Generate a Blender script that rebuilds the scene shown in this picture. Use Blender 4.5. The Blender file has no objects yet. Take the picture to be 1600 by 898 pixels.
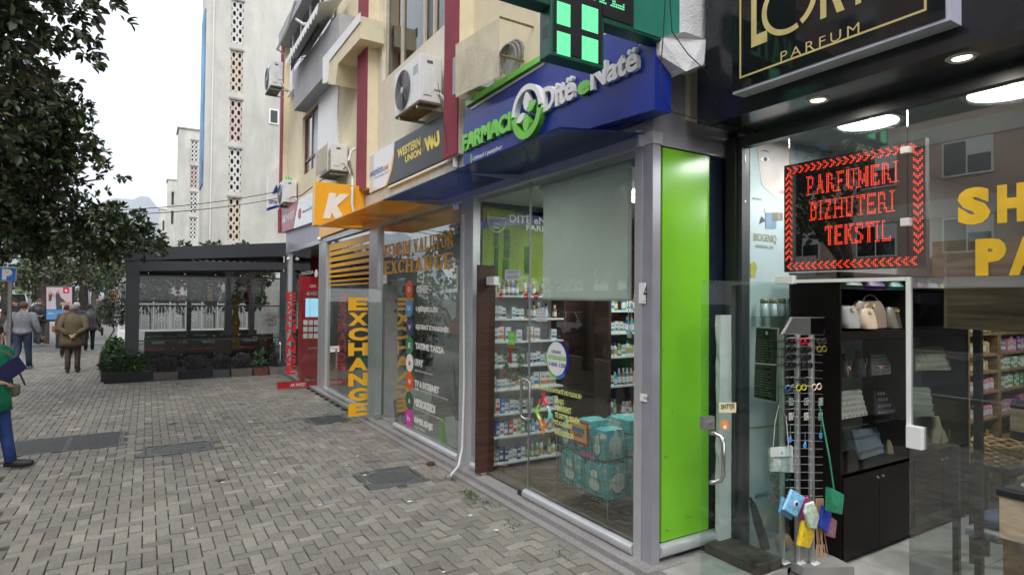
import bpy, bmesh, math, random
import numpy as np
from mathutils import Vector, Matrix
R = math.radians
random.seed(7); rng = np.random.default_rng(7)
S = bpy.context.scene
C = bpy.context.collection
# ---------------------------------------------------------------- camera (facade runs along +Y, street is -X, up is +Z)
H, F = 2.0, 933.0
_v1 = Vector((-570, 13, F)).normalized(); _v2 = Vector((1527, 31, F))
_dx = (_v2 - _v2.dot(_v1)*_v1).normalized(); _dz = -_dx.cross(_v1)
if _dz.y > 0: _dz = -_dz
AX = (_dx, _v1, _dz)
def ray(px, py):
    v = Vector((px-800, py-449, F)); return Vector([a.dot(v) for a in AX])
def P(px, py, X=None, Y=None, Z=None):
    "the point of the plane X=.., Y=.. or Z=.. seen at a pixel of the photograph (measuring aid)"
    r = ray(px, py)
    if X is not None: t = X/r.x
    elif Y is not None: t = Y/r.y
    else: t = (Z-H)/r.z
    return Vector((t*r.x, t*r.y, H+t*r.z))
cd = bpy.data.cameras.new('camera'); cam = bpy.data.objects.new('camera', cd); C.objects.link(cam)
cam.matrix_world = Matrix(((AX[0].x, -AX[0].y, -AX[0].z, 0), (AX[1].x, -AX[1].y, -AX[1].z, 0), (AX[2].x, -AX[2].y, -AX[2].z, H), (0, 0, 0, 1)))
cd.sensor_width = 36; cd.lens = F/1600*36; cd.clip_end = 20000; cd.clip_start = .05
S.camera = cam
# ---------------------------------------------------------------- light: overcast day
w = bpy.data.worlds.new('World'); S.world = w; w.use_nodes = True
nt = w.node_tree; bg = nt.nodes['Background']
sky = nt.nodes.new('ShaderNodeTexSky'); sky.sky_type = 'NISHITA'; sky.sun_disc = False
sky.sun_elevation = R(48); sky.sun_rotation = R(215); sky.air_density = 1.0; sky.dust_density = 3.0
mx = nt.nodes.new('ShaderNodeMix'); mx.data_type = 'RGBA'; mx.inputs[0].default_value = .88
nt.links.new(sky.outputs[0], mx.inputs[6]); mx.inputs[7].default_value = (9.6, 9.9, 10.4, 1)
nt.links.new(mx.outputs[2], bg.inputs[0]); bg.inputs[1].default_value = .125
sd = bpy.data.lights.new('sun', 'SUN'); so = bpy.data.objects.new('sun', sd); C.objects.link(so)
sd.energy = 1.0; sd.angle = R(25); sd.color = (1, .97, .93)
_sd = Vector((math.sin(R(215))*math.cos(R(48)), math.cos(R(215))*math.cos(R(48)), math.sin(R(48))))
so.rotation_euler = _sd.to_track_quat('Z', 'Y').to_euler()
S.view_settings.view_transform = 'Standard'; S.view_settings.look = 'None'
S.view_settings.exposure = 0.72; S.view_settings.gamma = 1.0
S.cycles.max_bounces = 8; S.cycles.transparent_max_bounces = 24; S.cycles.glossy_bounces = 4; S.cycles.diffuse_bounces = 4
# ---------------------------------------------------------------- materials
MATS = {}
def M(name, col=(.5, .5, .5), rough=.6, metal=0., var=.12, scale=6., bump=.0, bscale=60., emit=0., spec=.5, dirt=0., attr=None, alpha=1.):
    if name in MATS: return MATS[name]
    m = bpy.data.materials.new(name); m.use_nodes = True; t = m.node_tree; b = t.nodes['Principled BSDF']; MATS[name] = m
    L = t.links.new; N = t.nodes.new
    b.inputs['Roughness'].default_value = rough; b.inputs['Metallic'].default_value = metal
    b.inputs['Specular IOR Level'].default_value = spec; b.inputs['Alpha'].default_value = alpha
    tc = N('ShaderNodeNewGeometry') ; pos = tc.outputs['Position']
    n = N('ShaderNodeTexNoise'); n.inputs['Scale'].default_value = scale; n.inputs['Detail'].default_value = 5; L(pos, n.inputs['Vector'])
    mr = N('ShaderNodeMapRange'); mr.inputs[1].default_value = .3; mr.inputs[2].default_value = .7
    mr.inputs[3].default_value = 1-var; mr.inputs[4].default_value = 1+var; L(n.outputs['Fac'], mr.inputs[0])
    mul = N('ShaderNodeVectorMath'); mul.operation = 'SCALE'; mul.inputs[0].default_value = col; L(mr.outputs[0], mul.inputs['Scale'])
    out = mul.outputs[0]
    if attr:
        a = N('ShaderNodeAttribute'); a.attribute_name = attr
        m2 = N('ShaderNodeVectorMath'); m2.operation = 'MULTIPLY'; L(out, m2.inputs[0]); L(a.outputs['Color'], m2.inputs[1]); out = m2.outputs[0]
    if dirt:
        n2 = N('ShaderNodeTexNoise'); n2.inputs['Scale'].default_value = .9; n2.inputs['Detail'].default_value = 9; n2.inputs['Roughness'].default_value = .7
        mp = N('ShaderNodeMapping'); mp.inputs['Scale'].default_value = (1, 1, .25); L(pos, mp.inputs[0]); L(mp.outputs[0], n2.inputs['Vector'])
        r2 = N('ShaderNodeMapRange'); r2.inputs[1].default_value = .42; r2.inputs[2].default_value = .75; r2.inputs[3].default_value = 1; r2.inputs[4].default_value = 1-dirt
        L(n2.outputs['Fac'], r2.inputs[0]); m3 = N('ShaderNodeVectorMath'); m3.operation = 'SCALE'; L(out, m3.inputs[0]); L(r2.outputs[0], m3.inputs['Scale']); out = m3.outputs[0]
    L(out, b.inputs['Base Color'])
    if bump:
        n3 = N('ShaderNodeTexNoise'); n3.inputs['Scale'].default_value = bscale; n3.inputs['Detail'].default_value = 4; L(pos, n3.inputs['Vector'])
        bp = N('ShaderNodeBump'); bp.inputs['Strength'].default_value = bump; bp.inputs['Distance'].default_value = .01
        L(n3.outputs['Fac'], bp.inputs['Height']); L(bp.outputs[0], b.inputs['Normal'])
    if emit:
        b.inputs['Emission Color'].default_value = (*col, 1); b.inputs['Emission Strength'].default_value = emit
    return m
def glassmat(name, tint=(.93, .96, .95), k=1.0, rough=0., smudge=.0):
    "thin clear pane: straight-through transmission plus a mirror reflection that grows at grazing angles"
    m = bpy.data.materials.new(name); m.use_nodes = True; t = m.node_tree; t.nodes.clear(); MATS[name] = m
    L = t.links.new; N = t.nodes.new
    o = N('ShaderNodeOutputMaterial'); mix = N('ShaderNodeMixShader'); tr = N('ShaderNodeBsdfTransparent'); gl = N('ShaderNodeBsdfGlossy')
    tr.inputs[0].default_value = (*tint, 1); gl.inputs['Roughness'].default_value = rough
    g = N('ShaderNodeNewGeometry'); d = N('ShaderNodeVectorMath'); d.operation = 'DOT_PRODUCT'; L(g.outputs['Normal'], d.inputs[0]); L(g.outputs['Incoming'], d.inputs[1])
    def mth(op, a, b=None):
        q = N('ShaderNodeMath'); q.operation = op
        for i, v in enumerate((a, b)):
            if v is None: continue
            if isinstance(v, (int, float)): q.inputs[i].default_value = v
            else: L(v, q.inputs[i])
        return q.outputs[0]
    c = mth('ABSOLUTE', d.outputs['Value']); p = mth('POWER', mth('SUBTRACT', 1.0, c), 5.0)
    f = mth('MULTIPLY', mth('ADD', mth('MULTIPLY', p, .955), .045), k)
    if smudge:
        n = N('ShaderNodeTexNoise'); n.inputs['Scale'].default_value = 3; n.inputs['Detail'].default_value = 8; L(g.outputs['Position'], n.inputs['Vector'])
        f = mth('ADD', f, mth('MULTIPLY', n.outputs['Fac'], smudge))
    f = mth('MINIMUM', f, 1.0)
    L(f, mix.inputs[0]); L(tr.outputs[0], mix.inputs[1]); L(gl.outputs[0], mix.inputs[2]); L(mix.outputs[0], o.inputs[0])
    return m
def woodmat(name, c1, c2, scale=(2, 2, 14), rough=.5):
    m = bpy.data.materials.new(name); m.use_nodes = True; t = m.node_tree; b = t.nodes['Principled BSDF']; MATS[name] = m
    L = t.links.new; N = t.nodes.new; g = N('ShaderNodeNewGeometry'); mp = N('ShaderNodeMapping'); mp.inputs['Scale'].default_value = scale
    L(g.outputs['Position'], mp.inputs[0]); n = N('ShaderNodeTexNoise'); n.inputs['Scale'].default_value = 2.2; n.inputs['Detail'].default_value = 8; n.inputs['Distortion'].default_value = 1.2
    L(mp.outputs[0], n.inputs['Vector']); r = N('ShaderNodeValToRGB'); r.color_ramp.elements[0].position = .35; r.color_ramp.elements[0].color = (*c1, 1)
    r.color_ramp.elements[1].position = .68; r.color_ramp.elements[1].color = (*c2, 1); L(n.outputs['Fac'], r.inputs[0]); L(r.outputs[0], b.inputs['Base Color'])
    b.inputs['Roughness'].default_value = rough
    return m
# ---------------------------------------------------------------- mesh building
ORG = {}
class MB:
    def __init__(s): s.v = []; s.f = []; s.m = []; s.mi = 0; s.uvok = False
    def quad(s, *p):
        n = len(s.v); s.v += [tuple(q) for q in p]; s.f.append(tuple(range(n, n+len(p)))); s.m.append(s.mi); return s
    def box(s, x0, x1, y0, y1, z0, z1):
        return s.obox(Vector(((x0+x1)/2, (y0+y1)/2, (z0+z1)/2)), Vector((abs(x1-x0)/2, 0, 0)), Vector((0, abs(y1-y0)/2, 0)), Vector((0, 0, abs(z1-z0)/2)))
    def obox(s, c, a, b, d):
        n = len(s.v)
        for i in (-1, 1):
            for j in (-1, 1):
                for k in (-1, 1): s.v.append(tuple(c+a*i+b*j+d*k))
        for q in ((0, 1, 3, 2), (4, 6, 7, 5), (0, 4, 5, 1), (2, 3, 7, 6), (0, 2, 6, 4), (1, 5, 7, 3)):
            s.f.append(tuple(n+i for i in q)); s.m.append(s.mi)
        return s
    def bbox(s, x0, x1, y0, y1, z0, z1, bv=.01):
        "box with chamfered edges"
        bm = bmesh.new(); bmesh.ops.create_cube(bm, size=1)
        for v in bm.verts: v.co = Vector((x0+(v.co.x+.5)*(x1-x0), y0+(v.co.y+.5)*(y1-y0), z0+(v.co.z+.5)*(z1-z0)))
        bmesh.ops.bevel(bm, geom=bm.edges[:], offset=bv, segments=2, affect='EDGES', profile=.6); s.add(bm); return s
    def add(s, bm):
        n = len(s.v); bm.verts.index_update(); s.v += [tuple(v.co) for v in bm.verts]
        for f in bm.faces: s.f.append(tuple(n+v.index for v in f.verts)); s.m.append(s.mi)
        bm.free(); return s
    def prism(s, pts, off):
        n = len(s.v); k = len(pts); off = Vector(off); pts = [Vector(p) for p in pts]
        s.v += [tuple(p) for p in pts] + [tuple(p+off) for p in pts]
        s.f.append(tuple(range(n, n+k))); s.f.append(tuple(range(n+2*k-1, n+k-1, -1))); s.m += [s.mi]*2
        for i in range(k): s.f.append((n+i, n+(i+1) % k, n+k+(i+1) % k, n+k+i)); s.m.append(s.mi)
        return s
    def tube(s, path, r, n=8, cap=True):
        path = [Vector(p) for p in path]; rr = r if isinstance(r, (list, tuple)) else [r]*len(path)
        base = len(s.v); up = None
        for i, p in enumerate(path):
            d = (path[min(i+1, len(path)-1)]-path[max(i-1, 0)])
            if d.length < 1e-9: d = Vector((0, 0, 1))
            d.normalize()
            if up is None: up = d.orthogonal().normalized()
            up = (up - up.dot(d)*d); up = up.normalized() if up.length > 1e-6 else d.orthogonal().normalized()
            q = d.cross(up)
            for k in range(n):
                a = 2*math.pi*k/n; s.v.append(tuple(p+(up*math.cos(a)+q*math.sin(a))*rr[i]))
        for i in range(len(path)-1):
            for k in range(n):
                a, b = base+i*n+k, base+i*n+(k+1) % n; s.f.append((a, b, b+n, a+n)); s.m.append(s.mi)
        if cap:
            s.f.append(tuple(range(base+n-1, base-1, -1))); e = base+(len(path)-1)*n; s.f.append(tuple(range(e, e+n))); s.m += [s.mi]*2
        return s
    def lathe(s, prof, c=(0, 0, 0), n=14):
        "prof: list of (radius, z); axis up"
        base = len(s.v); c = Vector(c)
        for r, z in prof:
            for k in range(n): a = 2*math.pi*k/n; s.v.append((c.x+r*math.cos(a), c.y+r*math.sin(a), c.z+z))
        for i in range(len(prof)-1):
            for k in range(n): a, b = base+i*n+k, base+i*n+(k+1) % n; s.f.append((a, b, b+n, a+n)); s.m.append(s.mi)
        s.f.append(tuple(range(base+n-1, base-1, -1))); e = base+(len(prof)-1)*n; s.f.append(tuple(range(e, e+n))); s.m += [s.mi]*2
        return s
    def rings(s, rings, cap=True):
        base = len(s.v); n = len(rings[0])
        for r in rings: s.v += [tuple(p) for p in r]
        for i in range(len(rings)-1):
            for k in range(n): a, b = base+i*n+k, base+i*n+(k+1) % n; s.f.append((a, b, b+n, a+n)); s.m.append(s.mi)
        if cap:
            s.f.append(tuple(range(base+n-1, base-1, -1))); e = base+(len(rings)-1)*n; s.f.append(tuple(range(e, e+n))); s.m += [s.mi]*2
        return s
    def disc(s, c, u, v, n=24, thick=None):
        c, u, v = Vector(c), Vector(u), Vector(v)
        pts = [c+u*math.cos(2*math.pi*k/n)+v*math.sin(2*math.pi*k/n) for k in range(n)]
        if thick is None: return s.quad(*pts)
        return s.prism(pts, thick)
    def mesh(s, name, mats, smooth=False, org=(0, 0, 0)):
        me = bpy.data.meshes.new(name); o = Vector(org)
        me.from_pydata([(v[0]-o.x, v[1]-o.y, v[2]-o.z) for v in s.v], [], s.f)
        for m in (mats if isinstance(mats, (list, tuple)) else [mats]): me.materials.append(m)
        me.polygons.foreach_set('material_index', s.m)
        if smooth: me.polygons.foreach_set('use_smooth', [True]*len(s.f))
        me.update(); return me
    def build(s, name, mats, parent=None, smooth=False, at=None):
        org = ORG.get(parent.name, Vector()) if parent else (Vector(at) if at else Vector())
        me = s.mesh(name, mats, smooth, org)
        if smooth:
            bm = bmesh.new(); bm.from_mesh(me); bmesh.ops.recalc_face_normals(bm, faces=bm.faces)
            for e in bm.edges:
                if len(e.link_faces) == 2 and e.calc_face_angle(0) > .7: e.smooth = False
            bm.to_mesh(me); bm.free()
        else:
            bm = bmesh.new(); bm.from_mesh(me); bmesh.ops.recalc_face_normals(bm, faces=bm.faces); bm.to_mesh(me); bm.free()
        o = bpy.data.objects.new(name, me); C.objects.link(o)
        if parent: o.parent = parent; ORG[o.name] = org
        else:
            o.location = org; ORG[o.name] = org
        return o
def tag(o, label=None, cat=None, group=None, kind=None):
    if label: o['label'] = label
    if cat: o['category'] = cat
    if group: o['group'] = group
    if kind: o['kind'] = kind
    return o
def thing(name, label, cat, loc=(0, 0, 0), group=None, rotz=0):
    o = bpy.data.objects.new(name, None); C.objects.link(o); o.location = loc; o.rotation_euler = (0, 0, rotz); o.empty_display_size = .1
    ORG[o.name] = Vector(loc) if rotz == 0 else Vector(); return tag(o, label, cat, group)
def dup(root, loc, rotz=0, label=None, group=None, scale=None):
    r = root.copy(); C.objects.link(r); r.location = loc; r.rotation_euler = (0, 0, rotz)
    if scale: r.scale = scale
    if label: r['label'] = label
    if group: r['group'] = group
    def rec(a, b):
        for ch in list(a.children): c = ch.copy(); C.objects.link(c); c.parent = b; rec(ch, c)
    rec(root, r); return r
def struct(mb, name, mat, **k): return tag(mb.build(name, mat, **k), kind='structure')
# ---------------------------------------------------------------- lettering
_cache = {}
def _raw(txt, bold=0., spacing=1., res=3):
    key = (txt, bold, spacing, res)
    if key in _cache: return _cache[key]
    cu = bpy.data.curves.new('t', 'FONT'); cu.body = txt; cu.offset = bold; cu.resolution_u = res; cu.space_character = spacing; cu.fill_mode = 'FRONT'
    cu.align_x = 'LEFT'
    o = bpy.data.objects.new('t', cu); me = bpy.data.meshes.new_from_object(o)
    v = [tuple(q.co) for q in me.vertices]; f = [tuple(p.vertices) for p in me.polygons]
    e = {}
    for p in f:
        for i in range(len(p)):
            a, b = p[i], p[(i+1) % len(p)]; k = (min(a, b), max(a, b)); e.setdefault(k, []).append((a, b))
    edges = [x[0] for x in e.values() if len(x) == 1]
    bpy.data.objects.remove(o); bpy.data.curves.remove(cu); bpy.data.meshes.remove(me)
    _cache[key] = (v, f, edges); return _cache[key]
def text(txt, name, mat, bl, br, tl, ext=.002, parent=None, bold=0., spacing=1., shear=0., split=False, out=None, mode='bbox', res=3):
    "flat or raised lettering: its bounding box is laid on the parallelogram bl, br, tl (points in the place); ext = depth"
    bl, br, tl = Vector(bl), Vector(br), Vector(tl); U = br-bl; V = tl-bl; Nn = U.cross(V).normalized()*ext
    if out is not None and Nn.dot(Vector(out)) < 0: Nn = -Nn
    full = _raw(txt, bold, spacing, res); xs = [q[0] for q in full[0]]; ys = [q[1] for q in full[0]]
    x0, x1, y0, y1 = min(xs), max(xs), min(ys), max(ys)
    def lay(raw, dx=0.):
        mb = MB(); v, f, ed = raw
        def at(q):
            b = (q[1]-y0)/(y1-y0); a = (q[0]+dx-x0)/(x1-x0)
            return bl+U*a+V*b+U.normalized()*shear*b*V.length
        bot = [at(q) for q in v]; n = len(v); mb.v = [tuple(p) for p in bot]+[tuple(p+Nn) for p in bot]
        for p in f: mb.f.append(tuple(i+n for i in p)); mb.m.append(0)
        if abs(ext) > .0025:
            for a, b in ed: mb.f.append((a, b, b+n, a+n)); mb.m.append(0)
        return mb
    if not split: return lay(full).build(name, mat, parent)
    for i, ch in enumerate(txt):
        if ch == ' ': continue
        g = _raw(ch, bold, spacing, res); pre = _raw(txt[:i+1], bold, spacing, res)
        dx = max(q[0] for q in pre[0])-max(q[0] for q in g[0])
        lay(g, dx).build(name, mat, parent)
def TX(txt, name, mat, X, bl, br, tl, **k):
    "lettering on a plane parallel to the facade, measured at three pixels"
    dp = k.get('ext', 0) if k.get('ext', 0) > .01 else 0
    a, b, c = P(*bl, X=X-dp), P(*br, X=X-dp), P(*tl, X=X-dp); c.y = a.y; b.z = a.z
    for q in (a, b, c): q.x += dp
    k.setdefault('out', (-1, 0, 0)); return text(txt, name, mat, a, b, c, **k)
def TY(txt, name, mat, Y, bl, br, tl, **k):
    a, b, c = P(*bl, Y=Y), P(*br, Y=Y), P(*tl, Y=Y); c.x = a.x; b.z = a.z
    k.setdefault('out', (0, -1, 0)); return text(txt, name, mat, a, b, c, **k)
# slab-serif stroke letters (unit height 1), used for the window lettering and the red display
SG = {'K': (.85, [(.18, 0, .18, 1, .2), (.72, 1, .25, .45, .16), (.38, .55, .72, 0, .18)], [(.02, .36, 0), (.02, .36, 1), (.55, .85, 0), (.52, .83, 1)]),
 'E': (.78, [(.18, 0, .18, 1, .2), (.1, .93, .72, .93, .14), (.1, .07, .74, .07, .14), (.18, .5, .55, .5, .12), (.69, .8, .69, 1, .1), (.71, 0, .71, .22, .1), (.52, .38, .52, .62, .09)], [(.02, .3, 0), (.02, .3, 1)]),
 'M': (1.05, [(.2, 0, .2, 1, .16), (.85, 0, .85, 1, .2), (.2, 1, .52, .15, .16), (.52, .15, .85, 1, .14)], [(.04, .36, 0), (.02, .26, 1), (.68, 1.03, 0), (.8, 1.03, 1)]),
 'B': (.8, [(.2, 0, .2, 1, .2), (.15, .93, .52, .93, .13), (.15, .52, .54, .52, .12), (.15, .07, .54, .07, .13), (.56, .6, .56, .88, .18), (.6, .12, .6, .46, .2)], [(.02, .2, 0), (.02, .2, 1)]),
 'I': (.42, [(.21, 0, .21, 1, .2)], [(.03, .39, 0), (.03, .39, 1)]),
 'V': (.86, [(.18, 1, .44, 0, .2), (.44, 0, .7, 1, .13)], [(.02, .36, 1), (.56, .84, 1)]),
 'A': (.9, [(.2, 0, .44, 1, .13), (.44, 1, .72, 0, .2), (.3, .33, .62, .33, .11)], [(.03, .36, 0), (.52, .88, 0)]),
 'L': (.74, [(.18, 0, .18, 1, .2), (.1, .07, .7, .07, .14), (.67, 0, .67, .28, .1)], [(.02, .36, 0), (.02, .36, 1)]),
 'U': (.86, [(.2, .15, .2, 1, .2), (.68, .15, .68, 1, .13), (.2, .08, .66, .08, .15)], [(.03, .37, 1), (.54, .83, 1)]),
 'T': (.8, [(.4, 0, .4, 1, .2), (.05, .93, .75, .93, .13), (.09, .72, .09, 1, .1), (.71, .72, .71, 1, .1)], [(.22, .58, 0)]),
 'O': (.84, [(.17, .2, .17, .8, .2), (.67, .2, .67, .8, .2), (.2, .2, .42, .05, .13), (.42, .05, .64, .2, .13), (.2, .8, .42, .95, .13), (.42, .95, .64, .8, .13)], []),
 'R': (.86, [(.2, 0, .2, 1, .2), (.15, .93, .54, .93, .13), (.15, .48, .54, .48, .12), (.58, .55, .58, .88, .18), (.5, .48, .76, 0, .18)], [(.03, .37, 0), (.03, .2, 1), (.62, .86, 0)]),
 'X': (.86, [(.2, 1, .68, 0, .2), (.66, 1, .2, 0, .13)], [(.03, .34, 0), (.53, .84, 0), (.03, .36, 1), (.54, .82, 1)]),
 'C': (.82, [(.17, .2, .17, .8, .2), (.2, .2, .42, .06, .13), (.2, .8, .42, .94, .13), (.42, .06, .72, .18, .13), (.42, .94, .7, .84, .13), (.7, .68, .7, 1, .1)], []),
 'H': (.92, [(.2, 0, .2, 1, .2), (.72, 0, .72, 1, .2), (.2, .5, .72, .5, .12)], [(.03, .37, 0), (.03, .37, 1), (.55, .89, 0), (.55, .89, 1)]),
 'N': (.92, [(.2, 0, .2, 1, .13), (.7, 0, .7, 1, .13), (.18, 1, .7, .02, .2)], [(.04, .36, 0), (.02, .22, 1), (.54, .86, 1)]),
 'G': (.88, [(.17, .2, .17, .8, .2), (.2, .2, .42, .06, .13), (.2, .8, .42, .94, .13), (.42, .06, .68, .14, .13), (.42, .94, .68, .84, .13), (.7, .05, .7, .46, .18), (.68, .68, .68, 1, .09)], [(.52, .86, .96)]),
 'P': (.8, [(.2, 0, .2, 1, .2), (.15, .93, .52, .93, .13), (.15, .44, .52, .44, .13), (.6, .5, .6, .88, .18)], [(.03, .4, 0), (.03, .2, 1)]),
 'F': (.76, [(.18, 0, .18, 1, .2), (.1, .93, .72, .93, .14), (.18, .5, .55, .5, .12), (.69, .74, .69, 1, .1), (.52, .38, .52, .62, .09)], [(.02, .38, 0), (.02, .3, 1)]),
 'S': (.72, [(.14, .55, .14, .85, .18), (.56, .15, .56, .45, .18), (.16, .9, .4, .95, .13), (.14, .58, .56, .42, .15), (.14, .08, .54, .06, .14), (.6, .7, .6, 1, .09), (.1, 0, .1, .28, .09), (.38, .95, .58, .88, .12)], []),
 'Z': (.78, [(.1, .93, .66, .93, .13), (.1, .07, .68, .07, .13), (.62, .9, .14, .1, .18), (.12, .72, .12, 1, .1), (.66, 0, .66, .26, .1)], []),
 'J': (.5, [(.3, .15, .3, 1, .2), (.3, .08, .05, .1, .15)], [(.12, .48, 1)]), ' ': (.4, [], [])}
def slabq(word):
    "list of quads (x,y)*4 for a word of slab letters, and its width"
    out = []; x = 0
    for ch in word:
        w_, st, se = SG[ch]
        for a, b, c, d, t in st:
            dx, dy = c-a, d-b; l = math.hypot(dx, dy); nx, ny = -dy/l*t/2, dx/l*t/2
            if abs(dy) > abs(dx) and abs(dx) > .01:   # diagonal: cut ends level
                hx = t/2*l/abs(dy); out.append([(x+a-hx, b), (x+a+hx, b), (x+c+hx, d), (x+c-hx, d)])
            else: out.append([(x+a+nx, b+ny), (x+a-nx, b-ny), (x+c-nx, d-ny), (x+c+nx, d+ny)])
        for a, b, y in se:
            y0, y1 = (0, .09) if y == 0 else ((.91, 1) if y == 1 else (y/2-.04, y/2+.04)); out.append([(x+a, y0), (x+b, y0), (x+b, y1), (x+a, y1)])
        x += w_+.03
    return out, x
def slab(word, name, mat, X, bl, br, tl, parent):
    qs, wd = slabq(word); a, b, c = P(*bl, X=X), P(*br, X=X), P(*tl, X=X); c.y = a.y; b.z = a.z; U = b-a; V = c-a; mb = MB()
    for i, q in enumerate(qs): mb.quad(*[a+U*(x/wd)+V*y+Vector((-.0003*(i % 13)-.0005, 0, 0)) for x, y in q])
    return mb.build(name, mat, parent)
def bitmap(word, h, aspect=.62):
    qs, wd = slabq(word); W_ = int(wd*h*aspect+.5); g = []
    def inside(q, x, y):
        s_ = 0
        for i in range(4):
            x0, y0 = q[i]; x1, y1 = q[(i+1) % 4]; cr = (x1-x0)*(y-y0)-(y1-y0)*(x-x0)
            s_ += 1 if cr >= 0 else -1
        return abs(s_) == 4
    for j in range(h):
        for i in range(W_):
            x, y = (i+.5)/W_*wd, (j+.5)/h
            if any(inside(q, x, y) for q in qs): g.append((i, j))
    return g, W_
# ---------------------------------------------------------------- shared materials
white = M('white_paint', (.78, .78, .76), .45, var=.05, dirt=.12)
paintw = M('satin_white', (.8, .8, .78), .35, var=.03)
alu = M('aluminium', (.60, .61, .63), .38, .55, var=.06, dirt=.1)
alud = M('aluminium_mauve', (.42, .42, .48), .4, .5, var=.06, dirt=.12)
steel = M('steel', (.72, .72, .72), .16, 1., var=.03)
steelb = M('brushed_steel', (.55, .56, .57), .32, .9, var=.05)
dark = M('black_metal', (.018, .019, .022), .35, .0, var=.1)
anth = M('anthracite', (.035, .039, .045), .38, .0, var=.08, dirt=.1)
rubber = M('rubber', (.02, .02, .02), .8)
cream = M('cream_render', (.80, .71, .50), .85, var=.05, bump=.5, bscale=140, dirt=.16)
cream2 = M('beige_render', (.74, .68, .56), .85, var=.04, bump=.35, bscale=120, dirt=.12)
redp = M('maroon_render', (.30, .045, .07), .85, var=.1, bump=.9, bscale=160, dirt=.1)
greyw = M('grey_render', (.42, .42, .44), .85, var=.06, bump=.3, bscale=90, dirt=.2)
roughw = M('rough_white_render', (.76, .76, .77), .9, var=.08, bump=1., bscale=70, dirt=.12)
conc = M('concrete', (.34, .33, .32), .85, var=.14, scale=11, bump=.5, bscale=90, dirt=.25)
ledge = M('terrazzo_ledge', (.28, .265, .26), .7, var=.25, scale=60, bump=.2, bscale=200, dirt=.3)
blue = M('blue_sign', (.010, .030, .26), .3, var=.08, scale=3, spec=.35)
bluec = M('blue_canopy_glass', (.020, .036, .12), .14, var=.15, spec=.35)
yelc = M('yellow_canopy_glass', (.66, .36, .012), .2, var=.15, scale=3, spec=.25)
def translucent(m, k, tint):
    t = m.node_tree; b = t.nodes['Principled BSDF']; o = [n for n in t.nodes if n.type == 'OUTPUT_MATERIAL'][0]; x = t.nodes.new('ShaderNodeMixShader'); tr = t.nodes.new('ShaderNodeBsdfTransparent'); tr.inputs[0].default_value = (*tint, 1); x.inputs[0].default_value = k
    t.links.new(b.outputs[0], x.inputs[1]); t.links.new(tr.outputs[0], x.inputs[2]); t.links.new(x.outputs[0], o.inputs[0])
translucent(bluec, .42, (.30, .42, .80)); translucent(yelc, .35, (1, .72, .22))
green = M('green_panel', (.17, .46, .025), .2, var=.06, scale=2, dirt=.1, bump=.05, bscale=4)
greenl = M('green_letter', (.17, .58, .06), .3)
yellow = M('yellow_vinyl', (.82, .42, .012), .4, var=.03)
yelbox = M('yellow_sign', (.86, .42, .02), .3, var=.03)
goldl = M('gold_letter', (.62, .50, .20), .35)
mustard = M('mustard_letter', (.80, .50, .03), .4)
red = M('red_vinyl', (.55, .012, .02), .4, var=.04)
redd = M('red_panel', (.36, .012, .02), .3)
navy = M('navy_panel', (.012, .02, .035), .15, var=.1)
blackp = M('black_fascia', (.016, .018, .024), .16, var=.25, scale=9, dirt=.1)
choc = woodmat('dark_brown_wood', (.035, .012, .007), (.075, .03, .018), (1, 1, 12))
cabm = M('black_brown_veneer', (.010, .007, .007), .4, var=.2, spec=.12)
oak = woodmat('oak_board', (.17, .11, .06), (.42, .31, .19), (3, .6, 9))
oak2 = woodmat('oak_shelf', (.20, .12, .06), (.36, .24, .13), (2, 2, 7))
oakp = woodmat('pale_oak', (.32, .25, .17), (.52, .43, .31), (2, 2, 9))
pine = woodmat('pine_leg', (.42, .20, .06), (.62, .34, .13), (3, 3, 2))
tilef = M('floor_tile', (.30, .29, .27), .25, var=.1, scale=4)
tileb = woodmat('brown_tile', (.09, .06, .042), (.17, .125, .09), (1.5, 5, 1), .3)
ceilm = M('ceiling_white', (.62, .64, .64), .8, var=.03)
ceild = M('ceiling_grey', (.30, .31, .31), .8, var=.03)
shelfw = M('shelf_white', (.66, .67, .68), .4)
skin = M('skin', (.52, .30, .22), .55, var=.06, scale=20)
leafm = M('magnolia_leaf', (.042, .066, .028), .32, var=.35, scale=3, spec=.6, attr='col')
leafp = M('bush_leaf', (.035, .085, .022), .45, var=.3, scale=6, attr='col')
leafx = M('dark_foliage', (.050, .044, .050), .6, var=.3, scale=8, attr='col')
bark = M('bark', (.10, .085, .07), .95, var=.3, scale=14, bump=1., bscale=30)
glass = glassmat('shop_glass', (.90, .94, .92), 2.1, smudge=.012)
glassd = glassmat('door_glass', (.90, .95, .93), 1.2, smudge=.02)
glasst = glassmat('tinted_window', (.30, .34, .36), 1.6)
pvc = glassmat('clear_pvc', (.66, .68, .68), .7, rough=.04, smudge=.01)
curtain = M('net_curtain', (.62, .72, .80), .7, var=.12, scale=30)
blindm = M('roller_blind', (.86, .89, .86), .8, var=.04)
_t = blindm.node_tree; _b = _t.nodes['Principled BSDF']; _x = _t.nodes.new('ShaderNodeMixShader'); _x.inputs[0].default_value = .4; _r = _t.nodes.new('ShaderNodeBsdfTranslucent'); _r.inputs[0].default_value = (.86, .9, .86, 1)
_t.links.new(_b.outputs[0], _x.inputs[1]); _t.links.new(_r.outputs[0], _x.inputs[2]); _t.links.new(_x.outputs[0], [n for n in _t.nodes if n.type == 'OUTPUT_MATERIAL'][0].inputs[0])
cable = M('cable', (.02, .02, .02), .6)
pipe = M('white_pipe', (.70, .71, .70), .5, var=.06)
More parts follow.
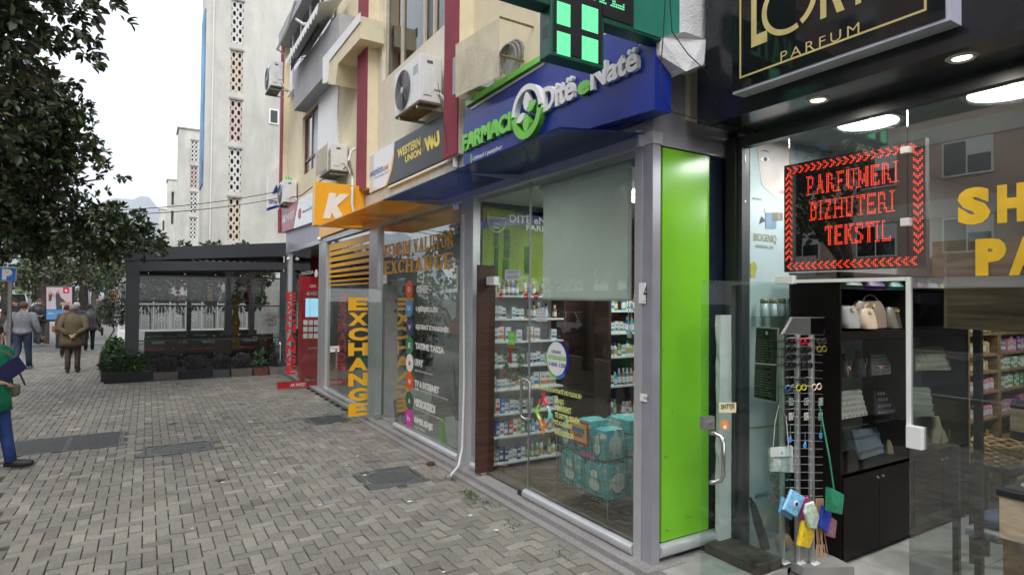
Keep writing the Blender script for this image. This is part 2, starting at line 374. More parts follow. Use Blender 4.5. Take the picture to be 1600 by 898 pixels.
# ---------------------------------------------------------------- ground and paving
BW, BL = .10, .20
pave = M('concrete_paver', (.218, .204, .174), .75, var=.22, scale=55, bump=.35, bscale=260, attr='col', dirt=.28)
joint = M('sandy_joint', (.052, .056, .036), .95, var=.4, scale=30, bump=.5, bscale=100)
asph = M('asphalt', (.055, .055, .058), .85, var=.2, scale=60, bump=.4, bscale=120)
pale = M('pale_flagstone', (.24, .23, .22), .85, var=.15, scale=5, dirt=.2)
g = MB(); g.quad((-900, -300, -.16), (900, -300, -.16), (900, 3000, -.16), (-900, 3000, -.16)); struct(g, 'ground', M('earth', (.09, .09, .075), .95, var=.3, scale=1.))
g = MB(); g.box(-18, -6.6, -40, 300, -.158, -.13); struct(g, 'road', asph)
g = MB(); g.box(-23, -18, -40, 300, -.157, -.02); struct(g, 'far_pavement', pale)
g = MB(); g.box(-6.6, -6.45, -40, 26, -.15, .0)
for k in range(70): g.bbox(-6.62, -6.44, -9+k*.5+.004, -9+(k+1)*.5-.004, -.1, .012, .012)
struct(g, 'kerb', conc)
g = MB(); g.box(-6.45, 3.02, -14, 26.5, -.15, -.018); bed = struct(g, 'paving_bed', joint)
g = MB(); g.box(-6.6, 12, 30, 300, -.15, -.004); struct(g, 'boulevard_pavement', pale)
g = MB(); g.box(-6.6, 9, 26.5, 30, -.156, -.03); struct(g, 'side_street', M('worn_asphalt', (.12, .12, .118), .85, var=.2, dirt=.2))
covers = []
def hole(p):  # service covers interrupt the pavers
    return any(x0 < p[0] < x1 and y0 < p[1] < y1 for x0, x1, y0, y1 in covers)
cA, cB, cC = (-1.52, -.24, 9.55, 10.55), (-.02, .80, 8.72, 9.30), (2.02, 2.68, 6.08, 6.76)
covers = [cA, cB, cC, (2.2, 2.9, 9.6, 10.3)]
# 90-degree herringbone on a 0.1 m grid: module repeats every 4 cells along the diagonal
def herring(x0, x1, y0, y1):
    out = []; nx, ny = int((x1-x0)/BW), int((y1-y0)/BW)
    for a in range(nx):
        for b in range(ny):
            k = (a-b) % 4
            if k == 0: out.append((x0+(a+1)*BW, y0+(b+.5)*BW, 0))      # lies along X
            elif k == 3: out.append((x0+(a+.5)*BW, y0+(b+1)*BW, 1))      # lies along Y
    return out
lay = [b for b in herring(-6.4, 3.2, 1.6, 26.4) if not hole(b) and (b[0] > -.28*b[1]-.6) and b[0] < 3.02]
def visible(b):
    v = Vector((b[0], b[1], -H)); c = [AX[0]*v.x+AX[1]*v.y+AX[2]*v.z][0]
    if c.z < .3: return False
    x, y = 800+F*c.x/c.z, 449+F*c.y/c.z
    return -5 < x < 1605 and y < 903
lay = [b for b in lay if visible(b) or b[1] < 5]
vis = sorted([b for b in lay if visible(b)], key=lambda b: b[0]**2+b[1]**2)[:300]
singles = set(vis)
def brickmesh(jx, jy, tilt):
    bm = bmesh.new(); bmesh.ops.create_cube(bm, size=1)
    for v in bm.verts: v.co = Vector((v.co.x*(BL-.008+jx), v.co.y*(BW-.008+jy), v.co.z*.05-.025+tilt*v.co.x))
    top = [e for e in bm.edges if all(v.co.z > -.01 for v in e.verts)]
    bmesh.ops.bevel(bm, geom=top, offset=.004, segments=1, affect='EDGES'); mb = MB(); mb.add(bm); return mb.mesh('brick', pave)
def colr():
    b = random.gauss(1, .105); t = random.random()
    if t < .10: b *= 1.28
    if t > .93: b *= .74
    wm = random.gauss(.0, .02); return (b*(1+wm), b, b*(1-wm), 1)
bvar = []
for k in range(14):
    me = brickmesh(random.uniform(-.001, .001), random.uniform(-.001, .001), random.uniform(-.012, .012))
    ca = me.color_attributes.new('col', 'FLOAT_COLOR', 'POINT'); c = colr()
    ca.data.foreach_set('color', list(c)*len(me.vertices)); bvar.append(me)
for b in vis:
    o = bpy.data.objects.new('brick', random.choice(bvar)); C.objects.link(o); o.parent = bed
    o.location = (b[0], b[1], random.uniform(-.003, .003)); o.rotation_euler = (0, 0, b[2]*math.pi/2+random.gauss(0, .006)+random.choice((0, math.pi)))
V_, F_, Cc = [], [], []
for b in lay:
    if b in singles: continue
    c, d = (BL-.008)/2, (BW-.008)/2
    if b[2]: c, d = d, c
    z = random.uniform(-.003, .003); n = len(V_); tx, ty = random.gauss(0, .0012), random.gauss(0, .0012); t = .004
    for zz, e in ((-.02, 0), (0, 0), (.004, t)):
        for sx, sy in ((-1, -1), (1, -1), (1, 1), (-1, 1)): V_.append((b[0]+sx*(c-e), b[1]+sy*(d-e), z+zz-.004+(sx*tx+sy*ty if zz else 0)))
    for r0 in (0, 4):
        for k in range(4): F_.append((n+r0+k, n+r0+(k+1) % 4, n+r0+4+(k+1) % 4, n+r0+4+k))
    F_.append((n+8, n+9, n+10, n+11)); Cc += list(colr())*12
me = bpy.data.meshes.new('paver_field'); me.from_pydata(V_, [], F_); me.materials.append(pave)
ca = me.color_attributes.new('col', 'FLOAT_COLOR', 'POINT'); ca.data.foreach_set('color', Cc)
o = bpy.data.objects.new('paver_field', me); C.objects.link(o); o.parent = bed; o['kind'] = 'stuff'
# frames and service covers
castm = M('cast_iron', (.108, .110, .112), .5, .3, var=.35, scale=40, bump=.5, bscale=160)
patch = M('mortar_patch', (.09, .09, .075), .95, var=.3, scale=25, bump=.8, bscale=80)
def cover(name, label, c, split, oval):
    x0, x1, y0, y1 = c; t = thing(name, label, 'manhole cover', ((x0+x1)/2, (y0+y1)/2, 0))
    m = MB(); m.box(x0-.1, x1+.1, y0-.1, y1+.1, -.02, -.008); m.build('surround', patch, t)
    m = MB(); fr = .035
    for a in ((x0, x1, y0, y0+fr), (x0, x1, y1-fr, y1), (x0, x0+fr, y0+fr, y1-fr), (x1-fr, x1, y0+fr, y1-fr)): m.box(*a, -.02, .006)
    m.build('frame', castm, t)
    n = 2 if split else 1; wd = (x1-x0-2*fr-.01*(n+1))/n
    for k in range(n):
        a = x0+fr+.01+k*(wd+.01); m = MB(); m.box(a, a+wd, y0+fr+.01, y1-fr-.01, -.02, 0)
        if oval:
            cx, cy = a+wd/2, (y0+y1)/2; r1, r2 = wd*.42, (y1-y0)*.36
            m.tube([(cx+r1*math.cos(q*math.pi/20), cy+r2*math.sin(q*math.pi/20), 0) for q in range(41)], .008, 6, False)
            for q in range(-5, 6):
                x = cx+q*r1/6.5; hh = r2*.78*math.sqrt(max(0, 1-(q/6.5)**2)); m.box(x-.010, x+.010, cy-hh, cy+hh, 0, .006)
        else:
            for i in range(22):
                for j in range(20):
                    x = a+.03+(wd-.06)*i/21; y = y0+.07+(y1-y0-.14)*j/19; s_ = .012
                    d = 1 if (i+j) % 2 else -1; m.obox(Vector((x, y, .001)), Vector((s_, s_*d, 0)), Vector((-.003*d, .003, 0)), Vector((0, 0, .003)))
        for yy in (.3, .7): m.box(a+wd/2-.05, a+wd/2+.05, y0+(y1-y0)*yy-.008, y0+(y1-y0)*yy+.008, 0, .004)
        m.build('lid', castm, t)
cover('manhole_cover', 'wide dark service cover with two chequered lids side by side', cA, True, False)
cover('manhole_cover', 'single rectangular iron cover with oval ribbed emblem, near the double cover', cB, False, True)
cover('manhole_cover', 'square iron cover with round ribs in the paving by the pharmacy step', cC, False, True)
cover('manhole_cover', 'small dark cover by the yellow exchange doorstep', (2.25, 2.85, 9.65, 10.25), False, False)
# little things lying on the pavers
litter = M('litter_white', (.7, .68, .64), .8); leafbr = M('dry_leaf', (.24, .12, .06), .8)
for k, (px, py) in enumerate([(212, 640), (655, 596), (541, 727), (430, 738), (300, 825), (735, 805), (775, 828), (693, 893), (805, 795), (470, 720), (558, 712), (500, 789), (96, 740), (437, 676), (640, 783), (570, 742), (348, 753)]):
    p = P(px, py, Z=.006); s_ = random.uniform(.012, .028); m = MB()
    m.prism([p+Vector((s_*math.cos(a+random.uniform(-.3, .3)), s_*.7*math.sin(a), random.uniform(0, .004))) for a in (0, 1.2, 2.3, 3.4, 4.6, 5.5)], (0, 0, .002))
    tag(m.build('litter_scrap', litter, at=p), 'tiny white scrap of litter lying on the pavers', 'litter', 'white scraps scattered over the paving')
for (px, py, lb) in [(344, 749, 'brown dry leaf lying on the pavers below the oval ribbed cover'), (270, 661, 'brown dry leaf beyond the wide double service cover')]:
    p = P(px, py, Z=.008); m = MB(); m.rings([[p+Vector((x, wv*s2, z)) for s2 in (-1, -.3, .3, 1)] for x, wv, z in ((-.07, .004, .01), (-.03, .035, 0), (.03, .03, .004), (.07, .003, .015))], False)
    tag(m.build('dry_leaf', leafbr, at=p), lb, 'leaf')
weed = M('weed_green', (.05, .11, .02), .7, var=.4, scale=30)
for k, (px, py, n_) in enumerate(((733, 772, 60), (745, 781, 22), (762, 786, 22), (700, 748, 16), (640, 700, 16), (800, 822, 14), (880, 868, 14))):
    p = P(px, py, Z=.0); m = MB()
    for q in range(n_): a = random.uniform(0, 6.28); c = p+Vector((random.gauss(0, .03), random.gauss(0, .06), 0)); d_ = Vector((math.cos(a)*.02, math.sin(a)*.02, random.uniform(.01, .03))); s_ = Vector((-math.sin(a), math.cos(a), 0))*.006; m.quad(c-s_, c+s_, c+d_+s_*.5, c+d_-s_*.5)
    tag(m.build('weed', weed, at=p), ['largest green weed tuft at the pharmacy step beside the white hose end', 'small weed right of the largest tuft by the pharmacy step', 'small weed in the joint below the pharmacy door', 'little weed between the square cover and the silver post', 'little weed by the exchange window rail', 'little weed along the ledge under the pharmacy window', 'little weed at the ledge near the bottom of the photo'][k], 'weed')
p = P(673, 724, Z=.02); m = MB()
for k in range(7):
    a = k*.9; m.lathe([(.004, 0), (.022, .01), (.024, .03), (.005, .045)], p+Vector((.03*math.cos(a), .022*math.sin(a), -.02)), 7)
tag(m.build('pine_cone', M('pine_brown', (.10, .045, .02), .9, bump=1), at=p), 'small brown clump like a pine cone by the square cover', 'cone')
# ---------------------------------------------------------------- shop building: walls
XF, XW = 3.2, 3.3
bld = thing('shop_building', 'cream and maroon apartment block with shops at street level', 'building', (XF, 3.2, 0))
def wallx(X, th, y0, y1, z0, z1, holes=()):
    m = MB(); ys = sorted({y0, y1, *[h[0] for h in holes], *[h[1] for h in holes]}); zs = sorted({z0, z1, *[h[2] for h in holes], *[h[3] for h in holes]})
    for a, b in zip(ys, ys[1:]):
        for c, d in zip(zs, zs[1:]):
            if any(h[0] <= (a+b)/2 <= h[1] and h[2] <= (c+d)/2 <= h[3] for h in holes): continue
            if a >= y1 or b <= y0: continue
            m.quad((X, a, c), (X, b, c), (X, b, d), (X, a, d)); m.quad((X+th, a, c), (X+th, b, c), (X+th, b, d), (X+th, a, d))
    for h in holes:
        m.quad((X, h[0], h[2]), (X+th, h[0], h[2]), (X+th, h[0], h[3]), (X, h[0], h[3])); m.quad((X, h[1], h[2]), (X+th, h[1], h[2]), (X+th, h[1], h[3]), (X, h[1], h[3]))
        m.quad((X, h[0], h[2]), (X, h[1], h[2]), (X+th, h[1], h[2]), (X+th, h[0], h[2])); m.quad((X, h[0], h[3]), (X, h[1], h[3]), (X+th, h[1], h[3]), (X+th, h[0], h[3]))
    return m
PB = 3.9   # underside of pillars
# wall with windows
w1 = (7.15, 9.65, 5.62, 7.3)
w2 = (12.35, 15.7, 5.05, 6.55)
wallx(XW, .25, 6.4, 10.2, 3.75, 9.5, [w1]).build('wall', cream2, bld)
wallx(XW, .25, 3.3, 6.4, 3.75, 9.5).build('wall', cream, bld)
wallx(XW, .25, 10.5, 17.9, 3.95, 9.5, [w2]).build('wall', cream, bld)
m = MB(); m.box(XW+.25, 12, 17.7, 17.9, 3.2, 9.5); m.box(XW+.25, 12, 3.2, 3.4, 3.4, 9.5); m.box(11.8, 12, 3.4, 17.7, .1, 9.5); m.build('wall', cream, bld)
m = MB(); m.box(XW-.1, 12, 3.2, 17.9, 9.5, 9.8); m.build('roof', conc, bld)
m = MB(); m.box(XW+.25, 12, 3.4, 17.7, 3.3, 3.7); m.build('floor_slab', conc, bld)
def pillar(y0, y1, z0, x=3.1):
    a = tag(MB().box(x, x+.02, y0, y1, z0, 9.5).build('pillar', redp, bld)); MB().box(x+.02, XW, y0+.002, y1-.002, z0+.002, 9.49).build('pillar_core', cream, a)
pillar(6.36, 6.74, 3.72); pillar(9.85, 10.38, 3.85); pillar(17.55, 17.95, 4.3, 3.15)
# upper window of the exchange bay
def window(y0, y1, z0, z1, X, frame, muls, panes, fw=.05, tr=None):
    f = MB(); f.box(X, X+.07, y0, y0+fw, z0, z1); f.box(X, X+.07, y1-fw, y1, z0, z1); f.box(X, X+.07, y0+fw, y1-fw, z0, z0+fw); f.box(X, X+.07, y0+fw, y1-fw, z1-fw, z1)
    for a in muls: f.box(X-.004, X+.066, a-fw/2, a+fw/2, z0+fw, z1-fw)
    if tr: f.box(X+.004, X+.06, y0+fw, y1-fw, tr-fw/2, tr+fw/2)
    fo = f.build('window_frame', frame, bld)
    e = [y0+fw]+list(muls)+[y1-fw]
    for k in range(len(e)-1):
        MB().box(X+.03, X+.036, e[k]+.01, e[k+1]-.01, z0+fw, z1-fw).build('pane', panes[k % len(panes)], fo)
    return fo
beigef = M('beige_frame', (.52, .46, .36), .5); brownf = M('brown_frame', (.20, .085, .07), .5); screenm = M('white_screen', (.88, .88, .88), .5, var=.02)
fo = window(*w1, XW+.06, beigef, [7.65, 8.0, 8.9], [glasst, dark, glasst, glasst], .06)  # black second pane paints the dark of an open gap
for a, b in ((7.2, 7.62), (8.05, 8.86)): MB().box(XW+.17, XW+.18, a, b, w1[2], w1[3]).build('net_curtain', curtain, fo)
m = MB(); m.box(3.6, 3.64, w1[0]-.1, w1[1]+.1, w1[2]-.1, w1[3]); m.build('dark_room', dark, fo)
fo = window(*w2, XW+.06, brownf, [13.4, 14.1, 14.9], [screenm, glasst, curtain, glasst], .06, 5.42)
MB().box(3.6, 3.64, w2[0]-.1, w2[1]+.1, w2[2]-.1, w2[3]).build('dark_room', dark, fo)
MB().box(XW-.03, XW+.01, 12.3, 13.95, 5.1, 6.6).build('screen_panel', screenm, fo)
# balcony and overhanging beams
m = MB(); m.prism([P(459, 173, X=3.0), P(530, 92, X=3.0), P(530, 20, X=3.0), P(459, 112, X=3.0)], (.3, 0, 0)); bal = m.build('balcony', greyw, bld)
a, b = P(455, 108, X=2.98), P(507, 30, X=2.98)
for k in range(2): MB().tube([(2.98, a.y, a.z+.12+.17*k), (2.98, 12.7, a.z+.12+.17*k)], .028, 8).build('rail', anth, bal)
m = MB()
for k in range(24): y = a.y-(a.y-12.8)*k/23; m.tube([(2.98, y, a.z-.05), (2.98, y, a.z+.28)], .012, 5)
m.build('baluster', anth, bal)
m = MB(); m.box(3.0, 3.6, 10.45, 17.5, 9.0, 9.3); m.build('balcony_slab', greyw, bld)
m = MB(); m.prism([P(505, 130, X=2.9), P(505, 92, X=2.9), P(563, 25, X=2.9), P(563, 60, X=2.9), P(528, 100, X=2.9), P(524, 133, X=2.9)], (.4, 0, 0)); m.build('beam', cream, bld)
MB().prism([P(504, 131, X=2.88), P(504, 91, X=2.88), P(562, 20, X=2.88), P(562, 34, X=2.88), P(514, 96, X=2.88), P(512, 128, X=2.88)], (.02, 0, 0)).build('beam_edge', white, bld)
# balcony glazing above the parapet
a = P(470, 100, X=3.25); m = MB()
for k in range(5): m.box(3.2, 3.26, 12.6+k*1.0, 12.66+k*1.0, 7.6, 9.0)
m.box(3.2, 3.26, 12.5, 17.2, 7.5, 7.6); m.build('balcony_frame', white, bld); MB().box(3.22, 3.225, 12.5, 17.0, 7.6, 9.0).build('balcony_pane', glasst, bld)
# striped awning on the balcony
aw = thing('folded_awning', 'white scalloped awning on bent pipes at the far balcony', 'awning', P(470, 40, X=2.4))
m = MB(); pts = []
A0, A1 = P(446, 95, X=2.7), P(497, 5, X=2.7)
m.quad(A0, A1, A1+Vector((.5, 0, .25)), A0+Vector((.5, 0, .25)));
for k in range(14):
    t0, t1 = k/14, (k+1)/14; q0, q1 = A0.lerp(A1, t0), A0.lerp(A1, t1); m.quad(q0, q1, q1-Vector((0, 0, .1)), (q0+q1)/2-Vector((0, 0, .2)), q0-Vector((0, 0, .1)))
m.build('canvas', white, aw)
MB().tube([P(433, 78, X=2.65), P(449, 42, X=2.65), P(462, 0, X=2.65)], .03, 6).build('pipe', white, aw)
MB().tube([P(446, 87, X=3.1), P(432, 76, X=2.65)], .02, 6).build('pipe', white, aw)
MB().tube([P(497, 38, X=3.0), P(474, 38, X=2.8), P(462, 30, X=2.65)], .03, 6).build('pipe', white, aw)
# ---------------------------------------------------------------- ground-floor frames
def yx(px, X=XF): return P(px, 464, X=X).y
posts = [(yx(742), yx(721)), (yx(592), yx(578)), (yx(511), yx(499)), (yx(452), yx(445))]
ff = MB()
ZH = 3.16
for a, b in posts:
    m = MB(); m.box(XF-.03, XF+.06, a, (a+b)/2-.006, .06, ZH); m.box(XF-.022, XF+.06, (a+b)/2+.006, b, .06, ZH); m.build('door_post', alu, bld)
cp = MB().box(XF-.03, XF+.05, 3.32, 3.40, .05, ZH).build('corner_post', alu, bld)
MB().box(XF-.024, XF+.055, 3.215, 3.315, .05, ZH+.3).build('corner_post', alud, bld)
m = MB(); m.box(XF-.036, XF+.06, 3.2, posts[3][1], ZH, ZH+.09); m.build('header_rail', alu, bld)
m = MB(); m.box(XF-.005, XF+.1, 3.3, 10.1, ZH+.09, 3.75); m.build('header_panel', M('panel_beige', (.55, .53, .48), .6, dirt=.2), bld)
m = MB(); m.box(XF-.01, XF+.1, 10.1, 17.0, ZH+.09, 3.95); m.build('header_panel', alud, bld)
# sills, ledge and rail tubes
m = MB(); m.box(2.98, XF+.02, 3.12, 9.9, -.1, .02); m.box(3.06, 3.45, 3.14, 17, .02, .065); struct(m, 'shop_ledge', ledge)
def sill(y0, y1, r=.045): MB().tube([(XF-.01, y0, .105), (XF-.01, y1, .105)], r, 12).build('sill_tube', alu, bld, smooth=True)
yd0, yd1 = P(822, 783, X=XF).y, P(757, 745, X=XF).y
sill(3.41, yd0); sill(yd1, posts[0][0]); sill(posts[0][1]+.02, P(618, 679, X=XF).y); sill(posts[1][1], posts[2][0]); sill(14.3, posts[3][0])
# door number plate and small stickers on the corner post
np_ = thing('number_plate', 'small white house-number plate 4 on the silver corner post', 'number plate', P(1009, 458, X=XF-.035))
MB().box(XF-.036, XF-.031, P(1014, 458, X=XF).y, P(1003.5, 458, X=XF).y, P(1009, 474, X=XF).z, P(1009, 442, X=XF).z).build('plate', paintw, np_)
TX('4', 'digit', dark, XF-.037, (1005.5, 467), (1011.5, 467), (1005.5, 446), parent=np_); TX('rruga', 'small_print', dark, XF-.037, (1005, 472.5), (1012.5, 472.5), (1005, 469.5), parent=np_)
st = thing('door_sticker', 'narrow white paper sticker low on the corner post', 'sticker', P(1009, 620, X=XF-.035))
MB().box(XF-.034, XF-.031, P(1016, 620, X=XF).y, P(1005, 620, X=XF).y, P(1009, 626, X=XF).z, P(1009, 614, X=XF).z).build('paper', paintw, st)
TX('ALARM', 'small_print', dark, XF-.035, (1006, 623), (1014, 623), (1006, 618), parent=st)
# ---------------------------------------------------------------- glazing of the three bays
def pane(name, label, y0, y1, z0=.15, z1=ZH, X=XF+.02, mat=None, cat='shop window', group=None):
    t = thing(name, label, cat, (X, y0, z0)); MB().box(X, X+.008, y0+.003, y1-.003, z0, z1).build('glass_sheet', mat or glass, t); return t
phw = pane('shop_window', 'big pharmacy window with blind, to the right of its glass door', 3.40, yd0)
phd = pane('glass_door', 'pharmacy glass door with the wreath and steel D handle', yd0, yd1, .09, ZH)
phs = pane('shop_window', 'narrow pharmacy side window left of the glass door', yd1, posts[0][0])
def dhandle(par, X, y, z, h=.36, off=.055, r=.013):
    m = MB(); n = 6
    m.tube([(X, y, z-h/2), (X-off*.7, y, z-h/2), (X-off, y, z-h/2+off*.4), (X-off, y, z+h/2-off*.4), (X-off*.7, y, z+h/2), (X, y, z+h/2)], r, 10); m.build('door_handle', steel, par, smooth=True)
ph_h = P(823, 625, X=XF)
m = MB(); zt, zb = P(823, 593, X=3.14).z, P(823, 655, X=3.14).z; y_ = yx(829, 3.14); y2 = yx(816, 3.14)
m.tube([(3.14, y_, zb+.02), (3.14, y_-.0, zt-.02), (3.14, (y_*2+y2)/3, zt), (3.14, (y_+2*y2)/3, zt), (3.14, y2, zt-.02), (3.14, y2, zb+.02), (3.14, (y_+2*y2)/3, zb), (3.14, (y_*2+y2)/3, zb), (3.14, y_, zb+.02)], .014, 10)
m.build('door_handle', steel, phd, smooth=True)
MB().box(3.17, XF+.05, yx(822), yx(815), P(818, 782, X=XF).z, P(818, 768, X=XF).z).build('floor_lock', dark, phd)
MB().box(3.18, 3.24, yx(774), yx(762), P(768, 445, X=XF).z, P(768, 432, X=XF).z).build('patch_fitting', paintw, phd)
m = MB(); m.box(XF+.014, XF+.034, yd0-.004, yd0+.004, .15, ZH); m.build('pane_joint', steelb, phd)
exw = pane('shop_window', 'currency exchange window carrying the white list of services', posts[0][1], P(618, 600, X=XF).y)
ylw = pane('shop_window', 'yellow-striped exchange window beside the letters on its open door', posts[1][1], posts[2][0])
rdw = pane('shop_window', 'farthest shop window with the red kiosk behind it', 14.25, posts[3][0])
ctr = P(604, 450, X=XF).y
tr1 = pane('transom_pane', 'clear transom pane above the open exchange doorway', P(618, 600, X=XF).y, posts[1][0], 2.2, ZH)
# open doors (swung outwards)
def opendoor(label, hinge, free, z0=.1, z1=2.14):
    h, f = Vector((hinge[0], hinge[1], 0)), Vector((free[0], free[1], 0)); d = (f-h).normalized(); n = d.cross(Vector((0, 0, 1)))
    t = thing('glass_door', label, 'door', (h.x, h.y, z0)); c = (h+f)/2; c.z = (z0+z1)/2
    MB().obox(c, (f-h)/2, n*.005, Vector((0, 0, (z1-z0)/2))).build('glass_sheet', glassd, t)
    return t, h, d, n
# ---------------------------------------------------------------- doors with letters
t, h, d, n = opendoor('open glass door with tall yellow EXCHANGE letters down its edge', (3.2, 9.25), (2.41, 9.42))
MB().box(3.12, 3.2, 9.22, 9.27, 2.13, 2.2).build('hinge', steelb, t); MB().box(3.1, 3.2, 9.22, 9.27, .09, .16).build('hinge', steelb, t)
YD = 9.30
def vtext(word, mat, Y, xl, xr, ytop, ybot, par, bold=.05):
    k = len(word); st_ = (ybot-ytop)/k
    for i, ch in enumerate(word):
        a = ytop+st_*i+st_*.06; b = ytop+st_*(i+1)-st_*.08
        TY(ch, 'letter', mat, Y, (xl, b), (xr, b), (xl, a), parent=par, bold=bold, ext=.0015)
vtext('EXCHANGE', yellow, YD, 544, 575, 463, 653, t)
MB().obox(P(525, 667, Y=9.4)+Vector((0, 0, .03)), Vector((.05, 0, 0)), Vector((0, .02, 0)), Vector((0, 0, .035))).build('bottom_fitting', steelb, t)
hx = P(524, 560, Y=9.38); m = MB(); m.tube([(hx.x, 9.4, hx.z+.17), (hx.x, 9.34, hx.z+.15), (hx.x, 9.34, hx.z-.15), (hx.x, 9.4, hx.z-.17)], .014, 8); m.build('door_handle', steel, t, smooth=True)
MB().obox(P(523, 545, Y=9.37), Vector((.07, 0, 0)), Vector((0, .002, 0)), Vector((0, 0, .045))).build('notice', paintw, t)
TY('TERHIQ', 'notice_text', red, 9.366, (516, 547), (531, 547), (516, 542), parent=t)
t, h, d, n = opendoor('open glass door with red EXCHANGE letters and red band at its foot', (3.2, 13.4), (2.42, 13.7))
vtext('EXCHANGE', red, 13.52, 447, 462, 456, 586, t, .04)
MB().prism([P(433, 608, Y=13.5), P(500, 603, Y=13.5), P(500, 593, Y=13.5), P(433, 597, Y=13.5)], (0, -.004, 0)).build('red_band', redd, t)
TY('AK INVEST', 'band_lettering', paintw, 13.49, (454, 604), (478, 602), (454, 599), parent=t)
hx = P(438, 550, Y=13.6); m = MB(); m.tube([(hx.x, 13.68, hx.z+.2), (hx.x, 13.6, hx.z+.17), (hx.x, 13.6, hx.z-.17), (hx.x, 13.68, hx.z-.2)], .018, 8); m.build('door_handle', steel, t, smooth=True)
# ---------------------------------------------------------------- canopies
cn = thing('glass_canopy', 'long dark blue glass canopy over the pharmacy turning yellow at its far end', 'canopy', (2.4, 3.3, 3.2))
ysp = 6.9
def canopy(y0, y1, mat): MB().prism([(2.39, y0, 3.165), (XF, y0, 3.245), (XF, y0, 3.26), (2.39, y0, 3.18)], (0, y1-y0, 0)).build('canopy_panel', mat, cn)
canopy(3.3, 5.0, bluec); canopy(5.005, ysp, bluec); canopy(ysp+.005, 8.5, yelc); canopy(8.505, 10.15, yelc)
m = MB(); m.box(3.12, XF, 3.3, 3.34, 3.15, 3.27); m.build('bracket', alud, cn)
for yy in (5.0, ysp, 8.5):
    MB().prism([(2.6, yy-.01, 3.178), (XF, yy-.01, 3.238), (XF, yy-.01, 3.17)], (0, .02, 0)).build('bracket', alud, cn)
# ---------------------------------------------------------------- blue pharmacy sign
XS = 3.0
ps = thing('pharmacy_sign', 'deep blue pharmacy sign with raised green and white letters', 'sign', (XS, 4.8, 3.3))
m = MB(); m.prism([P(724, 258, X=XS), P(1023, 171, X=XS), P(1023, 62, X=XS), P(724, 184, X=XS)], (.16, 0, 0)); fc = m.build('sign_face', blue, ps)
m = MB(); q = [P(727, 290, X=XS+.1), P(1027, 174, X=XS+.1), P(1027, 15, X=XS+.1), P(727, 160, X=XS+.1)]; m.prism(q, (.1, 0, 0)); m.build('backboard', blue, ps)
MB().prism([P(727, 167, X=XS+.06), P(856, 88, X=XS+.06), P(856, 79, X=XS+.06), P(727, 158, X=XS+.06)], (.12, 0, 0)).build('green_trim', greenl, ps)
MB().prism([P(735, 172, X=XS+.09), P(850, 101, X=XS+.09), P(850, 97, X=XS+.09), P(735, 168, X=XS+.09)], (.02, 0, 0)).build('white_strip', paintw, ps)
E = .035
TX('FARMACI', 'letter', greenl, XS, (722, 238), (797, 205), (722, 212), parent=ps, ext=E, bold=.045, shear=.0, split=True)
TX('Ditë', 'letter', paintw, XS, (847, 177), (896, 157.5), (847, 139), parent=ps, ext=E, bold=.03, split=True)
TX('e', 'letter', greenl, XS, (901.5, 152), (921, 144), (901.5, 131), parent=ps, ext=E, bold=.05, split=True)
TX('Natë', 'letter', paintw, XS, (922, 142.5), (996, 112), (922, 106), parent=ps, ext=E, bold=.03, split=True)
TX('Ushtari i panjohur', 'address_line', paintw, XS, (739, 253), (785, 238), (739, 245), parent=ps, bold=.02)
MB().prism([P(735, 262, X=XS-.003), P(737, 261, X=XS-.003), P(737, 241, X=XS-.003), P(735, 242, X=XS-.003)], (.003, 0, 0)).build('green_dash', greenl, ps)
c0 = P(823, 175, X=XS-.05); ru = P(847, 175, X=XS-.05).y-c0.y; rv = abs(P(823, 133, X=XS-.05).z-c0.z)
def arc(a0, a1, r0, r1, nm, mt, x=XS-.06, th=.06):
    m = MB(); k = 18; pts = [(r1, R(a0+(a1-a0)*i/k)) for i in range(k+1)]+[(r0, R(a1-(a1-a0)*i/k)) for i in range(k+1)]
    q = [Vector((x, c0.y-abs(ru)*r*math.cos(a), c0.z+rv*r*math.sin(a))) for r, a in pts]
    for i in range(k):
        a, b, c, d2 = q[i], q[i+1], q[2*k-i], q[2*k+1-i]; m.prism([a, b, c, d2], (th, 0, 0))
    m.build(nm, mt, ps)
arc(-5, 185, .80, 1.0, 'logo_ring', paintw); arc(180, 362, .72, 1.0, 'logo_ring', greenl)
def leafpoly(x, y, dx, dy, wd, mt):
    l = math.hypot(dx, dy); nx, ny = -dy/l*wd, dx/l*wd; pts = []
    for s_, w_ in ((0, 0), (.2, .7), (.5, 1), (.8, .6), (1, 0), (.8, -.6), (.5, -1), (.2, -.7)): pts.append((x+dx*s_+nx*w_, y+dy*s_+ny*w_))
    MB().prism([Vector((XS-.06, c0.y-abs(ru)*a, c0.z+rv*b)) for a, b in pts], (.05, 0, 0)).build('logo_leaf', mt, ps)
leafpoly(0, .02, 0, .72, .2, paintw); leafpoly(-.05, -.05, -.62, -.2, .16, paintw); leafpoly(.05, 0, .62, .25, .18, greenl); leafpoly(0, -.1, 0, -.68, .22, greenl)
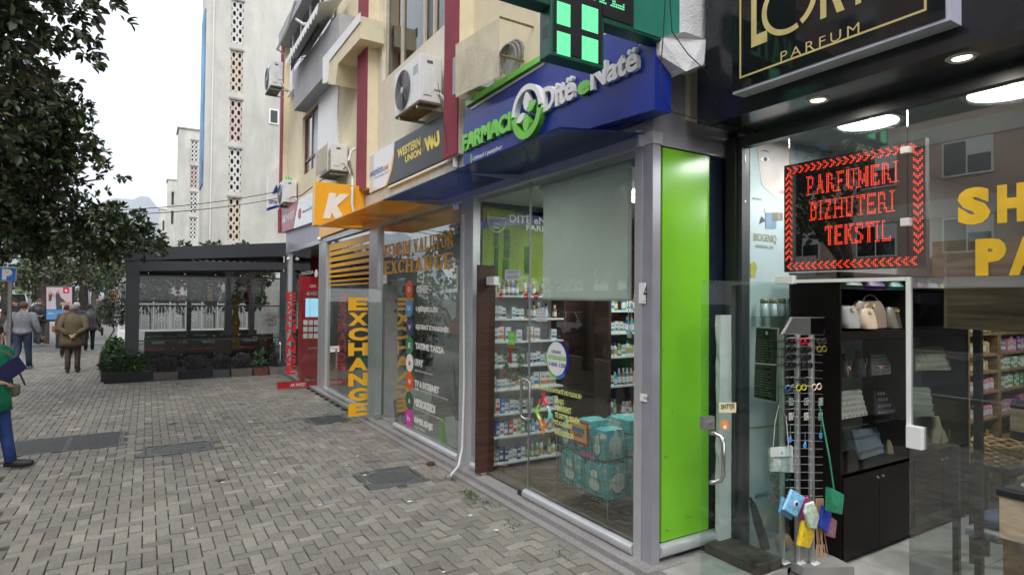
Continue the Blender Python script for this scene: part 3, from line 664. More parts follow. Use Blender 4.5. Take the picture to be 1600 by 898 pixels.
# ---------------------------------------------------------------- LED cross
lc = thing('pharmacy_cross', 'green cross display of lit dots sticking out from the facade', 'cross sign', (2.9, 3.05, 3.5))
YC = 2.98; DK = .10
casem = M('dark_green_case', (.012, .085, .055), .35, var=.1); tealm = M('teal_case', (.03, .22, .16), .35, var=.1, dirt=.15)
def cy(px, py, y=YC): return P(px, py, Y=y)
zb, zm = cy(905, 98).z, cy(940, 30).z; xl, xr = cy(864, 80).x, cy(940, 80).x
m = MB(); m.bbox(xl-.02, xr+.02, YC, YC+.12, zb, zm+.9, .008); m.bbox(xr+.021, 3.2, YC, YC+.12, zm-.02, zm+.36, .008); m.bbox(xl-.55, xl-.021, YC, YC+.12, zm-.02, zm+.36, .008)
m.build('case', casem, lc)
MB().box(cy(990, 20).x, 3.19, YC-.006, YC, zm, zm+.34).build('case_side', tealm, lc)
ledg = bpy.data.materials.new('green_led'); ledg.use_nodes = True
b_ = ledg.node_tree.nodes['Principled BSDF']; b_.inputs['Base Color'].default_value = (.02, .1, .05, 1); b_.inputs['Emission Color'].default_value = (.16, .80, .38, 1); b_.inputs['Emission Strength'].default_value = .95
MB().box(xl+.004, xr-.004, YC-.006, YC-.001, zb+.03, zm+.4).build('led_screen', dark, lc); MB().box(xr+.0, cy(990, 20).x-.01, YC-.007, YC-.001, zm+.02, zm+.34).build('led_screen', dark, lc)
def dots(m, x0, x1, z0, z1, pit, y, sz):
    nx, nz = int((x1-x0)/pit), int((z1-z0)/pit)
    for i in range(nx):
        for j in range(nz): x, z = x0+(i+.5)*pit, z0+(j+.5)*pit; m.quad((x-sz, y, z-sz), (x+sz, y, z-sz), (x+sz, y, z+sz), (x-sz, y, z+sz))
wq = (xr-xl)
for (a, b, c, d2) in ((870, 892, 53, 84), (909, 935, 62, 93), (870, 892, 7, 37), (909, 935, 15, 46)):
    m = MB(); p, q = cy(a, d2, YC-.008), cy(b, c, YC-.008); dots(m, p.x, q.x, p.z, q.z, .0095, YC-.008, .0041); m.build('lit_square', ledg, lc)
zz = [cy(975, 17).z]
gm, W_ = bitmap('NATE', 14, .7)
x1_ = cy(976, 0).x; pit = .0155; m = MB()
for i, j in gm: x = x1_-(W_-i)*pit; z = zz[0]+j*pit; m.quad((x-.005, YC-.009, z-.005), (x+.005, YC-.009, z-.005), (x+.005, YC-.009, z+.005), (x-.005, YC-.009, z+.005))
for a in (-3, -6):
    for dz in (0, 1):
        for dx_ in (0, 1): x = x1_+(a+dx_)*pit; z = zz[0]+(16+dz)*pit; m.quad((x-.005, YC-.009, z-.005), (x+.005, YC-.009, z-.005), (x+.005, YC-.009, z+.005), (x-.005, YC-.009, z+.005))
m.build('lit_text', ledg, lc)
for k in range(6): MB().box(xl-.0215, xl-.019, YC+.03, YC+.09, zb+.12+k*.014, zb+.127+k*.014).build('vent_slot', dark, lc)
# ---------------------------------------------------------------- western union board
XU = 3.17
ws = thing('shop_sign', 'glossy black and white money transfer sign with yellow lettering under the big air conditioner', 'sign', (XU, 8, 3.7))
gb = M('gloss_black', (.008, .008, .010), .3, var=.2, spec=.25); gw = M('gloss_white', (.72, .73, .74), .12, var=.03)
def band(x, pts, th, nm, mt, par): return MB().prism([P(*p, X=x) for p in pts], (th, 0, 0)).build(nm, mt, par)
band(XU, [(577, 302), (603, 290), (611, 268), (615, 240), (616, 222), (576, 245)], .1, 'white_panel', gw, ws)
band(XU, [(603.6, 290), (708, 243), (700, 175), (616.6, 222), (615.6, 240), (611.6, 268)], .1, 'black_panel', gb, ws)
band(XU-.004, [(602, 291), (605, 289), (612.5, 266), (616.5, 240), (614.5, 240), (610, 266)], .003, 'yellow_curve', yellow, ws)
MB().prism([P(606, 291.5, X=XU-.01), P(708, 245.5, X=XU-.01), P(708, 248.5, X=XU-.01), P(606, 294.5, X=XU-.01)], (.1, 0, 0)).build('edge_strip', paintw, ws)
wy = M('sign_yellow', (.85, .68, .02), .35)
TX('WESTERN', 'word', wy, XU-.001, (621, 248), (657, 231), (621, 234), parent=ws, bold=.05)
TX('UNION', 'word', wy, XU-.001, (633, 255), (658, 243), (633, 244), parent=ws, bold=.05)
TX('WU', 'emblem', wy, XU-.001, (664, 239), (688, 227), (664, 216), parent=ws, bold=.09, spacing=.85, shear=-.2)
for k in range(3): MB().prism([P(660+k*1.6, 238-k*.7+dy, X=XU-.002) for dy in (0, -3)]+[P(661+k*1.6, 220-k*.7+dy, X=XU-.002) for dy in (-3, 0)], (.001, 0, 0)).build('stripe', wy, ws)
TX('union', 'word', M('slate_blue', (.12, .2, .42), .4), XU-.001, (583, 276), (598, 268.5), (583, 264), parent=ws, bold=.03); TX('net', 'word', M('salmon', (.8, .25, .15), .4), XU-.001, (599, 268), (607, 264), (599, 259), parent=ws, bold=.03)
TX('The Exchange sh.p.k.', 'small_print', M('slate_blue'), XU-.001, (585, 281.5), (608, 270.5), (585, 277), parent=ws, bold=.01)
for k in range(3):
    a = P(579+k*1.6, 274-k*1.8, X=XU-.002); MB().disc(a, (0, .03, 0), (0, 0, .04), 8, (.001, 0, 0)).build('emblem_dot', M('slate_blue'), ws)
# ---------------------------------------------------------------- K sign
ks = thing('letter_sign', 'orange box sign with slanted white K projecting at the canopy end', 'sign', (2.8, 10.2, 3.5))
MB().bbox(2.36, 3.19, 10.18, 10.38, 3.2, 3.93, .006).build('sign_box', yelbox, ks)
kz0, kz1 = P(505, 341, Y=10.16).z, P(505, 300, Y=10.16).z; kx0 = P(505, 341, Y=10.16).x; kx1 = P(540, 341, Y=10.16).x
text('K', 'letter', paintw, (kx0, 10.178, kz0), (kx1, 10.178, kz0), (kx0, 10.178, kz1), ext=.014, parent=ks, bold=.09, shear=.22, out=(0, -1, 0))
yb = thing('fascia_board', 'yellow fascia board under the orange K sign with lamps', 'fascia', (3.1, 11, 3.2))
band(3.13, [(499, 372), (577, 343), (577, 322), (499, 354)], .06, 'board', yelbox, yb)
# ---------------------------------------------------------------- red and white sign
rs = thing('shop_sign', 'red and white investment and money transfer sign left of the orange K', 'sign', (3.1, 15, 3.9))
band(3.1, [(438, 364), (458, 357), (466, 312), (438, 326)], .15, 'red_panel', redd, rs); band(3.1, [(458.5, 357), (494, 345), (494, 297), (466.5, 312)], .15, 'white_panel', gw, rs)
TX('AK', 'emblem', paintw, 3.099, (441, 350), (447, 347), (441, 338), parent=rs, bold=.05); TX('INVEST', 'word', paintw, 3.099, (447.5, 346), (460, 340), (447.5, 336), parent=rs, bold=.02)
TX('MoneyGram', 'word', dark, 3.099, (473, 335), (492, 325), (473, 329), parent=rs, bold=.01)
MB().disc(P(468, 334, X=3.095), (0, .16, 0), (0, 0, .13), 16, (.003, 0, 0)).build('emblem', red, rs)
band(3.08, [(434, 364), (438, 363), (438, 326), (434, 328)], .2, 'end_cap', redp, rs)
fs = thing('shop_sign', 'white projecting sign with blue emblem beyond the farthest maroon pillar', 'sign', P(428, 290, Y=18.3))
MB().prism([P(418, 327, Y=18.3), P(437, 320, Y=18.3), P(438, 258, Y=18.3), P(418, 275, Y=18.3)], (0, .15, 0)).build('sign_face', paintw, fs)
MB().prism([P(417.5, 329, Y=18.25), P(437, 323, Y=18.25), P(437, 319, Y=18.25), P(417.5, 325, Y=18.25)], (0, .2, 0)).build('frame', blue, fs)
TY('OPTIKE', 'word', blue, 18.29, (420, 318), (436, 313), (420, 312), parent=fs, bold=.02); MB().prism([P(425, 303, Y=18.28), P(436, 300, Y=18.28), P(432, 288, Y=18.28)], (0, .005, 0)).build('emblem', blue, fs)
# ---------------------------------------------------------------- air conditioners
acw = M('ac_white', (.74, .75, .74), .4, var=.03, dirt=.12); acg = M('ac_grille', (.10, .10, .11), .5); ach = M('ac_hub', (.5, .52, .53), .4)
rust = M('rusty_steel', (.23, .14, .06), .8, var=.4, scale=30); pan = M('ac_base', (.16, .15, .11), .7, .3, var=.4, scale=20)
def ac(label, x0, x1, y0, y1, z0, z1, fan=True, slat=False, wall=XW):
    t = thing('air_conditioner', label, 'air conditioner', (x0, y0, z0)); W_, Hh = y1-y0, z1-z0
    MB().bbox(x0, x1, y0, y1, z0+.02, z1, .012).build('casing', acw, t)
    MB().box(x0+.01, x1-.01, y0+.01, y1-.01, z0, z0+.019).build('base_tray', pan, t)
    if fan:
        c = Vector((x0-.002, y1-Hh*.52, z0+Hh*.5)); r = Hh*.42
        MB().disc(c, (0, r, 0), (0, 0, r), 32, (-.006, 0, 0)).build('fan_recess', acg, t)
        m = MB()
        for k in range(7):
            rr = r*(1-k*.12); m.tube([(c.x-.012, c.y+rr*math.cos(a*math.pi/14), c.z+rr*math.sin(a*math.pi/14)) for a in range(29)], .0045, 5, False)
        for k in range(8):
            a = k*math.pi/4; m.tube([(c.x-.011, c.y+r*.15*math.cos(a), c.z+r*.15*math.sin(a)), (c.x-.011, c.y+r*math.cos(a), c.z+r*math.sin(a))], .004, 5)
        m.build('fan_grille', M('ac_wire', (.22, .22, .23), .4), t)
        MB().disc(c+Vector((-.008, 0, 0)), (0, r*.16, 0), (0, 0, r*.16), 16, (-.01, 0, 0)).build('fan_hub', ach, t)
    if slat:
        m = MB()
        for k in range(16): z = z0+.05+(Hh-.08)*k/15; m.obox(Vector((x0-.07, (y0+y1)/2, z)), Vector((.004, 0, -.004)), Vector((0, W_/2+.03, 0)), Vector((.0, 0, .010)))
        m.box(x0-.08, x0-.06, y0-.03, y0-.01, z0-.02, z1+.02); m.box(x0-.08, x0-.06, y1+.01, y1+.03, z0-.02, z1+.02); m.build('slatted_cover', cream2, t)
    for k in range(4): MB().box(x0-.003, x0+.002, y0+.06, y0+.22, z1-.13-k*.03, z1-.124-k*.03).build('louvre', acg, t)
    m = MB(); m.bbox(x0+.05, x0+.16, y0-.012, y0+.002, z0+.1, z0+Hh*.62, .004); m.build('side_cover', acw, t)
    m = MB(); m.bbox(x0+.19, x1-.02, y0-.02, y0+.002, z0+Hh*.3, z1-.05, .004); m.build('valve_cover', acw, t)
    MB().box(x0+.1, x0+.18, y0-.002, y0+.003, z1-.11, z1-.07).build('grip', acg, t)
    MB().box(x0+.02, wall, y0+.12, y0+.15, z0-.04, z0-.005).build('bracket', steelb, t); MB().box(x0+.02, wall, y1-.15, y1-.12, z0-.04, z0-.005).build('bracket', steelb, t)
    m = MB(); m.tube([(x1-.06, y0, z0+.15), (x1-.03, y0-.08, z0+.1), (x1+.02, y0-.09, z0-.02), (wall+.03, y0-.05, z0-.1)], .014, 6); m.build('hose', pipe, t)
    return t
ac('large white air conditioner with round fan grille above the black sign', 2.9, 3.21, 7.04, 7.94, 4.49, 5.11)
ac('air conditioner behind a beige slatted cover above the orange K sign', 2.95, 3.27, 11.5, 12.4, 4.42, 4.95, False, True)
ac('small dusty air conditioner above the red and white sign with green stems on top', 2.95, 3.27, 16.1, 16.95, 4.42, 5.02)
ac('high air conditioner hung on the grey balcony beside the awning', 2.55, 2.85, 15.9, 16.75, 7.3, 7.95, wall=3.0)
m = MB()
for k in range(9): x = 3.0+.02*k; m.tube([(x, 16.2+.05*(k % 3), 5.02), (x+.01, 16.22+.05*(k % 3), 5.1+.03*(k % 2))], .01, 5)
tag(m.build('green_clips', M('lime_plastic', (.12, .6, .08), .4)), 'row of lime green stems standing on the dusty air conditioner', 'ornament')
# perforated cover over an old unit
pc = thing('perforated_cover', 'cream perforated metal cover jutting from the wall above the pharmacy sign', 'metal cover', (2.9, 5.5, 4.3))
XP = 2.86
a, b, c, d2 = P(712, 152, X=XP), P(780, 120, X=XP), P(780, 28, X=XP), P(712, 70, X=XP)
m = MB(); ny, nz = 26, 20
for i in range(ny):
    for j in range(nz):
        def q(u, v): return a.lerp(b, u).lerp(d2.lerp(c, u), v)
        u0, u1, v0, v1 = i/ny, (i+1)/ny, j/nz, (j+1)/nz; hu, hv = .2/ny, .2/nz; uc, vc = (u0+u1)/2, (v0+v1)/2
        o_ = [q(u0, v0), q(u1, v0), q(u1, v1), q(u0, v1)]; k_ = [q(uc-hu, vc-hv), q(uc+hu, vc-hv), q(uc+hu, vc+hv), q(uc-hu, vc+hv)]
        for e in range(4): m.quad(o_[e], o_[(e+1) % 4], k_[(e+1) % 4], k_[e])
m.build('perforated_sheet', M('cream_metal', (.66, .58, .42), .6, dirt=.15), pc)
m = MB(); m.prism([a, a+Vector((.42, 0, 0)), d2+Vector((.42, 0, 0)), d2], (0, .004, 0)); m.build('side_sheet', M('cream_metal'), pc)
MB().box(XP+.1, XP+.4, 5.75, 6.2, a.z+.12, a.z+.55).build('old_unit', greyw, pc)
for (px, py, qx, qy) in ((781, 27, 833, 43), (781, 86, 818, 96)):
    p, q = P(px, py, X=XP+.02), P(qx, qy, X=XW); MB().tube([p, q], .012, 6).build('rusty_rod', rust, pc)
hl = thing('wall_hole', 'broken hole in the cream wall with pipes hanging out of it', 'hole', P(800, 95, X=XW))
m = MB(); c1 = P(800, 96, X=XW-.003); m.prism([c1+Vector((0, .22*math.cos(a)*(1+.2*math.sin(a*3)), .2*math.sin(a)*(1+.15*math.cos(a*5)))) for a in [k*math.pi/9 for k in range(18)]], (.01, 0, 0)); m.build('rubble', conc, hl)
for k in range(3):
    m = MB(); o1 = Vector((-.03*k, .02*k, -.02*k)); m.tube([c1+o1+Vector((0, .2*math.cos(a)-.02, .19*math.sin(a)+.02)) for a in [math.pi*1.15-q*math.pi*1.3/12 for q in range(13)]], .013, 6); m.build('insulated_pipe', M('pipe_wrap', (.30, .28, .25), .9, bump=1, bscale=200), hl)
# white downpipe from the slatted unit over the K sign, cables
dp = MB().tube([P(556, 232, X=3.12), P(549, 236, X=3.05), P(545, 250, X=3.0), P(551, 275, Y=10.9), P(551, 296, Y=10.1), P(550, 318, Y=10.08), P(553, 334, Y=10.1)], .024, 8)
tag(dp.build('drain_pipe', pipe, smooth=True), 'white drain pipe bending down over the orange K sign', 'pipe')
tag(MB().tube([P(712, 225, X=3.16), P(712, 262, X=3.16)], .035, 8).build('drain_pipe', pipe, smooth=True), 'short white pipe stub between the black sign and blue sign', 'pipe')
tag(MB().tube([P(724, 335, X=3.1), P(725, 600, X=3.12), P(722, 700, X=3.12), P(716, 728, X=3.02), P(704, 742, X=2.86)], .012, 8).build('drain_hose', pipe, smooth=True), 'thin white hose running down the post and out on the pavers', 'hose')
for k, (pts, lb) in enumerate([([P(540, 262, X=3.2), P(500, 283, X=3.1), P(470, 306, X=3.1), P(440, 312, X=3.1)], 'sagging bundle of cables above the red and white sign'), ([P(700, 238, X=3.0), P(690, 170, X=2.95), P(684, 130, X=2.95)], 'thin cable beside the large air conditioner')]):
    tag(MB().tube(pts, (.012, .004)[k], 5).build('cable', cable), lb, 'cable')
for k, dz in enumerate((0, .05)):
    a, b = P(-60, 330, Y=14)+Vector((0, 0, dz)), P(470, 302, Y=17.4)+Vector((0, 0, dz*4)); pts = []
    for i in range(25): u = i/24; p = a.lerp(b, u); p.z -= .55*4*u*(1-u)*.5; pts.append(p)
    tag(MB().tube(pts, .009, 5).build('overhead_cable', cable), ('lower' if k == 0 else 'upper')+' of the two black cables strung across the sky to the shops', 'cable')
sc_ = thing('security_camera', 'small white security camera under the canopy at the top of the exchange window', 'camera', P(713, 322, X=3.1))
m = MB(); p = P(713, 322, X=3.12); m.tube([p+Vector((.06, -.05, .05)), p+Vector((.0, 0, .03))], .012, 6); m.build('arm', paintw, sc_); MB().obox(p, Vector((.03, .05, .02)), Vector((.03, -.02, 0)), Vector((0, 0, .028))).build('body', paintw, sc_)
for (px, py, lb) in ((451, 404, 'round white camera on the door post beside the red letters'), (499, 373, 'tiny dome camera under the yellow fascia board')):
    t = thing('security_camera', lb, 'camera', P(px, py, X=3.1)); p = P(px, py, X=3.12); m = MB(); m.lathe([(.01, -.05), (.05, -.03), (.055, .0), (.03, .04)], p, 10); m.build('body', paintw, t, smooth=True)
# side wall of the pharmacy (faces the camera)
YG = 3.25
sw = MB(); sw.box(XF+.06, 4.06, YG+.012, YG+.1, .04, 3.3); sw.build('side_wall', navy, bld)
gp = MB().box(P(1033, 500, Y=YG).x, P(1106, 500, Y=YG).x, YG-.01, YG+.01, .2, P(1035, 231, Y=YG).z).build('side_panel', green, bld); gp['label'] = 'bright green glossy side panel'
for (px, py, a_, b_) in ((1035, 545, 2, 3), (1038, 711, 4, 5), (1062, 330, 8, 1), (1050, 640, 1, 9), (1085, 420, 6, 1), (1090, 700, 1, 6), (1047, 395, 3, 1), (1072, 806, 9, 2), (1040, 826, 5, 4)):
    MB().prism([P(px, py, Y=YG-.0105), P(px+a_, py+1, Y=YG-.0105), P(px+a_, py+b_, Y=YG-.0105), P(px+.5, py+b_-.5, Y=YG-.0105)], (0, -.001, 0)).build('scuff_mark', M('scuff_dull', (.10, .22, .05), .8), gp)
for (px, py) in ((1036, 240), (1102, 250), (1036, 560), (1103, 560), (1036, 862), (1102, 846)): MB().disc(P(px, py, Y=YG-.011), (.006, 0, 0), (0, 0, .006), 8, (0, -.003, 0)).build('screw_head', steelb, gp)
MB().tube([(XF+.06, YG-.02, .145), (4.0, YG-.02, .145)], .05, 12).build('sill_tube', alu, bld, smooth=True)
MB().box(XF+.05, 4.06, YG-.02, YG+.012, P(1035, 231, Y=YG).z+.01, P(1035, 208, Y=YG).z).build('head_rail', alud, bld)
MB().box(XF+.05, 4.06, YG-.005, YG+.012, P(1035, 207, Y=YG).z, 4.0).build('upper_side_wall', alud, bld)
m = MB(); m.box(XF+.0, 4.1, 2.7, YG+.1, -.1, .05); struct(m, 'cracked_step', conc)
# rough white beam end and corner
rb = thing('wall_corner', 'rough white rendered corner of the building above the green side panel', 'wall', (3.3, 3.1, 3.7))
m = MB(); m.prism([P(1030, 85, Y=3.02), P(1103, 105, Y=3.02), P(1103, -160, Y=3.02), P(1030, -200, Y=3.02)], (0, .2, 0)); m.build('wall', roughw, rb)
m = MB(); m.prism([P(1030, 86, Y=3.0), P(1072, 112, Y=2.9), P(1100, 100, Y=2.9), P(1103, 62, Y=2.9), P(1070, 50, Y=2.9), P(1032, 58, Y=2.98)], (0, .14, .0)); m.build('ledge', roughw, rb)
for k, pts in enumerate([[(1040, -10), (1036, 60), (1032, 110), (1034, 150), (1050, 175), (1100, 190)], [(1046, -10), (1050, 50), (1075, 85), (1110, 118)]]):
    tag(MB().tube([P(x, y, Y=2.88) for x, y in pts], .004, 5).build('cable', cable), ['loose thin cable looping in front of the dark wall beside the blue sign', 'thin cable slanting over the rough white corner'][k], 'cable')
# ---------------------------------------------------------------- rooms behind the glass
def room(x1, y0, y1, zf, zc, wallm, floorm, ceil, farm=None, backm=None, wallm0=None):
    m = MB(); m.box(XF+.03, x1, y0, y1, zf-.05, zf); struct(m, 'floor', floorm)
    m = MB(); m.box(XF+.06, x1, y0, y1, zc, zc+.05); struct(m, 'ceiling', ceil)
    m = MB(); m.box(XF+.07, x1, y1-.05, y1, zf, zc); struct(m, 'party_wall', farm or wallm)
    m = MB(); m.box(XF+.07, x1, y0, y0+.03, zf, zc); struct(m, 'party_wall', wallm0 or wallm)
    m = MB(); m.box(x1, x1+.05, y0, y1, zf, zc); struct(m, 'back_wall', backm or wallm)
roomw = M('room_wall', (.50, .51, .50), .8, var=.04); roomg = M('room_grey', (.24, .26, .25), .8)
YP = 6.13
room(6.0, 3.37, YP+.03, .09, 3.12, choc, tileb, ceilm, choc, choc, roomg)
room(6.2, 6.46, 9.62, .09, 3.12, roomw, tilef, ceild, roomg, roomg, roomw)
room(6.2, 9.66, 13.3, .09, 3.12, roomg, tilef, ceild, M('shop_maroon', (.14, .02, .03), .6), roomg)
room(6.2, 13.34, 17.0, .09, 3.12, roomg, tilef, ceild, redd, redd)
# room lamps: round lamps of the perfume shop, plus added fill lights
def lamp(name, label, c, r, watts, rect=None, cold=(1, .98, .95)):
    t = thing(name, label, 'ceiling light', c); em = M('lamp_glow', (1, .98, .94), emit=6.)
    if rect: MB().box(c[0]-rect[0], c[0]+rect[0], c[1]-rect[1], c[1]+rect[1], c[2]-.015, c[2]-.003).build('diffuser', em, t)
    else: MB().disc(c, (r, 0, 0), (0, r, 0), 24, (0, 0, -.012)).build('diffuser', em, t); MB().lathe([(r*1.18, -.008), (r*1.18, 0)], (c[0], c[1], c[2]-.0), 24).build('trim_ring', steelb, t)
    l = bpy.data.lights.new('lamp_light', 'AREA'); l.energy = watts; l.color = cold; l.shape = 'DISK' if not rect else 'RECTANGLE'; l.size = (r or rect[0])*2
    if rect: l.size_y = rect[1]*2
    o = bpy.data.objects.new('lamp_light', l); C.objects.link(o); o.parent = t; o.location = (0, 0, -.03); return t
# pharmacy wall cabinet
YSH = 5.82; UN = 5.86
xs0, xs1 = P(769, 600, Y=YSH).x, P(880, 600, Y=YSH).x
zsh = [P(771, y, Y=YSH).z for y in (725, 684, 648, 610, 573, 534, 498, 461)]
cab = thing('wall_shelf', 'white pharmacy wall shelves full of small boxes under the green bamboo picture', 'shelf', (xs0, YSH, .1))
MB().box(xs0, xs1, YP-.05, YP-.03, .2, zsh[-1]+.3).build('back_panel', shelfw, cab)
for z in zsh: MB().box(xs0, xs1, YSH, YP-.052, z-.02, z).build('shelf_board', shelfw, cab)
MB().box(P(746, 600, Y=5.76).x, xs0-.003, 5.76, 5.80, .1, P(757, 414, Y=5.76).z).build('side_post', choc, cab)
MB().box(xs1+.003, xs1+.03, YSH, YP-.052, .1, zsh[-1]+.2).build('side_post', choc, cab)
z0, z1 = zsh[-1]+.1, P(770, 318, Y=YP).z
ban = thing('wall_picture', 'green bamboo picture with dark blue pharmacy banner above the wall shelves', 'picture', (xs0, YP-.04, z0))
limem = M('picture_lime', (.20, .30, .03), .5, var=.35, scale=2.5); bam = M('picture_green', (.03, .12, .015), .5, var=.3, scale=8)
MB().box(3.3, 5.3, YP-.065, YP-.055, zsh[-1]+.02, z1).build('picture', limem, ban)
def TB(pts, nm, mt, th=.003, y=YP-.067): return MB().prism([P(*p, Y=y) for p in pts], (0, -th, 0)).build(nm, mt, ban)
TB([(748, 320), (880, 345), (880, 320), (748, 305)], 'banner_grey', M('banner_grey', (.08, .07, .10), .5))
TB([(748, 358), (800, 351), (880, 352), (880, 325), (800, 337), (748, 346)], 'banner_blue', blue)
for (x, w_, y0, y1) in ((772, 6, 358, 384), (772, 6, 386, 432), (788, 8, 358, 366), (787, 9, 367, 403), (785, 9, 405, 440), (819, 10, 385, 430)): TB([(x, y1), (x+w_, y1), (x+w_+1, y0), (x+1, y0)], 'bamboo', bam, .004, YP-.066)
TY('DITË eNATË', 'banner_word', paintw, YP-.072, (796, 347), (880, 351), (796, 332), parent=ban, bold=.02, res=2); TY('FARMACI', 'banner_word', paintw, YP-.072, (822, 360), (878, 362), (822, 351), parent=ban, bold=.02)
m = MB(); q = P(776, 344, Y=YP-.07); m.tube([q+Vector((.12*math.cos(a), 0, .14*math.sin(a))) for a in [math.pi+k*math.pi/12 for k in range(13)]]+[q+Vector((.12, 0, .03)), q+Vector((-.12, 0, .03)), q+Vector((-.12, 0, 0))], .007, 5); m.build('badge_outline', paintw, ban)
TY('24', 'badge_text', paintw, YP-.073, (771, 351), (778, 351.5), (771, 347), parent=ban); TY('ORË', 'badge_text', paintw, YP-.073, (769, 357), (780, 357.5), (769, 352.5), parent=ban); TY('E-HAPUR', 'badge_text', paintw, YP-.073, (768, 343), (786, 344), (768, 339), parent=ban)
TB([(762, 343), (766, 343), (765, 331), (761, 333)], 'badge_leaf', greenl)
# products: one mesh per kind, one object per item
def boxmesh(w_, d_, h_, c1, c2, nm):
    m = MB(); m.box(-w_/2, w_/2, -d_/2, d_/2, 0, h_); m.mi = 1; m.box(-w_/2+.004, w_/2-.004, -d_/2-.001, -d_/2+.001, h_*.18, h_*.42); m.box(-w_/2+w_*.2, w_/2-w_*.2, -d_/2-.001, -d_/2+.001, h_*.62, h_*.72)
    return m.mesh(nm, [c1, c2])
def bottlemesh(r, h_, c1, c2, c3, nm, neck=.45):
    m = MB(); m.lathe([(r*.9, 0), (r, .01), (r, h_*.62), (r*.85, h_*.72), (r*neck, h_*.78), (r*neck, h_*.8)], n=10); m.mi = 1; m.lathe([(r*neck*1.15, h_*.8), (r*neck*1.15, h_), ], n=8); m.mi = 2; m.lathe([(r*1.02, h_*.15), (r*1.02, h_*.5)], n=10)
    return m.mesh(nm, [c1, c2, c3])
pc_ = {n: M('pack_'+n, c, .4, var=.05) for n, c in dict(white=(.66, .67, .68), navy=(.03, .05, .2), teal=(.05, .35, .38), blue=(.05, .2, .5), red=(.5, .04, .05), orange=(.6, .22, .03), amber=(.35, .14, .02), green=(.1, .3, .06), black=(.02, .02, .02), pink=(.6, .25, .35), purple=(.2, .08, .3), cream=(.6, .55, .42), grey=(.25, .26, .28), gold=(.5, .36, .1), clear=(.45, .40, .33)).items()}
PCK = pc_
bxA = [boxmesh(.055, .05, .13, PCK['white'], PCK[c], 'medicine_box') for c in ('navy', 'teal', 'blue', 'grey', 'green')]
bxB = [boxmesh(.075, .05, .15, PCK['white'], PCK[c], 'medicine_box') for c in ('blue', 'grey', 'orange')]
bxC = [boxmesh(.05, .05, .17, PCK[a], PCK[b], 'carton') for a, b in (('red', 'white'), ('blue', 'white'), ('white', 'red'), ('grey', 'white'), ('green', 'white'), ('pink', 'white'), ('cream', 'green'), ('navy', 'white'))]
btA = [bottlemesh(.026, .18, PCK[a], PCK[b], PCK[c], 'bottle') for a, b, c in (('white', 'green', 'gold'), ('amber', 'white', 'white'), ('blue', 'white', 'white'), ('white', 'blue', 'blue'), ('green', 'white', 'cream'), ('grey', 'black', 'white'), ('teal', 'white', 'white'))]
def place(me, name, loc, label, cat, group, rz=0.):
    o = bpy.data.objects.new(name, me); C.objects.link(o); o.location = loc; o.rotation_euler = (0, 0, rz); o.scale = (1, 1, random.uniform(.8, 1.15) if 'row' not in name and name != 'can' else 1); return tag(o, label, cat, group)
def row(x0, x1, y, z, kinds, gap, label, cat, name, group, jit=.012, skip=.10):
    x = x0
    while x < x1:
        me = random.choice(kinds); w_ = max(v.co.x for v in me.vertices)*2
        if x+w_ > x1: break
        if random.random() > skip: place(me, name, (x+w_/2, y+random.uniform(-jit, jit), z+.001), label, cat, group, random.gauss(0, .05))
        x += w_+gap
SN = ['bottom', 'second-lowest', 'third', 'fourth', 'fifth', 'sixth', 'seventh', 'top']
rows = [([bxC[3], bxC[7], bxA[3]], [btA[0], btA[4]]), (bxC, btA), (bxC[:5]+bxA, bxA), (bxA+bxB, bxB), (bxA, bxA[:2]), (bxB, bxB), (bxA, btA), (btA, btA)]
for k, (l, r) in enumerate(rows):
    xm = xs0+(xs1-xs0)*.5
    lm = lambda kind: '%s on the %s shelf of the pharmacy wall unit' % (kind, SN[k])
    nmL = 'bottle' if l[0] in btA else 'medicine_box'; nmR = 'bottle' if r[0] in btA else 'medicine_box'
    row(xs0+.02, xm, YSH+.06, zsh[k], l, .006, lm('small '+nmL.replace('_', ' ')+' in the left half,'), 'bottle' if nmL == 'bottle' else 'box', nmL, 'items in the left half of the %s pharmacy shelf' % SN[k])
    row(xm+.01, xs1-.02, YSH+.06, zsh[k], r, .006, lm('small '+nmR.replace('_', ' ')+' in the right half,'), 'bottle' if nmR == 'bottle' else 'box', nmR, 'items in the right half of the %s pharmacy shelf' % SN[k])
# narrow cabinet at the right
Y2 = 5.3; xa, xb = P(955, 600, Y=Y2).x, P(992, 600, Y=Y2).x+.15
c2_ = thing('wall_shelf', 'narrow pharmacy shelf unit seen beside the corner post', 'shelf', (xa, Y2, .1))
MB().box(xa, xb, Y2+.25, Y2+.27, .1, 2.4).build('back_panel', choc, c2_)
zz2 = [P(960, y, Y=Y2).z for y in (700, 650, 603, 557, 520, 485)]
for i, z in enumerate(zz2):
    MB().box(xa, xb, Y2, Y2+.248, z-.02, z).build('shelf_board', shelfw, c2_)
    row(xa+.02, xb-.02, Y2+.06, z, btA+bxA, .008, 'small pack on the %s board of the narrow corner shelf unit' % SN[i], 'pack', 'pack', 'packs on the %s board of the narrow corner shelf unit' % SN[i])
MB().box(xa-.04, xa-.003, Y2, Y2+.26, .1, 2.45).build('side_post', choc, c2_)
MB().box(XF+.08, XF+.2, 3.41, 3.50, .1, 3.1).build('corner_post_inner', choc, bld)
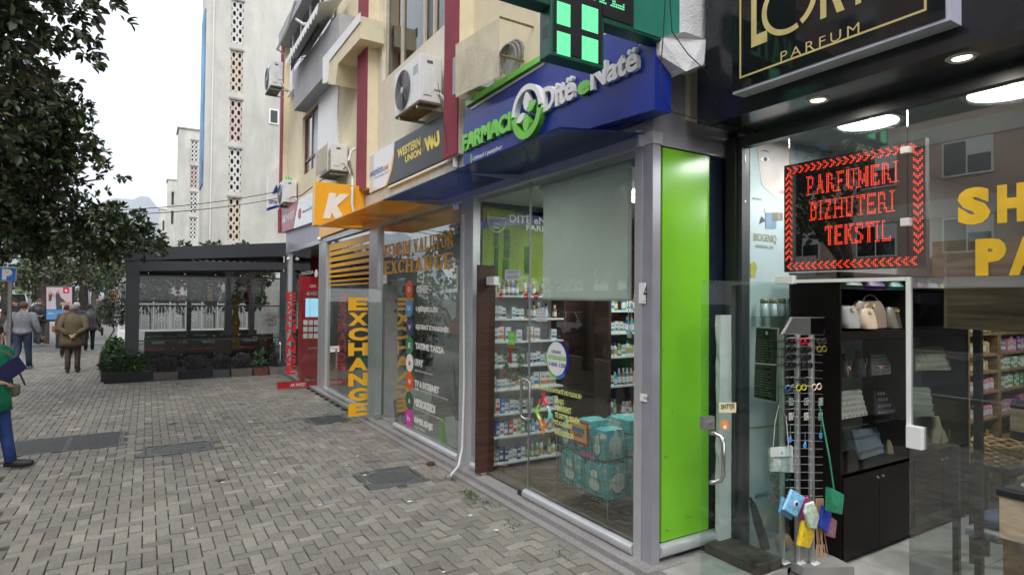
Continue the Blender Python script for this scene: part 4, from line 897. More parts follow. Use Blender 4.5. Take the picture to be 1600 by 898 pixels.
# roller blind
rb_ = thing('roller_blind', 'pale grey-green roller blind half lowered behind the pharmacy window', 'blind', (3.3, 4.2, 2.6))
a, b = P(848, 467, X=3.3), P(985, 463, X=3.3); m = MB(); m.box(3.3, 3.304, b.y, a.y, a.z, 3.08); m.build('fabric', blindm, rb_); MB().tube([(3.3, b.y, a.z), (3.3, a.y, a.z)], .012, 8).build('bottom_bar', shelfw, rb_); MB().tube([(3.3, b.y-.03, 3.09), (3.3, a.y+.03, 3.09)], .03, 10).build('roller', shelfw, rb_)
m = MB(); y = P(988, 400, X=3.3).y; m.tube([(3.29, y, 3.05), (3.29, y, P(988, 525, X=3.3).z)], .003, 4); m.tube([(3.29, y+.03, 3.05), (3.29, y+.03, P(988, 525, X=3.3).z)], .003, 4); m.bbox(3.28, 3.3, y-.005, y+.035, P(988, 528, X=3.3).z, P(988, 517, X=3.3).z, .003); m.build('pull_cord', shelfw, rb_)
# wire basket with nappy packs
BX0, BX1, BY0, BY1, BZ0, BZ1 = 3.36, 3.98, 3.92, 4.66, .26, .80
bk = thing('wire_basket', 'square wire bin on thin legs full of turquoise nappy packs', 'basket', (BX0, BY0, .1))
def grid(mb, o, u, v, nu, nv, r=.0022):
    for i in range(nu+1): p = o+u*(i/nu); mb.tube([p, p+v], r, 4, False)
    for j in range(nv+1): p = o+v*(j/nv); mb.tube([p, p+u], r*1.2, 4, False)
for o_, u, v, nu, nv in (((BX0, BY0, BZ0), (0, BY1-BY0, 0), (0, 0, BZ1-BZ0), 16, 6), ((BX0, BY0, BZ0), (BX1-BX0, 0, 0), (0, 0, BZ1-BZ0), 13, 6), ((BX0, BY1, BZ0), (BX1-BX0, 0, 0), (0, 0, BZ1-BZ0), 13, 6), ((BX1, BY0, BZ0), (0, BY1-BY0, 0), (0, 0, BZ1-BZ0), 16, 6), ((BX0, BY0, BZ0), (BX1-BX0, 0, 0), (0, BY1-BY0, 0), 13, 13)):
    m = MB(); grid(m, Vector(o_), Vector(u), Vector(v), nu, nv); m.build('wire_panel', steelb, bk)
for x in (BX0, BX1):
    for y in (BY0, BY1): MB().tube([(x, y, .1), (x, y, BZ1)], .005, 6).build('leg', steelb, bk)
nap = woodmat('nappy_turquoise', (.07, .42, .46), (.60, .74, .70), (5, 5, 3), .3)
_r = [n for n in nap.node_tree.nodes if n.type == 'VALTORGB'][0].color_ramp; _r.interpolation = 'CONSTANT'; _r.elements[0].position = 0; _r.elements[1].position = .60; _e = _r.elements.new(.50); _e.color = (.14, .55, .56, 1); _e = _r.elements.new(.585); _e.color = (.34, .22, .10, 1); _e = _r.elements.new(.72); _e.color = (.45, .24, .17, 1); napl = M('nappy_pale', (.62, .74, .72), .35); napb = M('nappy_gold', (.42, .26, .08), .4); pinkm = M('nappy_pink', (.7, .1, .4), .4)
def nappy(x0, x1, y0, y1, z0, z1, label, tilt=0):
    t = thing('nappy_pack', label, 'nappy pack', ((x0+x1)/2, (y0+y1)/2, z0)); m = MB(); bm = bmesh.new(); bmesh.ops.create_cube(bm, size=1)
    bmesh.ops.subdivide_edges(bm, edges=bm.edges[:], cuts=4, use_grid_fill=True)
    for v in bm.verts:
        c = v.co*2; q = 1-.05*(abs(c.x)**4+abs(c.y)**4+abs(c.z)**4)-.03*math.sin(c.z*9+c.y*5)*abs(c.x); v.co = Vector(((x0+x1)/2+c.x*q*(x1-x0)/2, (y0+y1)/2+c.y*q*(y1-y0)/2, (z0+z1)/2+c.z*q*(z1-z0)/2))
    m.add(bm); m.build('pack', nap, t, smooth=True)
    cx = x0-.003+.004; yc, zc = (y0+y1)/2, (z0+z1)/2; ry, rz_ = (y1-y0)*.22, (z1-z0)*.2
    for dz, s_ in ((rz_*.75, .8), (-rz_*.6, 1.1)):
        MB().disc((cx, yc, zc+dz), (0, ry*s_, 0), (0, 0, rz_*s_), 18, (-.004, 0, 0)).build('logo_back', napb, t); MB().disc((cx-.005, yc, zc+dz), (0, ry*s_*.86, 0), (0, 0, rz_*s_*.86), 18, (-.003, 0, 0)).build('logo_patch', napl, t)
    MB().disc(((x0+x1)/2, y0-.0, zc), ((x1-x0)*.3, 0, 0), (0, 0, (z1-z0)*.28), 16, (0, -.004, 0)).build('logo_patch', napl, t)
    return t
nappy(3.375, 3.62, 3.94, 4.28, .27, .58, 'turquoise nappy pack low in the wire bin at its near corner'); nappy(3.375, 3.62, 4.30, 4.64, .27, .60, 'turquoise nappy pack low in the wire bin at its far street-side corner')
nappy(3.64, 3.96, 3.94, 4.28, .27, .44, 'lowest nappy pack on the inner side of the wire bin'); nappy(3.64, 3.96, 3.94, 4.28, .445, .61, 'middle nappy pack on the inner side of the wire bin'); nappy(3.64, 3.96, 3.94, 4.28, .615, .80, 'upper nappy pack on the inner side of the wire bin'); nappy(3.66, 3.98, 3.98, 4.32, .805, .93, 'topmost nappy pack lying flat over the back of the wire bin')
nappy(3.375, 3.62, 3.98, 4.16, .60, .88, 'upright nappy pack standing out at the near front of the wire bin'); nappy(3.375, 3.62, 4.18, 4.40, .61, .93, 'tallest nappy pack rising in the middle of the wire bin front'); nappy(3.375, 3.62, 4.42, 4.63, .61, .86, 'small-headed nappy pack behind the yellow price card'); nappy(3.64, 3.96, 4.32, 4.63, .27, .78, 'nappy pack at the hidden inner corner of the wire bin')
MB().box(3.365, 3.372, 4.1, 4.3, .60, .64).build('pink_band', pinkm, bk)
pcd = thing('price_card', 'yellow price card in a red frame clipped on the wire bin', 'card', (3.34, 4.4, .8))
XC = 3.335; MB().prism([P(889, 686, X=XC), P(918, 698, X=XC), P(918, 662, X=XC), P(889, 650, X=XC)], (.01, 0, 0)).build('red_frame', red, pcd)
MB().prism([P(891, 683, X=XC-.003), P(916, 693.5, X=XC-.003), P(916, 664.5, X=XC-.003), P(891, 654, X=XC-.003)], (.002, 0, 0)).build('card', M('card_yellow', (.7, .5, .12), .4), pcd)
MB().prism([P(894, 672, X=XC-.006), P(913, 679, X=XC-.006), P(912, 671, X=XC-.006), P(893, 664, X=XC-.006)], (.002, 0, 0)).build('card_logo', M('slate_blue'), pcd); TX('DADA', 'card_text', red, XC-.007, (897, 680), (911, 685), (897, 674), parent=pcd, bold=.04)
# stickers and lettering on the pharmacy glass
XG = XF+.018
tb = thing('round_sticker', 'round white opening-hours sticker with green and blue rim on the pharmacy glass', 'sticker', P(871, 563, X=XG))
c = P(871, 562, X=XG); ry = abs(P(889, 562, X=XG).y-c.y); rz_ = abs(P(871, 532, X=XG).z-c.z)
for k in range(8):
    a0 = k*math.pi/4; m = MB(); m.quad(*([c+Vector((-.001, 0, 0))]+[c+Vector((-.001, -ry*math.cos(a), rz_*math.sin(a))) for a in [a0+q*math.pi/32 for q in range(9)]])); m.build('rim', [blue, blue, M('mid_blue', (.04, .16, .5)), greenl, greenl, greenl, M('mid_blue'), blue][k], tb)
MB().disc(c+Vector((-.003, .01, .01)), (0, ry*.86, 0), (0, 0, rz_*.88), 32, (-.001, 0, 0)).build('face', paintw, tb)
TX('ORARI', 'word', blue, XG-.006, (862, 551), (876, 551.5), (862, 546), parent=tb, bold=.01); TX('07:00-03:00', 'word', greenl, XG-.006, (857, 560), (885, 562), (857, 553), parent=tb, bold=.02); TX('E HENE - E DIEL', 'word', blue, XG-.006, (858, 570.5), (885, 573), (858, 564.5), parent=tb, bold=.01)
lg = thing('glass_lettering', 'pale yellow lettering about the health insurance contract on the pharmacy glass', 'lettering', P(880, 640, X=XG)); pyel = M('pale_yellow', (.72, .76, .25), .5)
for s_, bl, br, tl in (('FARMACI ME KONTRATË ME F.S.D.K.SH', (835.6, 606), (908.6, 619), (835.6, 598)), ('FONDI', (867.5, 629.7), (880.7, 631), (867.5, 621)), ('I SIGURIMIT', (868, 640.5), (892.7, 645), (868, 631)), ('TË DETYRUESHËM', (866.8, 651), (905.4, 661), (866.8, 641.5)), ('TË KUJDESIT', (866.8, 663.6), (894.3, 669.6), (866.8, 654)), ('SHËNDETËSOR', (866.8, 676.8), (896.7, 684.4), (866.8, 667))):
    TX(s_, 'text_line', pyel, XG-.001, bl, br, tl, parent=lg, bold=.03)
em = thing('glass_emblem', 'emblem of four coloured figures joined in a ring on the pharmacy glass', 'emblem', P(849, 645, X=XG))
for (a, col) in ((90, (.75, .03, .06)), (0, (.25, .65, .5)), (270, (.8, .22, .05)), (180, (.4, .65, .12))):
    q = R(a); cc = P(849, 645, X=XG-.001); m = MB(); hd = cc+Vector((0, -.125*math.cos(q), .17*math.sin(q))); m.disc(hd, (0, .028, 0), (0, 0, .028), 12, (-.001, 0, 0))
    m.tube([cc+Vector((0, -.11*math.cos(q+u)*(1-abs(u)*.35), .14*math.sin(q+u)*(1-abs(u)*.35))) for u in (-.8, -.5, -.2, .2, .5, .8)], .014, 4); m.build('figure', M('emblem_%d' % a, col, .4), em)
def card(label, X, x0, x1, y0, y1, txt=None, col=None, tcol=None, name='notice'):
    t = thing(name, label, 'notice', P((x0+x1)/2, y1, X=X)); MB().prism([P(x0, y1, X=X), P(x1, y1, X=X), P(x1, y0, X=X), P(x0, y0, X=X)], (.0015, 0, 0)).build('sheet', col or paintw, t)
    for k, s_ in enumerate(txt or []):
        if not s_: continue
        n = len(txt); h_ = (y1-y0)/n; TX(s_, 'print', tcol or M('slate_blue'), X-.001, (x0+(x1-x0)*.12, y0+h_*(k+.7)), (x1-(x1-x0)*.12, y0+h_*(k+.7)), (x0+(x1-x0)*.12, y0+h_*(k+.35)), parent=t)
    return t
card('tall white notice with small emblem at the left edge of the pharmacy glass', XG, 747, 761, 516, 558, ['o', '', 'FARMACISTE', 'NE SHERBIM', 'FARMACI', '', 'o'])
card('small square notice high on the glass door joint of the pharmacy', XG, 838, 854, 482, 502, ['...', 'PAGESE', 'ONLINE', 'KARTE'])
card('small white card taped by the green picture inside the pharmacy glass', XG, 789, 812, 421, 437, ['FARMACI', 'SHERBIM 24 ORE'])
card('green round-cornered tag above the wreath', XG, 794, 804, 518, 538, ['NE SHITJE', 'TERHIQ'], greenl, paintw)
for k, (x, y) in enumerate(((782, 463), (822, 463), (838, 462))):
    t = thing('no_entry_sticker', ['leftmost', 'middle', 'rightmost'][k]+' of the three small red no-entry stickers on the pharmacy glass', 'sticker', P(x, y, X=XG)); c = P(x, y, X=XG-.001); MB().disc(c, (0, .04, 0), (0, 0, .035), 14, (-.001, 0, 0)).build('disc', red, t); MB().box(c.x-.003, c.x-.002, c.y-.025, c.y+.025, c.z-.006, c.z+.006).build('bar', paintw, t)
# wreath
wr = thing('wreath', 'fir wreath with red bow hanging inside the pharmacy door', 'wreath', P(803, 565, X=3.28)); c = P(803, 566, X=3.28); m = MB(); Rw, Rz = .155, .165
for k in range(900):
    a = random.uniform(0, 2*math.pi); r_ = random.gauss(1, .13); p = c+Vector((random.uniform(-.03, .03), -Rw*r_*math.cos(a), Rz*r_*math.sin(a))); d_ = Vector((random.uniform(-1, .3), random.uniform(-1, 1), random.uniform(-1, 1))).normalized()*.035; s_ = d_.orthogonal().normalized()*.005
    m.quad(p-s_, p+s_, p+d_+s_*.3, p+d_-s_*.3)
m.build('fir_needles', M('fir_green', (.03, .09, .025), .6, var=.4, scale=30), wr)
m = MB(); m.prism([c+Vector((-.05, a, b)) for a, b in ((0, .15), (.055, .19), (.05, .12))], (.01, 0, 0)); m.prism([c+Vector((-.05, a, b)) for a, b in ((0, .15), (-.055, .12), (-.05, .19))], (.01, 0, 0)); m.prism([c+Vector((-.05, a, b)) for a, b in ((-.01, .15), (-.035, .0), (.03, -.0), (.012, .15))], (.008, 0, 0)); m.build('bow', red, wr)
m = MB()
for k in range(14): a = random.uniform(0, 6.28); m.lathe([(.001, -.012), (.011, -.005), (.011, .005), (.001, .012)], c+Vector((-.04, Rw*math.cos(a), Rz*math.sin(a))), 6)
m.build('berry', red, wr)
# exchange window lettering
xl = thing('glass_lettering', 'orange slab lettering across the top of the exchange window', 'lettering', P(654, 400, X=XG)); omus = M('orange_vinyl', (.85, .42, .04), .5)
slab('KEMBIM VALUTOR', 'word', omus, XG-.001, (600, 403), (709, 386), (600, 383.5), xl); slab('EXCHANGE', 'word', omus, XG-.001, (600, 428.6), (708.4, 418), (600, 409), xl)
lst = thing('glass_lettering', 'white list of services with coloured round icons down the exchange window', 'lettering', P(660, 560, X=XG))
for s_, bl, br, tl, bo in (('OSHEE', (650.6, 458), (668, 457), (650.6, 446), .05), ('UJËSJELLËS', (650, 488), (684, 488.5), (650, 477.5), .05), ('GJOBAT E MAKINËS', (649.4, 515.5), (701.3, 519.5), (649.4, 504.5), .05), ('TATIME TAKSA', (649, 544.5), (694, 552.5), (649, 534.5), .05), ('UPAY', (648, 571), (661, 573.5), (648, 559.5), .05), ('pagesa & mbushje online', (648, 579.5), (676, 585.7), (648, 576), .01), ('TV & INTERNET', (648, 603), (686, 610), (648, 592.6), .05), ('digitalb, tring, abcom, fastlink, internet', (648, 608), (700, 623), (648, 605), .01), ('MIKROKREDI', (647.4, 633.5), (680, 640), (647.4, 620.5), .05), ('kesti mujor, kredi e re, sigurim', (647.4, 638.5), (692, 653), (647.4, 635.5), .01), ('RIMBUSHJE', (647.4, 661.6), (676, 670), (647.4, 649.5), .05), ('celular, kartela', (647.4, 667), (664, 673), (647.4, 664), .01)):
    TX(s_, 'text_line', paintw, XG-.001, bl, br, tl, parent=lst, bold=bo, res=2)
for (x, y, col, gl) in ((639, 452, (.75, .1, .02), 'o'), (639, 481, (.06, .3, .6), 'u'), (640, 511, (.03, .05, .15), 'v'), (640, 539, (.02, .22, .12), 'E'), (640, 566.5, (.8, .8, .8), '*'), (640, 595.5, (.75, .1, .02), 'w'), (639.5, 625, (.02, .1, .06), 'A'), (638.5, 652, (.65, .03, .38), 'h')):
    c = P(x, y, X=XG-.001); MB().disc(c, (0, .14, 0), (0, 0, .13), 20, (-.001, 0, 0)).build('icon', M('icon_%d' % y, col, .4), lst)
    TX(gl, 'icon_glyph', red if gl == '*' else paintw, XG-.003, (x-2, y+4), (x+2, y+4.5), (x-2, y-4), parent=lst, bold=.02)
card('small red and white hours sticker at the corner of the exchange window', XG, 598.5, 604, 429, 443, ['', 'HAPUR', ''], None, red)
# yellow stripes
ys_ = thing('window_stripes', 'yellow vinyl stripes growing thinner down the yellow shop window', 'window film', (XG, 11, 2.5))
for a, b in ((374, 385), (387.5, 394), (397.5, 404.5), (408.5, 414), (418.5, 423), (427.5, 431), (436, 438.5), (443, 445)):
    z0, z1 = P(545, b, X=XG).z, P(545, a, X=XG).z; MB().box(XG-.002, XG, posts[1][1]+.02, posts[2][0]-.02, z0, z1).build('stripe', omus if a > 400 else yellow, ys_)
card('orange poster sheet with white figure low in the yellow shop window', XG+.03, 514, 528, 553, 611, ['', '', 'TERHIQ', 'FALAS'], M('orange_poster', (.75, .25, .05), .5), paintw)
card('dark red map poster in the yellow shop window', XG+.05, 533, 541, 478, 600, ['MONEY', 'TRANSFER', '', '', '', 'KEMBIM', 'MUNDESI'], M('maroon_poster', (.16, .02, .03), .5), paintw)
card('turquoise poster sheet behind the yellow letters', XG+.05, 556, 576, 545, 640, ['SEND', '', 'MONEY'], M('turq_poster', (.08, .4, .48), .5), paintw)
# exchange room furniture
t = thing('grey_door', 'plain grey inner door just inside the exchange doorway', 'door', (3.3, 9.4, .1)); MB().prism([(3.30, 9.36, .1), (3.72, 8.75, .1), (3.74, 8.76, .1), (3.32, 9.37, .1)], (0, 0, 2.1)).build('door_leaf', M('door_grey', (.23, .235, .23), .6), t)
bn = thing('waste_bin', 'black wire mesh waste bin inside the exchange doorway', 'bin', P(616, 657, Z=.1)); c = P(616, 660, Z=.1); c.x += .12; m = MB()
for k in range(28):
    a = k*2*math.pi/28; m.tube([c+Vector((.09*math.cos(a), .09*math.sin(a), 0)), c+Vector((.13*math.cos(a), .13*math.sin(a), .32))], .0022, 4, False)
for z in range(9):
    r_ = .09+.005*z; m.tube([c+Vector((r_*math.cos(a), r_*math.sin(a), .04*z)) for a in [q*math.pi/12 for q in range(25)]], .0022 if z < 8 else .006, 4, False)
m.build('mesh_wall', dark, bn); MB().lathe([(.085, 0), (.1, .06), (.05, .09)], c, 9).build('rubbish_bag', M('bag_grey', (.4, .42, .45), .4), bn)
def pot(c, r, h_, label, mt):
    t = thing('potted_plant', label, 'plant', c); m = MB(); rg = []
    for q, z in ((.68, 0), (1, h_), (.9, h_), (.88, h_-.04)): rg.append([Vector((c[0]+sx*r*q, c[1]+sy*r*q, c[2]+z)) for sx, sy in ((-1, -1), (1, -1), (1, 1), (-1, 1))])
    m.rings(rg); m.build('pot', mt, t); return t
potm = M('white_pot', (.66, .68, .66), .35)
def ovalleaf(m, p, d_, wn, L_, w_):
    d_ = d_.normalized(); s_ = d_.cross(wn).normalized()*w_; n_ = s_.cross(d_).normalized()*w_*.25
    m.quad(p, p+d_*L_*.35+s_+n_, p+d_*L_, p+d_*L_*.35-s_+n_)
c = P(695, 700, Z=.1); c = Vector((3.48, c.y, .1)); t = pot(c, .16, .36, 'snake plant with tall stiff leaves in a white square pot', potm); m = MB()
for k in range(22):
    a = random.uniform(0, 6.28); b = random.uniform(.02, .12); tip = c+Vector((b*2.2*math.cos(a), b*2.2*math.sin(a), random.uniform(.7, 1.1))); base = c+Vector((b*.6*math.cos(a), b*.6*math.sin(a), .33)); s_ = Vector((-math.sin(a), math.cos(a), 0))*.028; mid = base.lerp(tip, .5); m.quad(base-s_*.6, base+s_*.6, mid+s_, mid-s_); m.quad(mid-s_, mid+s_, tip)
m.build('foliage', M('snake_leaf', (.03, .09, .04), .4, var=.4, scale=20), t)
c = Vector((3.46, P(711, 700, X=3.46).y, .1)); t = pot(c, .11, .3, 'small white pot with green sleeve next to the silver post', potm); MB().box(c.x-.12, c.x-.08, c.y+.13, c.y+.22, .1, .38).build('green_sleeve', greenl, t)
c = Vector((3.62, P(655, 690, X=3.62).y, .1)); t = pot(c, .15, .5, 'ficus with drooping leaves in a tall white pot', potm)
m = MB(); tm = MB()
for k in range(26):
    a = random.uniform(0, 6.28); top = c+Vector((.3*random.uniform(.3, 1)*math.cos(a), .45*random.uniform(.3, 1)*math.sin(a)+.1, random.uniform(1.0, 1.65))); tm.tube([c+Vector((0, 0, .45)), c.lerp(top, .5)+Vector((0, 0, .35)), top], [.012, .006, .003], 4)
    for q in range(26): p = c.lerp(top, random.uniform(.55, 1.05))+Vector([random.gauss(0, .06) for _ in range(3)])+Vector((0, 0, .2)); ovalleaf(m, p, Vector((random.gauss(0, .5), random.gauss(0, .5), -1)), Vector((random.random(), random.random(), .3)), .08, .016)
m.build('foliage', M('ficus_leaf', (.02, .045, .018), .4, var=.4, scale=20), t); tm.build('stem', bark, t)
dk = thing('counter', 'grey service counter deep in the exchange shop', 'counter', (5, 8, .1)); MB().bbox(4.9, 5.4, 6.8, 9.2, .1, 1.15, .01).build('front', roomg, dk); MB().bbox(4.85, 5.45, 6.75, 9.25, 1.153, 1.19, .01).build('counter_top', paintw, dk)
tag(MB().bbox(4.9, 5.4, 9.9, 12.9, .1, 1.15, .01).build('counter', redd), 'dark red counter deep in the yellow-fronted shop', 'counter')
# red kiosk
kk = thing('kiosk', 'red self-service kiosk with blue screen and white buttons in the farthest shop', 'kiosk', (3.6, 14.6, .1)); YK = 14.3
def kx(px): return P(px, 500, Y=YK).x
MB().bbox(kx(471), kx(499), YK, YK+.35, .1, P(480, 432, Y=YK).z, .01).build('body', redd, kk)
def kq(nm, mt, x0, x1, y0, y1, d_=.006): MB().box(kx(x0), kx(x1), YK-d_, YK-.001, P(x0, y1, Y=YK).z, P(x0, y0, Y=YK).z).build(nm, mt, kk)
scr = M('screen_blue', (.25, .45, .6), .2, emit=.8); kq('screen', scr, 477, 497, 466, 495)
for r_ in range(3):
    for q in range(3): kq('button', paintw, 474+q*8.3, 480.5+q*8.3, 500+r_*10.5, 507.5+r_*10.5)
TY('AK INVEST', 'word', paintw, YK-.007, (479, 461), (496, 461), (479, 456), parent=kk); TY('ak-invest.al', 'word', paintw, YK-.007, (481, 545), (498, 545), (481, 542), parent=kk)
t = thing('glass_lettering', 'white PAGESA lettering and logo on the farthest shop window', 'lettering', P(480, 428, X=XG)); TX('PAGESA', 'word', paintw, XG, (471, 430), (490, 427), (471, 425), parent=t); TX('TRANSFERTA', 'word', paintw, XG, (474, 450), (494, 447), (474, 446), parent=t); MB().disc(P(494, 427, X=XG-.001), (0, .16, 0), (0, 0, .09), 14, (-.001, 0, 0)).build('logo', paintw, t)
# ---------------------------------------------------------------- perfume shop (right)
XL = 4.05; ZF = .02
m = MB(); m.box(XL, 11, -6, 3.22, ZF-.1, ZF-.006); struct(m, 'shop_floor', M('grout', (.12, .12, .115), .8))
fl = bpy.data.objects['shop_floor']
tm_ = MB().bbox(-.297, .297, -.297, .297, -.02, 0, .003).mesh('tile', M('pale_tile', (.36, .36, .34), .22, var=.12, scale=7, dirt=.15))
for i in range(10):
    for j in range(14):
        x, y = XL+.3+i*.6+.05, 2.9-j*.6
        if x < 9: o = bpy.data.objects.new('tile', tm_); C.objects.link(o); o.parent = fl; o.location = (x, y, ZF+random.uniform(-.001, .0005))
ZC = 3.36
lk = thing('perfume_shop', 'perfume shop front with black fascia and glass front', 'shop', (XL, 0, 0))
m = MB(); m.box(XL+.06, 11, -6, 3.2, ZC, ZC+.05); m.build('ceiling', ceild, lk)
m = MB(); m.box(XL+.06, 11, 3.15, 3.2, ZF, ZC); m.build('side_wall', roomw, lk); m = MB(); m.box(10.9, 11, -6, 3.15, ZF, ZC); m.box(XL, 10.9, -6.1, -6, ZF, ZC); m.build('back_wall', roomw, lk)
m = MB(); m.box(3.46, XL+.055, -6.1, 3.05, 3.31, 3.315+.4); m.build('soffit', blackp, lk)
XFa = 3.45
m = MB(); m.prism([P(1102, 197, X=XFa), (XFa, -3, P(1102, 197, X=XFa).z), (XFa, -3, 5.2), (XFa, P(1102, 197, X=XFa).y, 5.2)], (.05, 0, 0)); m.build('fascia', blackp, lk)
y_ = P(1102, 197, X=XFa).y; MB().box(XFa+.05, XL+.1, y_-.03, y_, 3.3, 5.2).build('fascia_return', blackp, lk)
MB().box(XFa+.3, 12, -6.1, 3.2, 5.2, 9.5).build('upper_wall', cream, lk)
m = MB(); m.box(XL-.03, XL+.05, -3, 3.1, P(1168, 222, X=XL).z-.04, 3.31); m.build('head_rail', anth, lk)
m = MB(); m.box(XL-.04, XL+.05, 3.08, 3.22, .04, 3.31); m.build('door_jamb', anth, lk); MB().box(3.98, 4.0, 3.12, 3.215, .05, 3.3).build('jamb_cover', dark, lk)
m = MB(); m.box(XL-.02, XL+.02, 2.70, 3.08, ZF-.02, ZF+.05); m.build('threshold', steelb, lk); m = MB(); m.box(XL-.02, XL+.02, -3, 1.89, ZF-.02, ZF+.02); m.build('threshold', steelb, lk)
m = MB(); m.bbox(3.72, 4.0, 2.72, 3.2, .05, .13, .01); m.build('worn_step', M('worn_wood', (.05, .04, .035), .8, var=.5, scale=12, bump=.8), lk)
def lpane(label, y0, y1, z0, z1, nm='shop_window', gm=None):
    t = thing(nm, label, 'shop window', (XL, y0, z0)); MB().box(XL-.004, XL+.004, y0+.002, y1-.002, z0, z1).build('glass_sheet', gm or glassL, t); return t
glassL = glassmat('loki_glass', (.76, .80, .79), 3.0, smudge=.012)
lpane('narrow fixed glass of the perfume shop in front of the sunglasses rack', 2.70, 3.08, ZF+.05, 3.27, gm=glassmat('narrow_glass', (.92, .95, .94), .3)); lpane('transom glass over the perfume shop doorway', 1.89, 2.70, 2.16, 3.27)
lpane('large glass of the perfume shop carrying yellow letters', -2.5, 1.89, ZF+.02, 3.27)
# trims and clips of the doorway
m = MB(); m.box(XL-.02, XL+.02, 1.90, 2.69, 2.135, 2.158); m.build('door_head_trim', paintw, lk); MB().box(XL-.02, XL+.02, 1.875, 1.895, P(1420, 665, X=XL).z, 2.158).build('door_edge_trim', paintw, lk)
for (x0, x1, y0, y1) in ((1408, 1422, 228, 241), (1408, 1422, 340, 354), (1208, 1218, 332, 345), (1212, 1240, 430, 444), (1417, 1442, 668, 698)):
    a, b = P(x0, y1, X=XL-.02), P(x1, y0, X=XL-.02); MB().bbox(XL-.035, XL+.02, b.y, a.y, a.z, b.z, .004).build('glass_clip', paintw, lk)
t, h, d, n = opendoor('open glass door of the perfume shop with steel handle', (XL, 2.69), (3.27, 2.84), .1, 2.14)
dpt = lambda u, z: h+d*u+Vector((0, 0, z))
fx = (Vector((3.27, 2.84, 0))-h).length
def onD(px, py):   # a point of the open door leaf
    r = ray(px, py); o_ = Vector((0, 0, H)); k = (h-o_).dot(n)/r.dot(n); return o_+r*k
a, b, c2d = onD(1121, 675), onD(1121, 752), 0
m = MB(); off = -n*.06 if n.y > 0 else n*.06
pth = [a, a+off*.7+Vector((0, 0, -.01)), a+off+Vector((0, 0, -.04)), b+off+Vector((0, 0, .04)), b+off*.7+Vector((0, 0, .01)), b]; s2 = d*.05
m.tube([a+d*.06, a+d*.03, a+off*.6-Vector((0, 0, .02)), a+off-Vector((0, 0, .06)), b+off+Vector((0, 0, .06)), b+off*.6+Vector((0, 0, .02)), b+d*.03, b+d*.06], .016, 10); m.build('door_handle', steel, t, smooth=True)
c = onD(1105, 660); MB().obox(c, d*.045, n*.022, Vector((0, 0, .045))).build('lock_case', steelb, t); m = MB(); m.obox(c-d*.0-n*(.03 if n.y > 0 else -.03), d*.012, n*.014, Vector((0, 0, .012))); m.build('lock_knob', steel, t)
def doorcard(px0, px1, py0, py1, mt, nm): a, b, c = onD(px0, py1), onD(px1, py1), onD(px0, py0); o2 = (-n if n.y > 0 else n)*.008; MB().quad(a+o2, b+o2, b+(c-a)+o2, c+o2).build(nm, mt, t)
doorcard(1122, 1149, 628, 644, M('card_cream', (.68, .60, .40), .6), 'push_label')
a, b, c = onD(1125, 641), onD(1146, 639), onD(1125, 631); o2 = (-n if n.y > 0 else n)*.0095; text('SHTYJE', 'label_text', dark, a+o2, b+o2, c+o2, parent=t, bold=.02, out=(0, -1, 0))
c = onD(1131, 663); MB().disc(c+o2, d*.035, (0, 0, .035), 20).build('round_sticker', M('orange_poster'), t); MB().disc(c+o2*1.2-Vector((0, 0, .015)), d*.014, (0, 0, .014), 12).build('sticker_dot', paintw, t)
fo_ = thing('foam_strip', 'tall ragged strip of white foam behind the open perfume shop door', 'foam strip', (3.9, 3.18, .1)); m = MB(); xa, xb = P(1120, 600, Y=3.18).x, P(1138, 600, Y=3.18).x
rg = []
for k in range(24): z = .06+k*(P(1130, 492, Y=3.18).z-.06)/23; j = random.gauss(0, .004); rg.append([Vector((xa+j, 3.19, z)), Vector((xb+j, 3.19, z)), Vector((xb+j*.4, 3.15, z)), Vector((xa-j, 3.15, z))])
m.rings(rg); m.build('strip', M('foam_white', (.62, .64, .64), .9, bump=1, bscale=150), fo_)
# LORIS sign
ls = thing('shop_sign', 'black glossy perfume sign with gold frame and gold lettering on the black fascia', 'sign', (3.4, 2, 3.9))
XB_ = 3.33
A = P(1145, 148, X=XB_); B = P(1485, 30, X=XB_); zt_ = A.z+.95
MB().box(XB_, XFa-.002, B.y, A.y, A.z, zt_).build('sign_box', M('sign_lilac_edge', (.55, .55, .66), .4), ls); MB().box(XB_-.006, XB_, B.y+.02, A.y-.0, A.z+.018, zt_).build('sign_face', M('sign_black', (.008, .009, .010), .05, var=.05), ls)
m = MB(); e = .012; y0, y1, z0 = B.y+.1, A.y-.06, A.z+.085; X_ = XB_-.008
m.box(X_-.002, X_, y0, y1, z0, z0+e); m.box(X_-.002, X_, y0, y0+e, z0+e, zt_-.08); m.box(X_-.002, X_, y1-e, y1, z0+e, zt_-.08); m.box(X_-.002, X_, y0, y1, zt_-.08, zt_-.068); m.build('gold_frame', goldl, ls)
TX('PARFUM', 'word', goldl, X_, (1220, 97), (1343, 55), (1220, 82), parent=ls, ext=.002, bold=-.005, spacing=1.35)
gz0 = P(1175, 75, X=X_).z; gh = .36
def gl(ch, px0, px1, z0=gz0, hh=gh, bo=.03): a, b = P(px0, 60, X=X_).y, P(px1, 40, X=X_).y; text(ch, 'letter', goldl, (X_, a, z0), (X_, b, z0), (X_, a, z0+hh), parent=ls, bold=bo, out=(-1, 0, 0))
gl('L', 1174, 1199); gl('R', 1282, 1320); gl('I', 1337, 1346); gl('S', 1358, 1395)
cc = P(1232, 18, X=X_); m = MB(); ro, ri = .185, .15
for seg in ((-60, 118), (128, 292)):
    pr = None
    for k in range(25):
        a = R(seg[0]+(seg[1]-seg[0])*k/24); p = [Vector((X_-.002, cc.y-r_*math.cos(a), gz0+gh/2+r_*math.sin(a))) for r_ in (ri, ro)]
        if pr: m.quad(pr[0], pr[1], p[1], p[0])
        pr = p
m.build('letter', goldl, ls)
